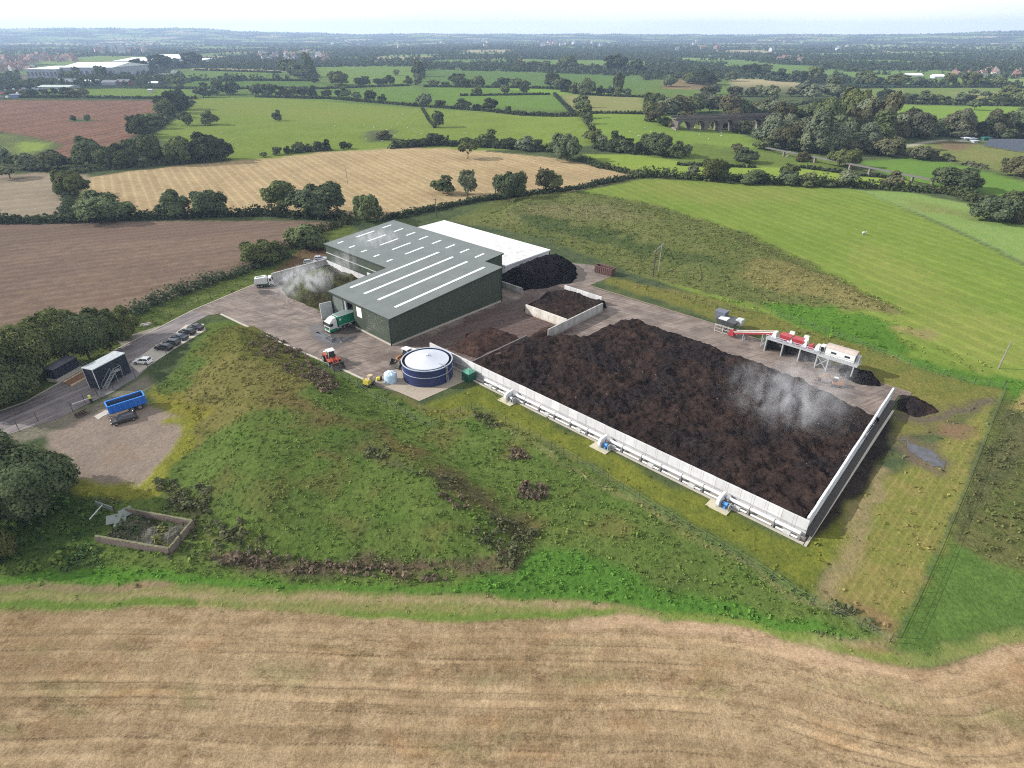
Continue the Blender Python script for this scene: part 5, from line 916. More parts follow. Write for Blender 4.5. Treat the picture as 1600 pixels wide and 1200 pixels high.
for k in range(9): m.bar((0, -11.2 * k / 9, Z + .2), (0, -11.2 * (k + 1) / 9, Z + 1.1), .05)
m.build("railing", paint("rail_blue_grey", (.33, .36, .42), .5), sp_)
for b in (-3.2, -5.9): SB().hexa([(.9, b - 1.4, Z + .5), (2.4, b - 1.4, Z + .5), (2.4, b + .6, Z + .5), (.9, b + .6, Z + .5)], [(.7, b - 1.6, Z + 1.6), (2.6, b - 1.6, Z + 1.6), (2.6, b + .8, Z + 1.6), (.7, b + .8, Z + 1.6)]).build("red_hopper", RD, sp_)
SB().hexa([(.9, -9.6, Z + .3), (2.2, -9.6, Z + .3), (2.2, -8.2, Z + .3), (.9, -8.2, Z + .3)], [(.9, -9.2, Z + 1.2), (2.2, -9.2, Z + 1.2), (2.2, -8.6, Z + 1.2), (.9, -8.6, Z + 1.2)]).build("red_hopper", RD, sp_)
for b, z in ((-1.2, 1.3), (-4.6, 1.0), (-7.6, 1.5), (-10.2, 1.2)): SB().hexa([(.8, b - .6, Z + .3), (2.4, b - .6, Z + .3), (2.4, b + .5, Z + .3), (.8, b + .5, Z + .3)], [(1.0, b - .4, Z + .3 + z), (2.2, b - .4, Z + .3 + z), (2.2, b + .2, Z + .3 + z), (1.0, b + .2, Z + .3 + z)]).build("white_unit", WL, sp_)
for b in (-4.3, -7.3): SB().hexa([(2.3, b - .5, Z + 1.2), (2.7, b - .5, Z + 1.2), (2.7, b + .5, Z + 1.2), (2.3, b + .5, Z + 1.2)], [(2.6, b - .5, Z + 2.2), (3.0, b - .5, Z + 2.2), (3.0, b + .5, Z + 2.2), (2.6, b + .5, Z + 2.2)]).build("louvre_panel", paint("louvre", (.4, .43, .4), .5), sp_)
pc = site("picking_cabin", "long white picking cabin with dull brown roof on steel legs", "cabin", 54.0, -72.2)
MB_ = SB(); MB_.box(0, 3.0, -7.6, .2, Z - .1, Z + .25); MB_.build("deck", LGY, pc); SB().box(.9, 3.0, -6.6, -1.0, Z + .25, Z + 1.9).build("cabin_wall", WL, pc); SB().hexa([(.8, -6.7, Z + 1.9), (3.1, -6.7, Z + 1.9), (3.1, -.9, Z + 1.9), (.8, -.9, Z + 1.9)], [(1.5, -6.7, Z + 2.4), (2.4, -6.7, Z + 2.4), (2.4, -.9, Z + 2.4), (1.5, -.9, Z + 2.4)]).build("cabin_roof", paint("brown_grey_roof", (.34, .28, .25), .7), pc)
for b in (-2.6, -5.2): SB().box(.85, .9, b - .5, b + .5, Z + .9, Z + 1.3).build("window", GLASS, pc)
SB().box(1.4, 2.6, -7.4, -6.8, Z + .3, Z + 1.6).build("air_unit", GREY, pc); SB().box(1.2, 2.2, -.7, .1, Z + .3, Z + 1.9).build("end_frame", paint("end_frame_white", (.6, .6, .6), .5), pc); SB().box(1.0, 1.2, -.6, 0, Z + .5, Z + 1.6).build("dark_opening", DARK, pc); m = SB()
for b in (.0, -2.2, -7.0):
    for a in (.15, 2.8): m.bar((a, b, 0), (a, b, Z), .22)
m.bar((.15, 0, .3), (.15, -2.2, Z - .1), .12); m.bar((.15, -2.2, .3), (.15, 0, Z - .1), .12); m.build("leg", LGY, pc); m = SB(); m.bar((0, .2, Z + 1.0), (0, -7.6, Z + 1.0), .07)
for k in range(7): m.bar((0, .2 - 7.8 * k / 6, Z + .2), (0, .2 - 7.8 * k / 6, Z + 1.0), .06)
m.build("railing", SG, pc)
heap("compost_heap.005", "dark heap under the far end of the white picking cabin", "compost heap", [(54.2, -77.2), (58.2, -76), (58.6, -82), (55, -84.5), (53.2, -81)], 1.7, 2.0, HB, .3, .3, seed=61)
# excavator in the steam
x, y = flat(1306, 603); ex = thing("excavator", "orange excavator at the compost edge, half veiled by steam", "excavator", (x, y, .06), math.radians(160)); OR = paint("digger_orange", (.28, .13, .04), .6, dirt=(.12, .09, .07), dirtamt=.7)
for s in (-1, 1): MB().extrude([(-1.5, .25), (-1.3, 0), (1.3, 0), (1.5, .25), (1.3, .65), (-1.3, .65)], s * .95 - .25, s * .95 + .25).build("track", TYRE, ex)
MB().box(-1.6, 1.2, -1.05, 1.05, .8, 1.6, (.1, .1, .05, .05)).build("upper_body", OR, ex); MB().box(.1, 1.3, .1, 1.0, 1.6, 2.7, (.05, .25, .05, .05)).build("cab", GLASS, ex); MB().box(.05, 1.1, .08, 1.02, 2.7, 2.8).build("cab_roof", WL, ex); MB().bar((1.0, -.3, 1.4), (3.0, -.3, 3.0), .35, .5).bar((3.0, -.3, 3.0), (4.3, -.3, 1.5), .28, .4).build("boom", OR, ex); MB().extrude([(3.9, .7), (4.7, .6), (4.9, 1.2), (4.4, 1.6), (4.1, 1.3)], -.75, .15).build("bucket", BLK, ex)
ex.scale = (.78, .78, .78)
# ------------------------------------------------------------------ foliage
def leaf_mat(name, dark, light, obj=True, trans=.25):
    q = N(name); p = q.n("ShaderNodeTexCoord", out=3); n = q.noise(.45, 3, .6, p); n2 = q.attr("tone")
    oi = q.n("ShaderNodeObjectInfo", out=5)
    f = q.math('ADD', q.math('MULTIPLY', q.step(n, .3, .7), .45), q.math('MULTIPLY', n2, .55))
    col = q.mix(f, dark, light)
    if obj:
        hv = q.n("ShaderNodeHueSaturation", {"Hue": q.math('MULTIPLY_ADD', oi, .05, .475), "Saturation": q.math('MULTIPLY_ADD', oi, -.3, 1.05), "Value": q.math('MULTIPLY_ADD', q.math('FRACT', q.math('MULTIPLY', oi, 7.3)), .5, .75), "Color": col}); col = hv
    d = q.n("ShaderNodeBsdfDiffuse", {"Color": col}); t = q.n("ShaderNodeBsdfTranslucent", {"Color": col}); m = q.n("ShaderNodeMixShader", {0: trans, 1: d, 2: t}); q.t.links.new(m, q.out.inputs[0]); return q.m
LEAF = leaf_mat("oak_leaves", (.048, .068, .026), (.170, .200, .078)); LEAF2 = leaf_mat("willow_leaves", (.095, .115, .062), (.215, .240, .130)); LEAF3 = leaf_mat("dull_leaves", (.074, .074, .036), (.150, .145, .070)); HEDGE = leaf_mat("hedge_leaves", (.030, .042, .020), (.085, .105, .045)); BARK = paint("bark", (.075, .06, .045), .9, .1)
def leaf_quads(C, Nn, sz, rs, jit=.6, flatk=1.0):
    """one leaf-spray face at each point C, facing about Nn"""
    n = len(C); Nn = Nn + rs.normal(0, jit, (n, 3)); Nn /= np.linalg.norm(Nn, axis=1, keepdims=True) + 1e-9
    r = rs.normal(0, 1, (n, 3)); u = np.cross(Nn, r); u /= np.linalg.norm(u, axis=1, keepdims=True) + 1e-9; v = np.cross(Nn, u)
    s = (sz * rs.uniform(.6, 1.35, n))[:, None]; w = s * rs.uniform(.45, .95, n)[:, None]
    V = np.stack([C - u * s - v * w * .6, C + u * s * .25 - v * w, C + u * s + v * w * .5, C - u * s * .3 + v * w], 1)
    return V.reshape(-1, 3), np.arange(n * 4).reshape(n, 4)
def clumps_crown(seed, nclump, per, leaf, shape='round', w=1.0):
    """crown in a unit box: width 1 (radius .5), height 1: several boughs, each a cloud of leaf-spray clumps"""
    rs = np.random.RandomState(seed); nl = {'round': 11, 'flat': 12, 'loose': 10, 'tall': 8}[shape]; Lc = [np.zeros(3)]; Lr = [.27 if shape != 'loose' else .2]
    for i in range(nl):
        a = 2 * PI * (i + rs.uniform(-.3, .3)) / nl * 2.0; zz = rs.uniform(-.6, .95); c = math.sqrt(max(0, 1 - zz * zz)); r = rs.uniform(.24, .40)
        p = np.array([c * math.cos(a) * r, c * math.sin(a) * r, zz * r])
        if shape == 'tall': p[:2] *= .75; p[2] *= 1.2
        if shape == 'flat': p[2] = p[2] * .7 + .06
        Lc.append(p); Lr.append(rs.uniform(.11, .20))
    Lc = np.array(Lc); Lr = np.array(Lr); pr = Lr ** 2 / np.sum(Lr ** 2); C = []; Rr = []
    while len(C) < nclump:
        k = rs.choice(len(Lr), p=pr); d = rs.normal(0, 1, 3); d /= np.linalg.norm(d)
        if d[2] < -.55 and rs.rand() < .8: continue
        p = Lc[k] + d * Lr[k] * rs.uniform(.72, 1.0)
        dd = np.linalg.norm(Lc - p, axis=1) / Lr; dd[k] = 9
        if dd.min() < .72: continue
        if shape == 'loose' and vnoise(np.array([p[0] * 9]), np.array([p[2] * 9 + p[1] * 7]), seed)[0] < .35: continue
        C.append(p); Rr.append(rs.uniform(.045, .09))
    C = np.array(C); Rr = np.array(Rr) * (1.5 if nclump < 100 else 1.0)
    d = rs.normal(0, 1, (nclump, per, 3)); d /= np.linalg.norm(d, axis=2, keepdims=True); d[:, :, 2] = np.where(d[:, :, 2] < -.3, -d[:, :, 2], d[:, :, 2])
    rad = Rr[:, None, None] * rs.uniform(.6, 1.05, (nclump, per, 1)); Pp = (C[:, None, :] + d * rad).reshape(-1, 3); nr = C / (np.linalg.norm(C, axis=1, keepdims=True) + .05)
    V, Fq = leaf_quads(Pp, (d + .6 * nr[:, None, :]).reshape(-1, 3), leaf, rs, .38); lo, hi = V[:, 2].min(), V[:, 2].max(); V[:, 2] = (V[:, 2] - lo) / (hi - lo); hw = np.percentile(np.abs(V[:, :2]), 99); V[:, :2] *= .5 / hw
    tone = np.repeat(np.clip(np.repeat(rs.normal(.5, .22, nclump), per) + rs.normal(0, .16, nclump * per), 0, 1), 4)
    return V, Fq, tone
def crown_mesh(name, *a, **k):
    V, Fq, tone = clumps_crown(*a, **k); me = raw_mesh(name, V, Fq); fattr(me, "tone", tone); return me
def trunk_mesh(seed, base=.0, detail=7):
    """trunk and limbs for a tree of height 1 and crown width 1 (thickness is real later through scale)"""
    rs = random.Random(seed); m = MB(); z = -.02; p = Vector((0, 0, z)); pts = [p]
    for k in range(3): p = p + Vector((rs.uniform(-.02, .02), rs.uniform(-.02, .02), .12)); pts.append(p)
    for i, (a, b) in enumerate(zip(pts, pts[1:])): m.cyl(a, b, .034 - i * .006, .034 - (i + 1) * .006, detail)
    for k in range(detail):
        a = 2 * PI * k / detail + rs.uniform(-.3, .3); s = pts[2] + (pts[3] - pts[2]) * rs.random(); e = s + Vector((math.cos(a) * rs.uniform(.18, .34), math.sin(a) * rs.uniform(.18, .34), rs.uniform(.15, .38))); mid = s + (e - s) * .5 + Vector((0, 0, .03))
        m.cyl(s, mid, .016, .010, 5, False); m.cyl(mid, e, .010, .003, 5, False)
    m.cyl(pts[-1], pts[-1] + Vector((0, 0, .35)), .018, .004, 5, False); me_o = m.build("trunk_shape", BARK); me = me_o.data; bpy.data.objects.remove(me_o); return me
PROTO = {}
def proto(kind):
    if kind not in PROTO:
        s = {'near': (1500, 20, .017), 'big': (620, 18, .027), 'mid': (230, 15, .045), 'far': (80, 11, .085)}
        d = {}
        PROTO[kind] = [crown_mesh("crown_%s_%d" % (kind, i), 100 + i * 7 + len(PROTO) * 50, *s[kind], shape=(('round', 'round', 'flat', 'loose', 'tall') if kind != 'near' else ('round', 'flat', 'loose'))[i]) for i in range(5 if kind != 'near' else 3)]
    return PROTO[kind]
TRK = [trunk_mesh(i) for i in range(4)]; BUSHM = {}
KCOUNT = {}
def tree(u, v, hpx, wpx, label, kind=None, leaf=LEAF, group=None, name="tree", shape=None, bare=.1, cat="tree", world=None, H=None, Wd=None):
    """a tree whose foot is at photo point (u, v), hpx/wpx tall and wide in the photo"""
    g = at(u, v) if world is None else world; dist = (g - Vector((0, 0, CAMH))).length
    depth = g.y * CS - (g.z - CAMH) * SN; m_px = depth / F; el = math.atan2(CAMH - g.z, math.hypot(g.x, g.y))
    W_ = wpx * m_px if Wd is None else Wd; H_ = max(hpx * m_px / math.cos(el) - .22 * W_ * math.tan(el), .62 * W_) if H is None else H
    if kind is None: kind = 'near' if wpx > 75 else 'big' if wpx > 34 else 'mid' if wpx > 11 else 'far'
    i = rnd.randrange(5) if shape is None else shape; ms = proto(kind); me = ms[i % len(ms)]
    key = (me.name, leaf.name)
    if key not in BUSHM:
        c = me.copy(); c.materials.clear(); c.materials.append(leaf); BUSHM[key] = c
    t = thing(name, label, cat, g, rnd.uniform(0, 6.28), group)
    zb = max(bare - .06, .02) * H_; c = link("crown", BUSHM[key], None, t); c.scale = (W_ * 1.12, W_ * 1.12 * rnd.uniform(.9, 1.1), (H_ - zb)); c.location = (0, 0, zb)
    k = link("trunk", TRK[rnd.randrange(4)], None, t); k.scale = (W_ * .85, W_ * .85, H_ * .85)
    return t
ORD = "first second third fourth fifth sixth seventh eighth ninth tenth eleventh twelfth thirteenth fourteenth fifteenth sixteenth seventeenth eighteenth nineteenth twentieth twenty-first twenty-second twenty-third twenty-fourth twenty-fifth twenty-sixth twenty-seventh twenty-eighth twenty-ninth thirtieth".split()
def trow(line, n, h, w, what, group, leafs=(LEAF,), jit=.4, jv=1.5, **k):
    """n trees along a photo polyline, sizes in photo pixels; labelled by their order from the left"""
    seg = [math.hypot(b[0] - a[0], (b[1] - a[1]) * 3) for a, b in zip(line, line[1:])]; tot = sum(seg); out = []
    for i in range(n):
        t = (i + .5 + rnd.uniform(-jit, jit)) / n * tot; j = 0
        while j < len(seg) - 1 and t > seg[j]: t -= seg[j]; j += 1
        f = t / seg[j]; out.append((line[j][0] + (line[j + 1][0] - line[j][0]) * f, line[j][1] + (line[j + 1][1] - line[j][1]) * f + rnd.uniform(-jv, jv)))
    out.sort()
    for i, (u, v) in enumerate(out):
        s = rnd.uniform(.58, 1.35); tree(u, v, h * s * rnd.uniform(.8, 1.3), w * s * rnd.uniform(.85, 1.2), "%s from the left %s" % (ORD[i], what), leaf=rnd.choice(leafs), group=group, **k)
def bush(u, v, hpx, wpx, label, **k): return tree(u, v, hpx, wpx, label, bare=.0, name="bush", cat="bush", **k)

# single trees and bushes one can point to
tree(54, 792, 132, 124, "big dark oak overhanging the gravel yard, largest tree in view", shape=0)
tree(-12, 872, 90, 74, "dark bushy tree below the big oak at the meadow's edge", shape=1)
tree(2, 634, 110, 92, "dark tree at the road edge in front of the wood", shape=0); tree(55, 588, 96, 88, "broad leafy tree behind the weighbridge cabin", shape=1); tree(-30, 620, 110, 110, "broad dark tree at the wood's outer end", shape=0)
tree(98, 566, 92, 74, "round bright topped tree over the wood behind the cabins", kind='near', shape=1); tree(28, 600, 84, 84, "dense dark tree between the cabins and the ploughed field", shape=0)
tree(140, 560, 78, 64, "leafy tree behind the two storey cabin", kind='near', shape=1); tree(172, 548, 70, 54, "dark tree at the wood's edge beside the road bend", kind='big', shape=0); tree(196, 528, 52, 44, "smaller dark tree where the wood thins into hedge", kind='big', shape=1)
tree(118, 305, 40, 46, "dark round tree at the corner of the pale grey field", shape=0); tree(168, 344, 46, 66, "broad dark oak on the hedge at the golden field's corner", shape=2); tree(272, 338, 42, 46, "dark oak on the hedge, nearer the broad oak of the matching pair", shape=1); tree(327, 337, 43, 50, "dark oak on the hedge, farther from the broad oak of the matching pair", shape=0)
tree(446, 333, 54, 46, "tall open oak on the hedge with its trunk showing", shape=3, bare=.25); tree(500, 338, 52, 68, "large dark oak on the hedge beside the open oak", shape=0); tree(573, 347, 46, 42, "dark round tree above the green shed's roof", shape=0)
bush(484, 388, 42, 58, "large bright green bush between ploughed field and green shed", shape=1); bush(407, 411, 40, 56, "round green bush by the white tanker lorry", shape=0)
tree(692, 303, 30, 33, "small round oak standing in the golden stubble", shape=0, bare=.2); tree(731, 305, 40, 27, "pale green slender tree on the golden field's edge", leaf=LEAF2, shape=4, bare=.15); tree(795, 315, 47, 50, "dark oak on the golden field's edge behind the white roof", shape=0, bare=.2); tree(849, 300, 37, 24, "brownish thin tree of a touching pair on the golden field", leaf=LEAF3, shape=4, bare=.2); tree(864, 300, 34, 28, "dark green tree of a touching pair on the golden field", shape=0, bare=.2)
tree(731, 248, 30, 28, "lone tree with bare trunk on top of the golden field", shape=2, bare=.4); tree(763, 226, 24, 29, "round tree behind the hedge above the golden field", shape=0); tree(886, 251, 42, 42, "large dark tree at the golden field's far corner", shape=0, kind='big'); tree(820, 236, 24, 28, "grey green tree in the hedge left of the large dark corner tree", leaf=LEAF2, shape=0)
tree(329, 195, 23, 25, "larger of two lone oaks in the pasture by the bare field", shape=0); tree(293, 196, 21, 19, "smaller of two lone oaks in the pasture by the bare field", shape=1); tree(434, 189, 17, 14, "small grey lone tree in the middle of the wide pasture", shape=0); tree(685, 199, 25, 17, "lone leaning tree on the pasture ridge", shape=4)
tree(1112, 282, 36, 38, "dark tall oak on the hedge of the yellow green strip", shape=0, kind='big'); tree(1081, 279, 22, 16, "small pale tree beside the dark tall oak on the hedge", leaf=LEAF2, shape=4); tree(1230, 286, 30, 26, "upright tree rising from the hedge right of the tall oak", shape=4); tree(1320, 292, 28, 27, "light yellow green tree standing in the hedge gap", leaf=LEAF2, shape=2, bare=.25); tree(1393, 294, 27, 34, "dull green round tree on the hedge by the footbridge end", leaf=LEAF3, shape=0)
tree(1486, 296, 36, 60, "broad dark oak by the bright meadow", shape=2, kind='big'); tree(1512, 296, 22, 32, "lighter small tree leaning against the broad dark oak", leaf=LEAF2, shape=0); tree(1318, 262, 30, 38, "dark round tree at the bend of the footbridge", shape=0); bush(1255, 252, 16, 22, "brownish bush below the footbridge deck", leaf=LEAF3, shape=0); bush(1192, 233, 17, 28, "dark bush where the footbridge meets the slope", shape=0)
tree(1165, 254, 24, 34, "dark round tree in the dip before the yellow green strip", shape=0); tree(1151, 240, 16, 16, "small dull tree behind the round tree in the dip", leaf=LEAF3); tree(1072, 244, 18, 14, "thin tree beside the wooded hump", shape=4)
bush(1385, 244, 26, 46, "yellow brown rounded bush beside the pale track", leaf=LEAF3, shape=0); bush(1440, 250, 16, 34, "low brown bush by the bright meadow's upper edge", leaf=LEAF3); bush(1478, 251, 13, 18, "dark bush at the end of the low brown bushes", shape=0); bush(1590, 276, 30, 52, "large yellow green willow bush at the photo's edge", leaf=LEAF3, shape=0); bush(1570, 256, 10, 10, "small grey bush alone on the rough slope")
tree(1545, 345, 42, 62, "large dark tree at the corner of the pale grass field", shape=0, kind='big'); tree(1590, 342, 44, 60, "large dark tree at the photo's edge beside the pale grass", shape=1, kind='big'); bush(1582, 348, 18, 26, "dull brown bush in front of the large dark trees", leaf=LEAF3); bush(1606, 350, 16, 24, "tan bush at the foot of the last dark tree", leaf=LEAF3)
tree(16, 279, 24, 34, "leaning grey tree on the pale field's edge", leaf=LEAF2, shape=2, bare=.35); bush(-2, 345, 40, 16, "dark tree cut by the photo's edge at the hedge corner"); bush(115, 189, 9, 9, "dark clump left of the pit in the bare field"); bush(137, 189, 10, 9, "dark clump right of the pit in the bare field")
tree(200, 260, 24, 30, "pale green round tree in front of the dark copse", leaf=LEAF2, shape=0); tree(225, 258, 20, 26, "second pale round tree in front of the dark copse", leaf=LEAF2, shape=1)
# rows and copses
trow([(905, 165), (912, 182), (920, 200)], 4, 20, 21, "in the tree line climbing the pasture hedge", "tree line climbing the pasture hedge", jit=.15, shape=0); tree(925, 222, 27, 28, "largest tree at the foot of the pasture tree line", shape=0); bush(941, 226, 15, 16, "pale bush beside the foot of the pasture tree line", leaf=LEAF2)
trow([(130, 262), (350, 250)], 15, 30, 33, "in the dark copse behind the golden field", "dark copse behind the golden field", (LEAF, LEAF, HEDGE), jv=4)
trow([(214, 218), (236, 205), (262, 182), (286, 168)], 9, 26, 27, "in the leafy hedge between bare field and pasture", "leafy hedge trees beside the bare field", (LEAF, HEDGE), jv=2)
trow([(0, 262), (100, 266)], 7, 22, 27, "in the scrub above the pale grey field", "scrub trees above the pale grey field", (HEDGE, LEAF2, LEAF), jv=3)
trow([(1000, 240), (1060, 250)], 6, 30, 30, "on the wooded hump by the yellow green strip", "wooded hump trees", (LEAF,), jv=5)
trow([(945, 234), (1000, 240)], 5, 20, 20, "in the hedge left of the wooded hump", "trees left of the wooded hump", (LEAF, HEDGE), jv=2)
trow([(1195, 225), (1250, 236), (1320, 240), (1370, 232)], 13, 40, 42, "in the valley wood's front row", "valley wood front row", (LEAF2, LEAF, LEAF2, LEAF3), jv=4)
trow([(1215, 212), (1300, 218), (1400, 216)], 12, 44, 42, "in the valley wood's middle row", "valley wood middle row", (LEAF2, LEAF, LEAF3), jv=4)
trow([(1255, 204), (1310, 204), (1400, 206)], 7, 40, 40, "in the valley wood's back row", "valley wood back row", (LEAF, LEAF, LEAF2), jv=3)
trow([(1395, 216), (1480, 213), (1620, 217)], 15, 30, 32, "in the dull hedge wood behind the solar rows", "dull wood behind the solar rows", (LEAF3, HEDGE, LEAF), jv=3)
bush(1036, 196, 14, 22, 'dark bush hiding the viaduct abutment', leaf=HEDGE); bush(1050, 199, 10, 16, 'low dull bush under the first viaduct arch', leaf=LEAF3); bush(1022, 190, 14, 26, 'dull bush on the railway bank before the viaduct', leaf=LEAF3)
trow([(1010, 178), (1060, 176), (1110, 174)], 8, 26, 28, "above the viaduct's left end", "trees above the viaduct", (LEAF, LEAF2, LEAF3), jv=3)
trow([(1135, 182), (1180, 181), (1210, 184)], 6, 22, 27, "standing just behind the viaduct", "trees behind the viaduct", (LEAF2, LEAF3, LEAF), jv=2)
trow([(1060, 187), (1100, 197), (1150, 207), (1195, 216)], 8, 13, 16, "in the scrub at the viaduct's foot", "scrub at the viaduct foot", (LEAF3, HEDGE), jv=1.5)
trow([(1090, 152), (1200, 153), (1310, 150)], 10, 20, 26, "in the brownish scrub beyond the viaduct", "scrub beyond the viaduct", (LEAF3, LEAF2, LEAF), jv=5)
trow([(1030, 140), (1180, 120), (1290, 128)], 10, 20, 26, "in the tree belt behind the small ploughed strip", "tree belt behind the ploughed strip", (LEAF, HEDGE), jv=5)
trow([(1320, 158), (1440, 160), (1600, 164)], 15, 12, 18, "in the hedge between the two right hand meadows", "hedge trees between the right meadows", (LEAF, HEDGE), jv=1)
trow([(1320, 130), (1440, 134), (1600, 137)], 16, 14, 17, "in the tree line above the tan striped meadow", "tree line above the right meadow", (LEAF,), jv=1)
tree(1520, 149, 9, 13, "left of three lone trees in the tan striped meadow", shape=2, bare=.3); tree(1539, 153, 10, 14, "middle of three lone trees in the tan striped meadow", shape=2, bare=.3); tree(1573, 156, 13, 34, "dark clump of three trees in the tan striped meadow"); tree(1522, 172, 16, 19, "lone tree standing in the bright upper meadow", shape=2, bare=.3); tree(1594, 184, 13, 24, "dark tree at the edge of the bright upper meadow")
trow([(402, 150), (530, 152), (600, 160)], 12, 13, 17, "along the upper hedge of the wide pasture", "upper pasture hedge trees", (LEAF, HEDGE), jv=1)
trow([(660, 165), (760, 172), (800, 174)], 7, 12, 18, "along the hedge right of the lone ridge tree", "hedge trees above the ridge pasture", (LEAF, HEDGE), jv=1)
trow([(448, 118), (490, 122)], 6, 22, 20, "in the copse left of the pale upper field", "copse by the pale upper field", (LEAF,), jv=2)
trow([(490, 130), (560, 135), (640, 132)], 8, 13, 16, "on the lower hedge of the pale upper field", "lower hedge of the pale upper field", (LEAF, HEDGE), jv=1)
trow([(652, 135), (655, 118), (662, 108)], 5, 17, 16, "in the tree line dividing the upper fields", "tree line dividing the upper fields", (LEAF,), jv=1)
trow([(672, 136), (760, 135), (830, 136)], 9, 13, 18, "on the bushy middle hedge", "bushy middle hedge trees", (LEAF, HEDGE), jv=1)
tree(746, 149, 14, 15, "left of two lone oaks in the hedged green field", shape=2); tree(790, 147, 14, 15, "right of two lone oaks in the hedged green field", shape=2); tree(620, 118, 9, 9, "small lone tree in the pale upper field"); tree(818, 146, 15, 15, "leftmost dark oak on the far hedge above the brown strip", shape=2)
trow([(855, 135), (900, 148), (990, 150)], 10, 17, 18, "on the far hedge around the brown strip", "far hedge around the brown strip", (LEAF, HEDGE), jv=1.5)
tree(965, 148, 32, 15, "tall dark poplar on the far hedge", shape=4); tree(1024, 176, 30, 36, "dark leafy clump at the left end of the viaduct", shape=0)
trow([(800, 108), (870, 110), (1000, 116)], 13, 16, 20, "in the belt beyond the dark green field", "belt beyond the dark green field", (LEAF, HEDGE), jv=2)
trow([(200, 112), (260, 106), (310, 103)], 10, 15, 20, "in front of the white factory roofs", "trees in front of the factory roofs", (LEAF, HEDGE), jv=2)
trow([(330, 148), (370, 148)], 4, 15, 16, "by the lane corner above the pasture", "trees by the lane corner", (LEAF,), jv=1); tree(318, 152, 22, 24, "bushy dark tree at the pasture's top corner"); tree(280, 136, 18, 22, "bushy tree beside the red roofed farm"); trow([(10, 148), (140, 150)], 8, 9, 13, "in the gardens below the grey factory", "garden trees below the factory", (HEDGE, LEAF3), jv=3)
tree(101, 122, 14, 14, "dark tree left of two before the grey factory", shape=0); tree(120, 126, 20, 22, "dark tree right of two before the grey factory", shape=0); tree(160, 124, 20, 18, "dark tree beside the second grey factory"); bush(600, 218, 6, 22, "dark scrubby clump in the pasture hollow", leaf=LEAF3)

trow([(404, 246), (480, 236), (560, 232)], 9, 11, 14, "of the round bushes on the golden field's top edge", "round bushes on the golden field's top edge", (LEAF, HEDGE), jv=.6, name='bush', cat='bush', bare=.0)
trow([(612, 231), (680, 227), (760, 229), (870, 238)], 12, 13, 20, "in the bushy hedge above the golden field's right half", "bushy hedge above the golden field", (LEAF, HEDGE), jv=.6, name='bush', cat='bush', bare=.0)
trow([(1130, 285), (1220, 288), (1300, 292)], 7, 16, 24, "in the shrubby hedge on top of the big green field", "shrubby hedge of the big green field", (LEAF, HEDGE), jv=.6, name='bush', cat='bush', bare=.0)
# hedges
def hedge(pts, h, w, label, group=None, leaf=HEDGE, dens=1.0, sz=None, gaps=0.0):
    P_ = [at(*p) for p in pts]; rs = np.random.RandomState(len(pts) * 31 + int(pts[0][0])); C = []
    d0 = (P_[len(P_) // 2] - Vector((0, 0, CAMH))).length; h = h * 1.2; st = max(.5, d0 / 420.0) / dens; s_ = sz or max(.2, d0 / 520.0)
    for a, b in zip(P_, P_[1:]):
        n = max(2, int((b - a).length / st))
        for k in range(n):
            p = a + (b - a) * ((k + rs.rand()) / n); g = vnoise(p.x / 9, p.y / 9, 91)
            if gaps and g < gaps: continue
            C.append((p.x, p.y, float(hgt(p.x, p.y)), h * (.65 + .6 * g) * rs.uniform(.85, 1.15)))
    if not C: return
    C = np.array(C); org = C[:, :3].mean(0); n = len(C); per = 20; d = rs.normal(0, 1, (n, per, 3)); d /= np.linalg.norm(d, axis=2, keepdims=True); d[:, :, 2] = np.abs(d[:, :, 2])
    off = rs.normal(0, w * .22, (n, 1, 3)); off[:, :, 2] = 0
    Pp = C[:, None, :3] - org + off + d * np.array([w * .5, w * .5, 1.0]) * np.where(np.arange(3) == 2, C[:, None, 3:4], 1.0) * rs.uniform(.35, 1, (n, per, 1))
    V, Fq = leaf_quads(Pp.reshape(-1, 3), d.reshape(-1, 3), s_, rs); me = raw_mesh("hedge", V, Fq); fattr(me, "tone", np.repeat(np.clip(rs.normal(.45, .28, n * per), 0, 1), 4))
    o = link("hedge", me, leaf, loc=tuple(org)); return tag(o, label, "hedge", group)
hedge([(-80, 349), (60, 348), (140, 346), (250, 342), (340, 338), (430, 337), (545, 345)], 3.6, 4.0, "dark field hedge between the ploughed field and the golden stubble", dens=1.8)
hedge([(545, 348), (505, 362), (465, 378), (440, 396)], 3.2, 4.5, "bushy hedge from the ploughed field's corner down to the bushes")
hedge([(452, 400), (410, 416), (350, 436), (290, 458), (240, 476), (205, 495)], 3.2, 4.2, "dark hedge along the access road below the ploughed field", dens=1.3)
hedge([(205, 498), (180, 510), (150, 530), (120, 545)], 4.5, 6, "thick dark hedge leading into the wood by the road", dens=1.5)
hedge([(600, 345), (680, 328), (740, 315), (830, 304), (900, 296), (985, 279)], 2.4, 3.2, "hedge along the lower edge of the golden stubble field", dens=1.6)
hedge([(905, 250), (940, 262), (985, 272)], 3, 4, "dense hedge at the golden field's sharp corner")
hedge([(985, 278), (1020, 276), (1070, 280), (1160, 284), (1250, 290), (1330, 292), (1400, 297), (1480, 303), (1530, 318)], 4.6, 5.0, "long bushy hedge along the top of the large green field", dens=1.5)
hedge([(405, 247), (480, 237), (560, 233)], 4, 5, "broken hedge at the top of the golden field", gaps=.5)
hedge([(612, 232), (680, 227), (760, 230), (860, 236)], 4.5, 6, "dense dark hedge at the golden field's top edge", dens=1.3)
hedge([(930, 232), (960, 238), (1005, 242)], 3, 5, "hedge strip before the wooded hump")
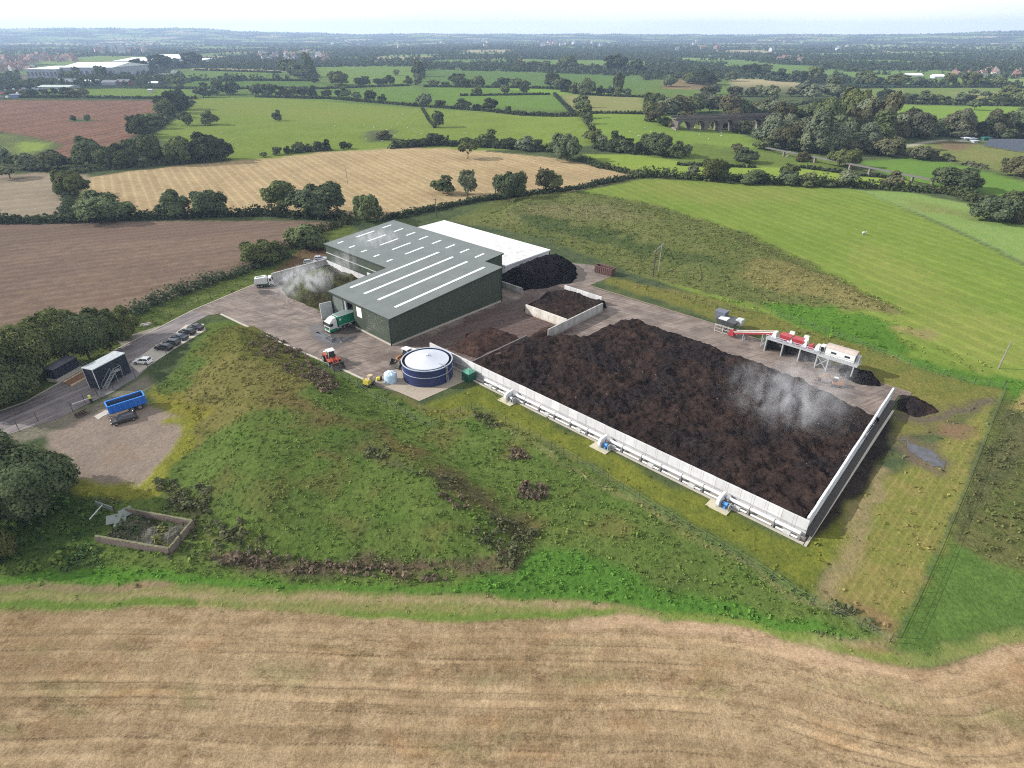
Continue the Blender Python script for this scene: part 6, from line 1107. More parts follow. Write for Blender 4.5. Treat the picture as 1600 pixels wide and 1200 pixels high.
hedge([(1060, 258), (1100, 260), (1180, 262)], 1.6, 2, "thin field boundary behind the yellow green strip"); hedge([(1250, 262), (1340, 274), (1400, 280)], 1.6, 2, "thin hedge along the footbridge side of the yellow strip")
hedge([(34, 153), (120, 153), (200, 154), (306, 155)], 2.6, 4, "trimmed hedge at the top of the bare reddish field")
hedge([(286, 126), (400, 126), (490, 127)], 2.2, 3, "upper of two clipped hedges between the left green strips"); hedge([(220, 138), (380, 139), (480, 139)], 2.4, 4, "lower of two clipped hedges between the left green strips"); hedge([(304, 110), (370, 112), (440, 114)], 2.2, 3, "short hedge under the pale stubble strip")
hedge([(480, 140), (560, 137), (640, 134)], 2.4, 4, "hedge under the pale upper field"); hedge([(400, 152), (520, 155), (600, 162), (660, 167), (760, 174), (905, 182)], 2.8, 4, "long hedge above the wide pasture")
hedge([(662, 136), (760, 137), (870, 139), (980, 144)], 2.4, 4, "hedge under the dark green upper field"); hedge([(718, 150), (800, 149), (860, 148)], 2, 3, "short hedge inside the bright green upper field"); hedge([(876, 143), (940, 150), (1020, 153)], 2.2, 3.4, "dark hedge behind the pale brown strip")
hedge([(866, 147), (880, 162), (900, 178)], 2.0, 3, "hedge climbing beside the pale brown strip"); hedge([(900, 179), (980, 179), (1040, 181)], 2.2, 3, "hedge along the foot of the pale brown strip")
hedge([(660, 170), (672, 190), (680, 200)], .9, 1.4, "faint fence line hedge crossing the wide pasture"); hedge([(1326, 137), (1440, 137), (1620, 138)], 2.4, 4, "hedge above the tan striped meadow"); hedge([(1320, 159), (1450, 163), (1620, 167)], 3.2, 5, "dark hedge below the tan striped meadow")
hedge([(1180, 170), (1240, 165), (1290, 158)], 2.2, 4, "hedge slanting above the viaduct meadow"); hedge([(110, 272), (150, 266), (250, 258), (350, 251)], 3, 7, "scrubby base of the copse behind the golden field", dens=1.2); hedge([(112, 290), (108, 312), (106, 334)], 2.6, 4, "short rounded hedge between the pale and golden fields")
hedge([(230, 212), (262, 188), (300, 160)], 2.6, 5, "scrub hedge between bare field and pasture")
hedge([(1370, 236), (1420, 244), (1480, 252), (1540, 264)], 2.2, 4, "brown scrub line above the bright meadow", leaf=LEAF3, gaps=.35); hedge([(1530, 316), (1560, 330), (1620, 350)], 3.4, 6, "dark hedge at the edge of the pale grass field")

# far country: woods and hedgerows as one mass
def far_woods():
    rs = np.random.RandomState(3); C = []
    n = 90000; r = np.exp(rs.uniform(math.log(1150), math.log(12500), n)); az = rs.uniform(-.92, .92, n); x = r * np.sin(az); y = r * np.cos(az)
    qx = x + 60 * (fbm(x / 400, y / 400, 51, 2) - .5); qy = y + 60 * (fbm(x / 400, y / 400, 52, 2) - .5); fx = (qx / cw) % 1; fy = (qy / (cw * 1.25)) % 1; edge_ = np.minimum(np.minimum(fx, 1 - fx) * cw, np.minimum(fy, 1 - fy) * cw * 1.25)
    opn_ = _hash(np.floor(qx / cw), np.floor(qy / (cw * 1.25)), 77) > .74; wood = fbm(x / 520, y / 520, 71, 2)
    pr = np.where(edge_ < 16, .85, np.where(opn_, .02, np.where(wood > .5, .75, .28))) * np.clip(2800 / r, .38, 1)
    k = rs.rand(n) < pr; x, y, r = x[k], y[k], r[k]
    # keep the drawn upper fields clear
    free = np.ones(len(x), bool)
    for pts in ([(660, 108), (1010, 118), (1000, 136), (660, 136)], [(488, 104), (648, 103), (652, 132), (500, 132)], [(286, 107), (446, 110), (500, 124), (286, 126)], [(1320, 113), (1530, 124), (1530, 134), (1330, 130)], [(820, 92), (1010, 96), (1010, 106), (820, 104)], [(1140, 97), (1280, 103), (1280, 110), (1140, 108)], [(30, 92), (310, 88), (310, 112), (30, 130)]):
        free &= sdist(x, y, FP(pts)) < 2
    x, y, r = x[free], y[free], r[free]; z = hgt(x, y); n = len(x); per = 16
    w = rs.uniform(5, 11, n) * np.clip(r / 2800, 1, 2.0); h = rs.uniform(6, 12, n)
    d = rs.normal(0, 1, (n, per, 3)); d /= np.linalg.norm(d, axis=2, keepdims=True); d[:, :, 2] = np.abs(d[:, :, 2])
    Pp = np.stack([x, y, z], 1)[:, None, :] + d * np.stack([w * .5, w * .5, h], 1)[:, None, :] * rs.uniform(.55, 1, (n, per, 1))
    V, Fq = leaf_quads(Pp.reshape(-1, 3), d.reshape(-1, 3), np.repeat(w * .27, per), rs, .35); me = raw_mesh("far_woods", V, Fq); fattr(me, "tone", np.repeat(np.clip(rs.normal(.4, .3, n), 0, 1), per * 4))
    print("far trees", n); tag(link("far_woods", me, leaf_mat("far_leaves", (.03, .045, .026), (.085, .105, .05), False)), "hazy mass of distant woods and hedgerows up to the skyline", kind="stuff")
far_woods()
# ------------------------------------------------------------------ viaduct, footbridge, distant buildings
def ztop(g, v):
    lo, hi = 0.0, 80.0
    for _ in range(40):
        m = (lo + hi) / 2; z = g.z + m - CAMH; f = g.y * CS - z * SN; uu = g.y * SN + z * CS
        if 600 - F * uu / f > v: lo = m
        else: hi = m
    return lo
STONE = paint("viaduct_stone", (.115, .10, .098), .9, .2, var=.25, scale=.15, dirt=(.07, .065, .06), dirtamt=.7)
p = at(1058, 203.6); q_ = at(1232, 209); zb = min(p.z, q_.z) - 3; d = q_ - p; ln = math.hypot(d.x, d.y); dk = ztop(Vector((p.x, p.y, zb)), 178.5); dk2 = ztop(Vector((q_.x, q_.y, zb)), 183.5); dk = (dk + dk2) / 2
vd = thing("viaduct", "old dark stone railway viaduct with round arches across the valley", "viaduct", (p.x, p.y, zb), math.atan2(d.y, d.x)); nb = 8; w_ = ln / nb; pr_ = w_ * .13
for k in range(nb):
    x0 = k * w_ + pr_; x1 = (k + 1) * w_ - pr_; r_ = (x1 - x0) / 2; sp = dk - 2.6 - r_ * .95; m = MB()
    prof = [(k * w_, sp), (x0, sp)] + [(x0 + r_ - r_ * math.cos(PI * i / 12), sp + r_ * .95 * math.sin(PI * i / 12)) for i in range(1, 12)] + [(x1, sp), ((k + 1) * w_, sp), ((k + 1) * w_, dk - 1.1), (k * w_, dk - 1.1)]
    m.extrude(prof, 0, 7.5); m.build("arch", STONE, vd)
for k in range(nb + 1): MB().box(k * w_ - pr_, k * w_ + pr_, -.15, 7.65, -2, dk - 2.6 - w_ * .35, (.15, .15, .1, .1)).build("pier", paint("pier_stone", (.15, .13, .115), .9, .2, var=.25, scale=.3), vd)
m = MB(); m.box(-2, ln + 14, -.35, 7.85, dk - 1.1, dk - .75); m.box(-2, ln + 14, -.3, .1, dk - .75, dk + .35); m.box(-2, ln + 14, 7.4, 7.8, dk - .75, dk + .35); m.build("parapet", STONE, vd)
GDK = paint("footbridge_deck", (.115, .108, .105), .8, .2, dirt=(.12, .11, .11)); GPI = paint("footbridge_pier", (.17, .15, .13), .85)
p = at(1196, 236.5); q_ = at(1478, 297.5); d = q_ - p; ln = math.hypot(d.x, d.y); fb = thing("footbridge", "long grey raised causeway on short piers crossing the meadow", "bridge", p, math.atan2(d.y, d.x)); hz = 2.3
m = MB(); m.box(0, ln, -.9, .9, hz - .4, hz); m.box(0, ln, -.9, -.75, hz, hz + .2); m.box(0, ln, .75, .9, hz, hz + .2); m.build("deck", GDK, fb)
for uu in (1227, 1277, 1331, 1361, 1425, 1455):
    g = at(uu, 236.5 + (uu - 1196) * 61 / 282); xx = (Vector((g.x - p.x, g.y - p.y))).length; MB().box(xx - .6, xx + .6, -.8, .8, -2.5, hz - .4, (.25, .25, .1, .1)).build("pier", GPI, fb)
SOL = paint("solar_glass", (.03, .04, .06), .25, .6, var=.1)
for i in range(8):
    a = at(1545 - i * 2 + (i > 4) * (i - 4) * 16, 220.6 + i * 2.3); b = at(1660, 223.5 + i * 2.75); d = b - a; ln = math.hypot(d.x, d.y); so_ = thing("solar_row", "%s row of dark solar panels counted from the wood behind" % ORD[i], "solar panels", a, math.atan2(d.y, d.x), "solar panel rows")
    MB().hexa([(0, -.8, .6), (ln, -.8, .6), (ln, .8, 1.5), (0, .8, 1.5)], [(0, -.8, .68), (ln, -.8, .68), (ln, .8, 1.58), (0, .8, 1.58)]).build("panel", SOL, so_); m = MB()
    for k in range(int(ln / 5) + 1): m.bar((k * 5 + .5, .6, -.5), (k * 5 + .5, .6, 1.4), .15)
    m.build("support_post", GREY, so_)
def block(name, label, cat, u0, u1, v, hpx, dep, wall, roof, gable=0.0, rot=0.0, group=None, win=None, mono=0.0):
    """a building whose long front foot runs between photo points (u0, v) and (u1, v)"""
    a = at(u0, v); b = at(u1, v); d = b - a; ln = math.hypot(d.x, d.y); H_ = ztop(a, v - hpx); t = thing(name, label, cat, (a.x, a.y, min(a.z, b.z) - .3), math.atan2(d.y, d.x) + rot, group)
    MB().box(0, ln, 0, dep, 0, H_).build("wall", wall, t); m = MB()
    if gable: m.extrude([(-.6, H_), (dep + .6, H_), (dep / 2, H_ + gable)], -.6, ln + .6); m.v = [(y, x, z) for x, y, z in m.v]
    else: m.hexa([(-.5, -.5, H_), (ln + .5, -.5, H_), (ln + .5, dep + .5, H_ + mono), (-.5, dep + .5, H_ + mono)], [(-.5, -.5, H_ + .5), (ln + .5, -.5, H_ + .5), (ln + .5, dep + .5, H_ + .5 + mono), (-.5, dep + .5, H_ + .5 + mono)])
    m.build("roof", roof, t)
    if win:
        for k in range(win): x0 = ln * (k + .25) / win; MB().box(x0, x0 + ln / win * .5, -.12, -.02, H_ * .25, H_ * .7).build("window", paint("far_window", (.08, .09, .11), .3), t)
    return t
FW = paint("factory_white", (.40, .42, .46), .5, .3, var=.06, scale=.05); FG = paint("factory_grey", (.26, .29, .34), .6, .3, var=.1, scale=.05); FR = paint("factory_roof", (.62, .66, .70), .4, .4, var=.06, scale=.03); BRK = paint("farm_brick", (.22, .10, .075), .9, .2, var=.2, scale=.2); SLT = paint("slate_roof", (.11, .115, .13), .7); TILE = paint("tile_roof", (.19, .115, .095), .85, .2, var=.2, scale=.2); REND = paint("render_wall", (.38, .36, .34), .8, .2)
block("factory", "big pale grey factory with flat roof, leftmost of the works", "factory", 44, 92, 122, 14, 75, FG, FR, win=8, mono=2); block("factory", "wide grey factory with shallow white roof behind two dark trees", "factory", 98, 180, 122, 17, 110, FG, FR, gable=6, win=9)
block("factory", "long low white roofed works stretching behind the tree belt", "factory", 176, 262, 102, 6.5, 120, FW, FR, mono=5); block("factory", "white works with raised roof, highest of the distant roofs", "factory", 226, 274, 97.5, 5.5, 110, FW, FR, gable=10); block("factory", "white works ending the row of pale roofs", "factory", 262, 313, 97.5, 3.0, 90, FW, FR, mono=3)
block("shed", "white gabled shed in front of the wide grey factory", "shed", 86, 116, 132, 4.5, 18, FW, SLT, gable=4); block("shed", "long low grey green shed by the parked vans", "shed", 59, 108, 139, 3.5, 22, FG, paint("sage_roof", (.3, .34, .31), .6), gable=2); block("shed", "low white shed right of the gabled shed", "shed", 128, 150, 130, 3, 20, FW, FR, gable=2); block("farm_building", "grey roofed barn beside the brick barn", "barn", 159, 180, 133, 4.5, 16, FG, SLT, gable=3); block("farm_building", "red brick barn with dark roof in the farmyard", "barn", 181, 200, 132.5, 5, 16, BRK, SLT, gable=3)
block("farmhouse", "white farmhouse at the head of the left green strips", "house", 268, 276, 117, 3.5, 9, FW, SLT, gable=4); block("shed", "small blue grey shed left of the white farmhouse", "shed", 247, 258, 120, 2.5, 12, FG, SLT, gable=3); block("shed", "pale greenhouse below the farmhouse", "shed", 232, 246, 131, 1.8, 12, FW, FR, gable=2); block("shed", "tiny cream hut at the hedge by the lane", "hut", 232, 238, 144.5, 4.5, 5, REND, FW, gable=1); block("shed", "dark green hut at the edge of the farmyard paddock", "hut", 265, 272, 124, 3, 7, paint("hut_green", (.06, .08, .06), .8), SLT, gable=2)
block("farm_building", "long white roofed barn beyond the right meadow", "barn", 1418, 1442, 119.5, 2.2, 16, FW, FR, gable=3); block("farm_building", "brilliant white barn with bright roof beyond the right meadow", "barn", 1460, 1476, 122.5, 3.4, 14, FW, paint("bright_roof", (.8, .8, .8), .4), gable=3); block("farmhouse", "red roofed farmhouse right of the brilliant white barn", "house", 1512, 1523, 121.5, 3.5, 9, REND, TILE, gable=4)
block("site_cabin", "white cabin beside the first solar row", "cabin", 1506, 1514, 219.5, 4, 3, FW, FR); block("site_cabin", "dark green cabin between white cabin and the solar rows", "cabin", 1517, 1525, 220.5, 4, 3, paint("hut_green", (.06, .08, .06), .8), FG); block("site_cabin", "teal container at the head of the solar rows", "container", 1537, 1548, 219.5, 4.5, 3, paint("teal", (.02, .12, .1), .6), paint("teal", (.02, .12, .1), .6)); block("site_cabin", "pale hut in front of the green cabin", "hut", 1522, 1528, 223, 3, 3, FW, FW)
# vans in the yard at the left edge
for i, (u, v) in enumerate(sorted([(4, 147), (10, 143), (16, 148), (22, 141), (28, 147), (33, 143), (38, 140), (47, 142), (54, 140), (2, 153), (12, 153), (60, 141)])):
    g = at(u, v); c = rnd.choice([FW, FW, paint("van_blue", (.1, .16, .3), .4), paint("van_red", (.3, .05, .05), .4), FG]); t = thing("van", "%s from the left of the vans parked beside the far farmyard" % ORD[i], "van", g, rnd.uniform(0, 3), "vans in the far yard")
    MB().extrude([(-2.6, .4), (-2.6, 2.3), (1.3, 2.35), (2.0, 1.4), (2.7, 1.2), (2.7, .4)], -1, 1).build("body", c, t); MB().hexa([(1.35, -.9, 1.5), (1.95, -.9, 1.5), (1.95, .9, 1.5), (1.35, .9, 1.5)], [(1.3, -.9, 2.2), (1.4, -.9, 2.2), (1.4, .9, 2.2), (1.3, .9, 2.2)]).build("windscreen", GLASS, t)
block("container", "blue white lorry box parked at the corner of the bare field", "container", 17, 31, 153, 5.5, 4, paint("box_blue", (.12, .17, .34), .5), FW)
# houses of the town
def house_mesh(name, wall, roof):
    V = [(-5, -4, 0), (5, -4, 0), (5, 4, 0), (-5, 4, 0), (-5, -4, 5.2), (5, -4, 5.2), (5, 4, 5.2), (-5, 4, 5.2), (-5, 0, 8.4), (5, 0, 8.4), (-5.3, -4.4, 4.95), (5.3, -4.4, 4.95), (5.3, 4.4, 4.95), (-5.3, 4.4, 4.95), (-5.3, 0, 8.6), (5.3, 0, 8.6), (2.5, -.6, 7.5), (3.7, -.6, 7.5), (3.7, .6, 7.5), (2.5, .6, 7.5), (2.5, -.6, 9.8), (3.7, -.6, 9.8), (3.7, .6, 9.8), (2.5, .6, 9.8)]
    Fs = [(0, 1, 5, 4), (1, 2, 6, 9, 5), (2, 3, 7, 6), (3, 0, 4, 8, 7), (10, 11, 15, 14), (12, 13, 14, 15), (16, 17, 21, 20), (17, 18, 22, 21), (18, 19, 23, 22), (19, 16, 20, 23), (20, 21, 22, 23)]
    me = bpy.data.meshes.new(name); me.from_pydata(V, [], Fs); me.materials.append(wall); me.materials.append(roof)
    for i in (4, 5): me.polygons[i].material_index = 1
    me.update(); return me
PINK = paint("pink_brick", (.23, .16, .14), .9, .2); HMs = [house_mesh("house", PINK, TILE), house_mesh("house", REND, TILE), house_mesh("house", PINK, SLT), house_mesh("house", FW, SLT)]
def houses(n, u0, u1, v0, v1, what, group, ks=(0, 1, 0, 2), size=1.0):
    for i in range(n):
        u = rnd.uniform(u0, u1); v = v0 + (v1 - v0) * rnd.random(); g = at(u, v); o = bpy.data.objects.new("house", HMs[rnd.choice(ks)]); COL.objects.link(o); o.location = g; o.rotation_euler = (0, 0, rnd.uniform(-.6, .9) + rnd.choice([0, PI / 2])); o.scale = [size * rnd.uniform(.9, 1.4)] * 3; tag(o, what, "house", group)
houses(46, -8, 58, 93, 112, "small house with reddish roof in the hazy town left of the factories", "houses of the town left of the factories", size=1.25)
houses(26, 55, 118, 88, 97, "tiny red roofed house in the haze behind the grey factories", "houses behind the grey factories", (0, 1, 0, 0), 1.3); houses(30, 395, 520, 82, 98, "small pale or red house in the village beyond the tan strip", "village houses beyond the tan strip", (1, 3, 0, 3), 1.3); houses(14, 150, 230, 70, 84, "faint house on the town's far slope", "houses on the far slope", (1, 3), 1.8)
houses(16, 830, 960, 66, 73, "pale speck of a house in the far haze near the centre", "houses in the central haze", (3, 1), 2.0); houses(16, 1040, 1340, 64, 82, "pale speck of a house in the far haze towards the right", "houses in the right hand haze", (3, 1, 0), 1.8); houses(12, 1440, 1590, 112, 122, "pinkish house among trees beyond the right meadow", "houses beyond the right meadow", (0, 1), .9); houses(10, 520, 800, 62, 76, "pale speck of a house on the hazy plain", "houses on the hazy plain", (3, 1), 1.9)
houses(8, 1200, 1260, 90, 102, "pinkish house half hidden in the right hand woods", "houses in the right hand woods", (0, 1), 1.0)
# sheep
def sheep_mesh():
    m = MB(); m.ball((0, 0, .62), .36, 8, 6, (1.5, .95, .9)); m.ball((.62, 0, .82), .15, 6, 5, (1.3, .8, .9))
    for sx in (-.3, .3):
        for sy in (-.17, .17): m.cyl((sx, sy, 0), (sx, sy, .45), .05, .06, 5)
    o = m.build("sheep_shape", paint("wool", (.42, .41, .37), .9, .1), smooth=True); me = o.data; bpy.data.objects.remove(o); return me
SHP = sheep_mesh(); n_ = 0
for (n, u0, u1, v0, v1, wh) in ((34, 540, 700, 178, 222, "on the wide pasture near the scrubby hollow"), (18, 1030, 1200, 196, 224, "on the slope before the viaduct"), (12, 250, 420, 195, 240, "in the pasture by the copse"), (10, 960, 1030, 200, 222, "on the green slope above the wooded hump"), (8, 1215, 1245, 238, 246, "below the raised causeway")):
    for i in range(n):
        u = rnd.gauss((u0 + u1) / 2, (u1 - u0) / 4); v = rnd.uniform(v0, v1); o = bpy.data.objects.new("sheep", SHP); COL.objects.link(o); o.location = at(u, v); o.rotation_euler = (0, 0, rnd.uniform(0, 6.3)); o.scale = [rnd.uniform(.8, 1.05)] * 3; tag(o, "small white sheep grazing %s" % wh, "sheep", "sheep " + wh)
g = at(1349, 367); o = bpy.data.objects.new("sheep", SHP); COL.objects.link(o); o.location = g; o.scale = [1.4] * 3; tag(o, "single white sheep alone in the big green field", "sheep")

# ------------------------------------------------------------------ poles and fences
WOOD = paint("pole_wood", (.075, .06, .05), .9, .1); PALE = paint("pale_pole", (.2, .185, .165), .8)
def pole(u, v, vt, label, mat=WOOD, arm=True):
    g = at(u, v); h = ztop(g, vt); t = thing("utility_pole", label, "pole", g, .5); MB().cyl((0, 0, -.3), (0, 0, h), .17, .12, 8).build("shaft", mat, t)
    if arm: MB().bar((-.9, 0, h - .4), (.9, 0, h - .4), .14).build("crossarm", mat, t)
    return t
g = at(1020, 433); g2 = at(1029, 424); h = ztop(g, 390); t = thing("utility_pole", "double wooden power pole with crossarm on the rough bank", "pole", g, 0); dv_ = g2 - g
MB().cyl((0, 0, -.3), (0, 0, h), .2, .14, 8).build("shaft", WOOD, t); MB().cyl((dv_.x, dv_.y, dv_.z - .3), (dv_.x, dv_.y, h - .6), .18, .13, 8).build("shaft", PALE, t); MB().bar((-dv_.x * .3, -dv_.y * .3, h - .2), (dv_.x * 1.3, dv_.y * 1.3, h - .2), .2).build("crossarm", PALE, t); MB().bar((0, 0, h - 2.0), (dv_.x, dv_.y, h - 2.0), .14).build("brace", WOOD, t)
pole(1560, 576, 534, "pale leaning pole standing in the green field by the fence", PALE, False); pole(543, 286, 262, "slim pole standing out in the golden stubble", PALE, False); pole(682, 341, 310, "dark pole on the hedge above the white roof"); pole(1029, 158, 150, "tiny pole far off near the brown strip", WOOD, False)
FP_ = paint("fence_post_dark", (.04, .045, .04), .7)
def fence(name, label, pts, h=1.8, gap=3.0, wires=3, post=FP_, r=.05, mesh=None):
    P_ = [at(*p) for p in pts]; t = thing(name, label, "fence", P_[0]); o = P_[0]; S_ = []
    tot = sum((b - a).length for a, b in zip(P_, P_[1:])); gap = max(gap, tot / 95)
    for a, b in zip(P_, P_[1:]):
        n = max(1, round((b - a).length / gap)); S_ += [a + (b - a) * (k / n) for k in range(n)]
    S_.append(P_[-1]); S_ = [Vector((p.x - o.x, p.y - o.y, float(hgt(p.x, p.y)) - o.z)) for p in S_]
    me = None
    for p in S_:
        if me is None: ob = MB().cyl((0, 0, -.2), (0, 0, h), r, r, 6).build("post", post, t); me = ob.data; ob.location = p
        else: link("post", me, None, t, p)
    m = MB()
    for k in range(wires):
        z = h * (k + .6) / wires * .97
        for a, b in zip(S_, S_[1:]): m.bar(a + Vector((0, 0, z)), b + Vector((0, 0, z)), .025)
    m.build("wire", paint("fence_wire", (.12, .13, .12), .6), t)
    if mesh is not None:
        m = MB()
        for a, b in zip(S_, S_[1:]):
            ln = (b - a).length
            for k in range(int(ln / .35)): q = a + (b - a) * (k / max(1, int(ln / .35))); m.bar(q + Vector((0, 0, .05)), q + Vector((0, 0, h)), .018)
            m.bar(a + Vector((0, 0, h)), b + Vector((0, 0, h)), .03); m.bar(a + Vector((0, 0, .3)), b + Vector((0, 0, .3)), .05)
        m.build("mesh_panel", mesh, t)
fence("site_fence", "dark post fence winding along the grass bank below the compost wall", [(500, 570), (560, 605), (589, 625), (620, 641), (650, 660), (675, 668), (702, 652), (737, 640), (770, 652), (810, 672), (880, 710), (950, 752), (1050, 815), (1130, 860), (1205, 905), (1240, 930), (1300, 960), (1390, 1004)])
fence("site_fence", "tall green mesh fence on the far side of the east paddock", [(1570, 606), (1540, 680), (1508, 760), (1470, 850), (1436, 925), (1402, 996)], 1.7, 3.0, 2, paint("fence_green", (.045, .075, .045), .6), .04, paint("fence_green", (.045, .075, .045), .6))
fence("site_fence", "dark post fence between the sorting line and the bright green field", [(1204, 492), (1250, 507), (1330, 535), (1420, 572), (1500, 597), (1566, 609)])
fence("road_fence", "tall dark post fence on the near side of the access road", [(0, 690), (60, 659), (114, 643), (153, 619), (178, 610), (212, 590), (232, 577), (262, 560)], 2.3, 4.0, 2, FP_, .06); fence("road_fence", "dark post fence on the field side of the access road", [(185, 535), (213, 521), (240, 507), (268, 496), (292, 483), (330, 468), (372, 450)], 2.2, 4.0, 2, FP_, .06)
fence("field_fence", "thin fence line across the pale grass field", [(1340, 297), (1420, 328), (1480, 356), (1540, 384), (1600, 413)], 1.2, 6, 2); fence("site_fence", "thin dark fence behind the skip and the white building", [(700, 345), (780, 364), (862, 392), (900, 405), (960, 428), (1040, 456), (1120, 482), (1204, 492)], 1.8, 3.4, 2)
# grey and white bits in the grass by the road
SHT = paint("grey_sheet", (.17, .19, .175), .6, .3, dirt=(.2, .2, .18)); g = at(228, 507); t = thing("rubble_pile", "pale slab of rubble dumped on the verge beyond the road", "rubble", g, .4); MB().box(-1.3, 1.3, -.5, .5, 0, .4, (.5, .3, .2, .2)).build("slab", CONC, t); MB().box(-.6, .9, -1.3, -.5, 0, .35, (.2, .2, .1, .1)).build("slab", CONC, t)
sheet("gravel_patch", [(182, 531), (215, 520), (250, 509), (252, 513), (215, 532), (192, 542)], .04, paint("gravel", G(150, 144, 130), .95, .1, var=.2, scale=3), 2.0)
# ------------------------------------------------------------------ derelict brick enclosure
OB = paint("old_brick", (.17, .13, .115), .9, .2, var=.3, scale=2.5, dirt=(.10, .10, .07), dirtamt=.7); MOSS = paint("mossy_cap", (.13, .125, .075), .9, .1, var=.3, scale=2)
c1, c2, c3, c4 = at(153, 846), at(267, 866), at(303, 822), at(200, 803); enc = thing("brick_enclosure", "roofless old brick enclosure full of rubble and weeds in the meadow", "ruin", c2); hB = 1.15
def bwall(name, a, b, th=.4, h=hB):
    a = a - c2; b = b - c2; m = MB(); d = (b - a).normalized(); n_ = max(2, int((b - a).length / .8))
    for k in range(n_):
        p = a + (b - a) * (k / n_); q = a + (b - a) * ((k + 1) / n_); hh = h * rnd.uniform(.92, 1.04); m.bar((p.x, p.y, p.z + hh / 2 - .15), (q.x, q.y, p.z + hh / 2 - .15), th, hh + .3)
    o = m.build(name, OB, enc); m = MB()
    for k in range(n_):
        p = a + (b - a) * (k / n_); q = a + (b - a) * ((k + 1) / n_); m.bar((p.x, p.y, p.z + h * 1.05), (q.x, q.y, p.z + h * 1.05 + rnd.uniform(-.03, .03)), th * .8, .1)
    m.build("moss_cap", MOSS, o)
bwall("front_wall", c1, c2); bwall("end_wall", c2, c2 + (c3 - c2) * .42); bwall("end_wall", c2 + (c3 - c2) * .5, c3); bwall("back_wall", c3, c4)
poly = [(164, 843), (205, 808), (298, 826), (264, 860)]
RBM = heap_mat("rubble_mix", G(128, 128, 106), G(84, 90, 62), G(150, 148, 132), .75, 3.0); heap("rubble_heap", "grey green rubble and weeds filling the old brick enclosure", "rubble", poly, .9, 2.0, RBM, .22, .45, local=False, seed=71, cell=1.5)
for (u, v, a, s_) in ((181, 817, .4, 1.1), (200, 806, .9, .9), (190, 822, .2, .8)): g = at(u, v); t = thing("metal_sheet", {181: "large pale grey sheet leaning at the enclosure's open end", 200: "bent grey sheet against the enclosure's back wall", 190: "low grey sheet lying in the enclosure's weeds"}[u], "sheet", g, a); MB().hexa([(-s_, -.7, .5), (s_, -.7, .5), (s_, .7, 1.1), (-s_, .7, 1.1)], [(-s_, -.7, .56), (s_, -.7, .56), (s_, .7, 1.16), (-s_, .7, 1.16)]).build("sheet_face", SHT, t)
g = at(180, 801); g2 = at(152, 791); d = g2 - g; t = thing("field_gate", "weathered grey panel gate standing open beside the brick enclosure", "gate", g, math.atan2(d.y, d.x)); lg = math.hypot(d.x, d.y); MB().box(0, lg, -.06, .06, .2, 1.15).build("gate_panel", SHT, t); MB().bar((lg * .55, .1, 1.0), (lg * .2, 3.3, 1.2), .14).build("gate_bar", paint("bar_grey", (.4, .4, .38), .6), t)
m = MB(); m.bar((0, 0, -.2), (0, 0, 1.3), .14); m.build("gate_post", WOOD, t)

# ------------------------------------------------------------------ rough growth on the banks: tufts, brambles
def grow(name, label, pts, dens, hmin, hmax, wmin, wmax, cols=None, per=9, leaf=.22, seed=1, patchy=0.0, jit=.5):
    P_ = np.array(AP(pts)); rs = np.random.RandomState(seed); area = abs(np.sum(P_[:, 0] * np.roll(P_[:, 1], -1) - P_[:, 1] * np.roll(P_[:, 0], -1))) / 2; n = int(area * 1.6 * dens) + 10
    x = rs.uniform(P_[:, 0].min(), P_[:, 0].max(), n); y = rs.uniform(P_[:, 1].min(), P_[:, 1].max(), n); k = sdist(x + 2 * (vnoise(x / 3, y / 3, 7) - .5), y, P_) > -.3 * rs.rand(n)
    if patchy: k &= fbm(x / 5, y / 5, seed + 3, 3) > patchy
    x, y = x[k], y[k]; n = len(x)
    if n < 3: return
    z = hgt(x, y); gi = ground_color(x, y); f = np.clip(rs.normal(.5, .35, n), 0, 1)[:, None]
    col = (ca[gi] * (1 - f) + cb[gi] * f) if cols is None else (np.asarray(cols[0]) * (1 - f) + np.asarray(cols[1]) * f)
    col = col * np.clip(rs.normal(1.45, .17, n), .8, 2.0)[:, None]
    h = rs.uniform(hmin, hmax, n) * (.6 + .8 * vnoise(x / 6, y / 6, seed)); w = rs.uniform(wmin, wmax, n)
    d = rs.normal(0, 1, (n, per, 3)); d /= np.linalg.norm(d, axis=2, keepdims=True); d[:, :, 2] = np.abs(d[:, :, 2]) + .25
    org = np.array([x.mean(), y.mean(), 0]); Pp = np.stack([x, y, z], 1)[:, None, :] - org + d * np.stack([w * .5, w * .5, h], 1)[:, None, :] * rs.uniform(.45, 1, (n, per, 1))
    V, Fq = leaf_quads(Pp.reshape(-1, 3), d.reshape(-1, 3), leaf * np.repeat(np.sqrt(w * h) * 1.3, per), rs, jit); me = raw_mesh(name, V, Fq); fattr(me, "tc", np.repeat(np.repeat(col, per, 0), 4, 0), 'FLOAT_COLOR')
    return tag(link(name, me, TUFT, loc=tuple(org)), label, kind="stuff")
q = N("tuft_growth"); c_ = q.attr("tc", 0); d_ = q.n("ShaderNodeBsdfDiffuse", {"Color": c_}); t_ = q.n("ShaderNodeBsdfTranslucent", {"Color": c_}); mx_ = q.n("ShaderNodeMixShader", {0: .2, 1: d_, 2: t_}); q.t.links.new(mx_, q.out.inputs[0]); TUFT = q.m
BANK = [(352, 505), (480, 556), (568, 596), (660, 640), (745, 640), (860, 700), (1000, 780), (1180, 880), (1300, 950), (1395, 1010), (1250, 985), (1000, 935), (700, 918), (340, 905), (150, 900), (110, 860), (150, 770), (240, 765), (300, 690), (300, 650), (240, 610), (300, 545)]
grow("rough_growth", "rough grass and weeds covering the banks", BANK, 1.5, .07, .28, .5, 1.2, seed=11, per=8, leaf=.3)
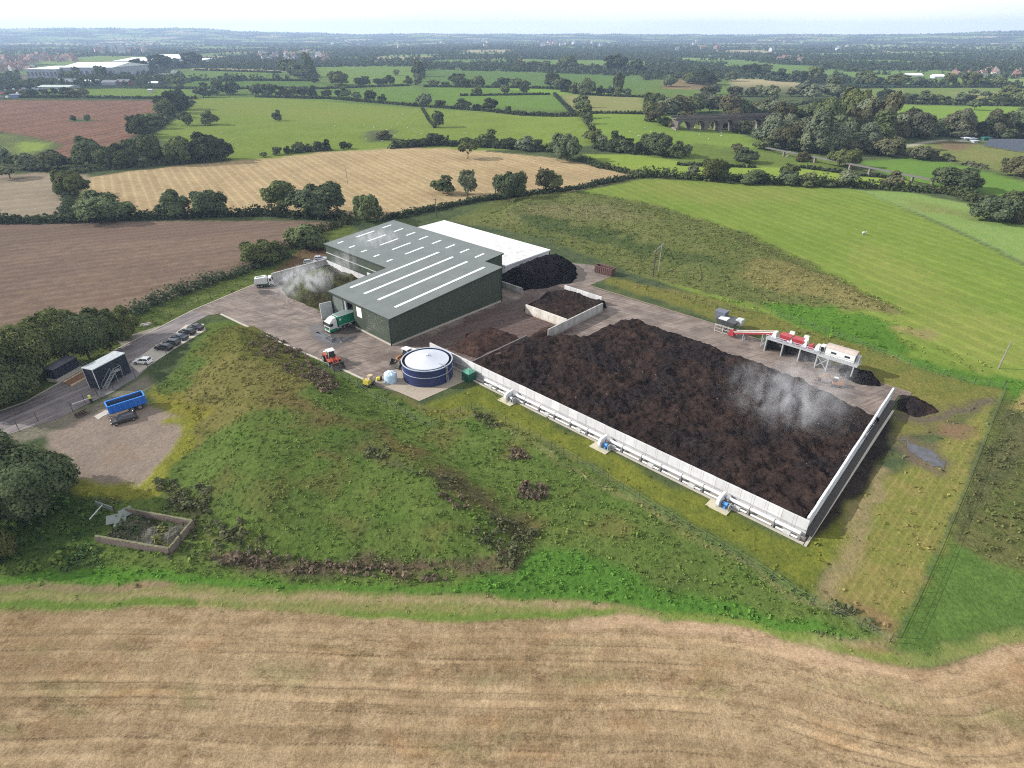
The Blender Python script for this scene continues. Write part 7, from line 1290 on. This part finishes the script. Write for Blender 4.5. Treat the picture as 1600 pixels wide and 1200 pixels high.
grow("rough_growth", "taller weed clumps scattered on the banks", BANK, .07, .3, .7, .7, 1.5, seed=12, per=14, patchy=.5)
grow("rough_growth", "rough grass between compost wall and fence", [(600, 606), (655, 642), (745, 602), (860, 660), (1000, 735), (1255, 862), (1385, 720), (1390, 690), (1500, 640), (1560, 620), (1480, 830), (1400, 985), (1200, 895), (1000, 775), (880, 705), (745, 640), (690, 655)], .5, .08, .28, .5, 1.2, seed=13, per=6, leaf=.34)
grow("rough_growth", "tall weeds east of the mesh fence", [(1575, 622), (1700, 650), (1750, 915), (1640, 895), (1560, 880), (1490, 850), (1520, 740)], .7, .15, .55, .6, 1.5, seed=14, per=10)
grow("rough_growth", "rough tussocks on the bank behind the yard", [(745, 345), (820, 305), (900, 298), (1010, 316), (1170, 366), (1300, 428), (1408, 486), (1200, 480), (1000, 430), (900, 390)], .5, .15, .5, .9, 2.0, seed=15, per=9)
grow("rough_growth", "weedy strip beyond the sorting line", [(960, 440), (1200, 478), (1270, 474), (1400, 502), (1600, 596), (1640, 625), (1560, 612), (1430, 572), (1180, 505)], .4, .2, .5, .8, 1.8, seed=16, per=8)
grow("rough_growth", "undergrowth between hedge and access road", [(545, 350), (470, 385), (410, 425), (300, 465), (200, 505), (60, 600), (-40, 640), (40, 625), (180, 540), (330, 470), (430, 436), (510, 398)], .35, .2, .7, .8, 2, seed=17, per=8)
grow("rough_growth", "meadow growth under the big oak", [(-60, 800), (130, 770), (160, 800), (150, 880), (-60, 905)], .6, .3, .9, .8, 1.8, seed=18, per=10)
grow("rough_growth", "lush green verge beside the stubble", [(-60, 905), (150, 893), (400, 905), (700, 920), (850, 895), (1000, 910), (1200, 962), (1390, 1016), (1250, 990), (1000, 948), (700, 930), (300, 917), (-60, 915)], .7, .1, .32, .5, 1.2, seed=19, per=6, leaf=.34)
grow("rough_growth", "short grass tufts on the field verge", [(-60, 915), (300, 918), (700, 932), (1000, 952), (1250, 996), (1390, 1022), (1500, 1005), (1640, 960), (1640, 1000), (1420, 1044), (1200, 995), (980, 966), (560, 960), (-60, 952)], .35, .05, .18, .4, 1.0, seed=20, per=5, leaf=.36)
BRB = (G(124, 106, 90), G(90, 84, 66)); BRG = (G(84, 92, 62), G(104, 104, 74))
for i, (pts, dn, cols, hh) in enumerate([([(330, 862), (420, 868), (500, 876), (600, 886), (700, 892), (690, 906), (500, 895), (335, 884)], .7, BRB, 1.2), ([(480, 588), (505, 580), (530, 602), (515, 618), (490, 606)], .8, BRB, 1.3), ([(240, 748), (330, 765), (320, 800), (270, 800)], .6, BRG, 1.3), ([(745, 810), (800, 812), (838, 840), (800, 888), (740, 850)], .5, BRG, 1.2),
      ([(805, 758), (850, 762), (855, 780), (815, 778)], .8, BRB, 1.1), ([(795, 702), (826, 706), (824, 718), (798, 716)], .8, BRB, .9), ([(566, 700), (600, 700), (605, 716), (570, 714)], .7, BRG, .9), ([(690, 760), (735, 785), (730, 800), (700, 780)], .6, BRB, 1.0), ([(410, 520), (470, 548), (500, 580), (470, 600), (420, 560), (380, 545)], .4, BRB, 1.0), ([(1270, 928), (1340, 960), (1385, 1000), (1360, 985), (1290, 948)], .6, BRG, 1.0),
      ([(320, 800), (420, 845), (400, 868), (330, 860)], .5, BRG, 1.2), ([(245, 790), (300, 795), (330, 860), (270, 880)], .35, BRG, .9), ([(90, 860), (160, 855), (170, 885), (100, 895)], .6, (G(70, 96, 52), G(84, 108, 58)), 1.1), ([(236, 832), (262, 830), (262, 856), (240, 858)], .7, (G(128, 126, 70), G(108, 112, 62)), 1.4), ([(740, 645), (770, 650), (790, 668), (760, 668)], .5, BRG, .9), ([(645, 742), (700, 745), (720, 770), (680, 760)], .4, BRG, .8)]):
    grow("bramble_scrub", "brownish bramble scrub on the grass bank" if cols is BRB else "dull green scrub patch on the grass bank", pts, dn * 2.0, hh * .4, hh * .85, .7, 1.6, cols, per=16, leaf=.19, seed=40 + i)
for i, (pts, cols) in enumerate([([(185, 812), (290, 826), (270, 850), (175, 842)], (G(112, 122, 88), G(90, 104, 66))), ([(240, 830), (270, 834), (266, 856), (238, 850)], (G(134, 130, 72), G(110, 112, 62))), ([(190, 815), (235, 822), (230, 838), (185, 834)], (G(84, 100, 60), G(74, 90, 54)))]): grow("enclosure_weeds", "weeds sprawling inside the old brick enclosure", pts, 2.2, .4, 1.2, .5, 1.2, cols, per=16, leaf=.2, seed=80 + i)
# ------------------------------------------------------------------ steam
def steam(name, label, loc, dims, dens, seed, lean=(0, 0)):
    q = N("steam_%d" % seed); tc = q.n("ShaderNodeTexCoord", out=3); v = q.n("ShaderNodeVectorMath", {0: tc, 1: (seed * 7.3, seed * 3.1, 0)}, operation='ADD')
    v = q.n("ShaderNodeMapping", {0: v, 2: (.35, .5, .4), 3: (1.1, .75, .6)}); big = q.noise(.17, 6, .66, v, 1.6); fine = q.noise(.5, 4, .62, v, 1.0); d3 = q.n("ShaderNodeVectorMath", {0: tc, 1: (2 / dims[0], 2 / dims[1], 2 / dims[2])}, operation='MULTIPLY'); ln = q.n("ShaderNodeVectorMath", {0: d3}, operation='LENGTH', out=1)
    fall = q.step(ln, 1.0, .1); den = q.math('MULTIPLY', q.math('MULTIPLY', q.step(q.math('ADD', q.math('MULTIPLY', big, .68), q.math('MULTIPLY', fine, .32)), .44, .68), fall), dens)
    vo = q.n("ShaderNodeVolumePrincipled", {"Color": (.95, .96, 1), "Density": den, "Anisotropy": .1}); q.t.links.new(vo, q.out.inputs["Volume"])
    o = MB().ball((0, 0, 0), 1, 16, 10, (dims[0] / 2, dims[1] / 2, dims[2] / 2)).build(name, q.m, loc=loc); return tag(o, label, kind="stuff")
g = at(1235, 655); steam("steam", "white steam drifting off the compost bed", (g.x - .5, g.y + 1, 5.0), (30, 30, 11), .25, 1); g = at(1285, 612); steam("steam", "thin steam under the picking cabin", (g.x, g.y + 2, 4.0), (20, 16, 9), .22, 2)
g = at(480, 462); steam("steam", "steam rising from the green waste bay", (g.x, g.y, 4.6), (21, 27, 8), .42, 3); g = at(560, 455); steam("steam", "thin steam in front of the shed wall", (g.x - 4, g.y + 8, 6.5), (14, 20, 9), .22, 4)
g = flat(588, 385, 9.0); steam("steam", "wisp of steam over the shed roof", (g[0], g[1], 11.5), (18, 16, 7), .3, 5)
print("objects", len(bpy.data.objects))
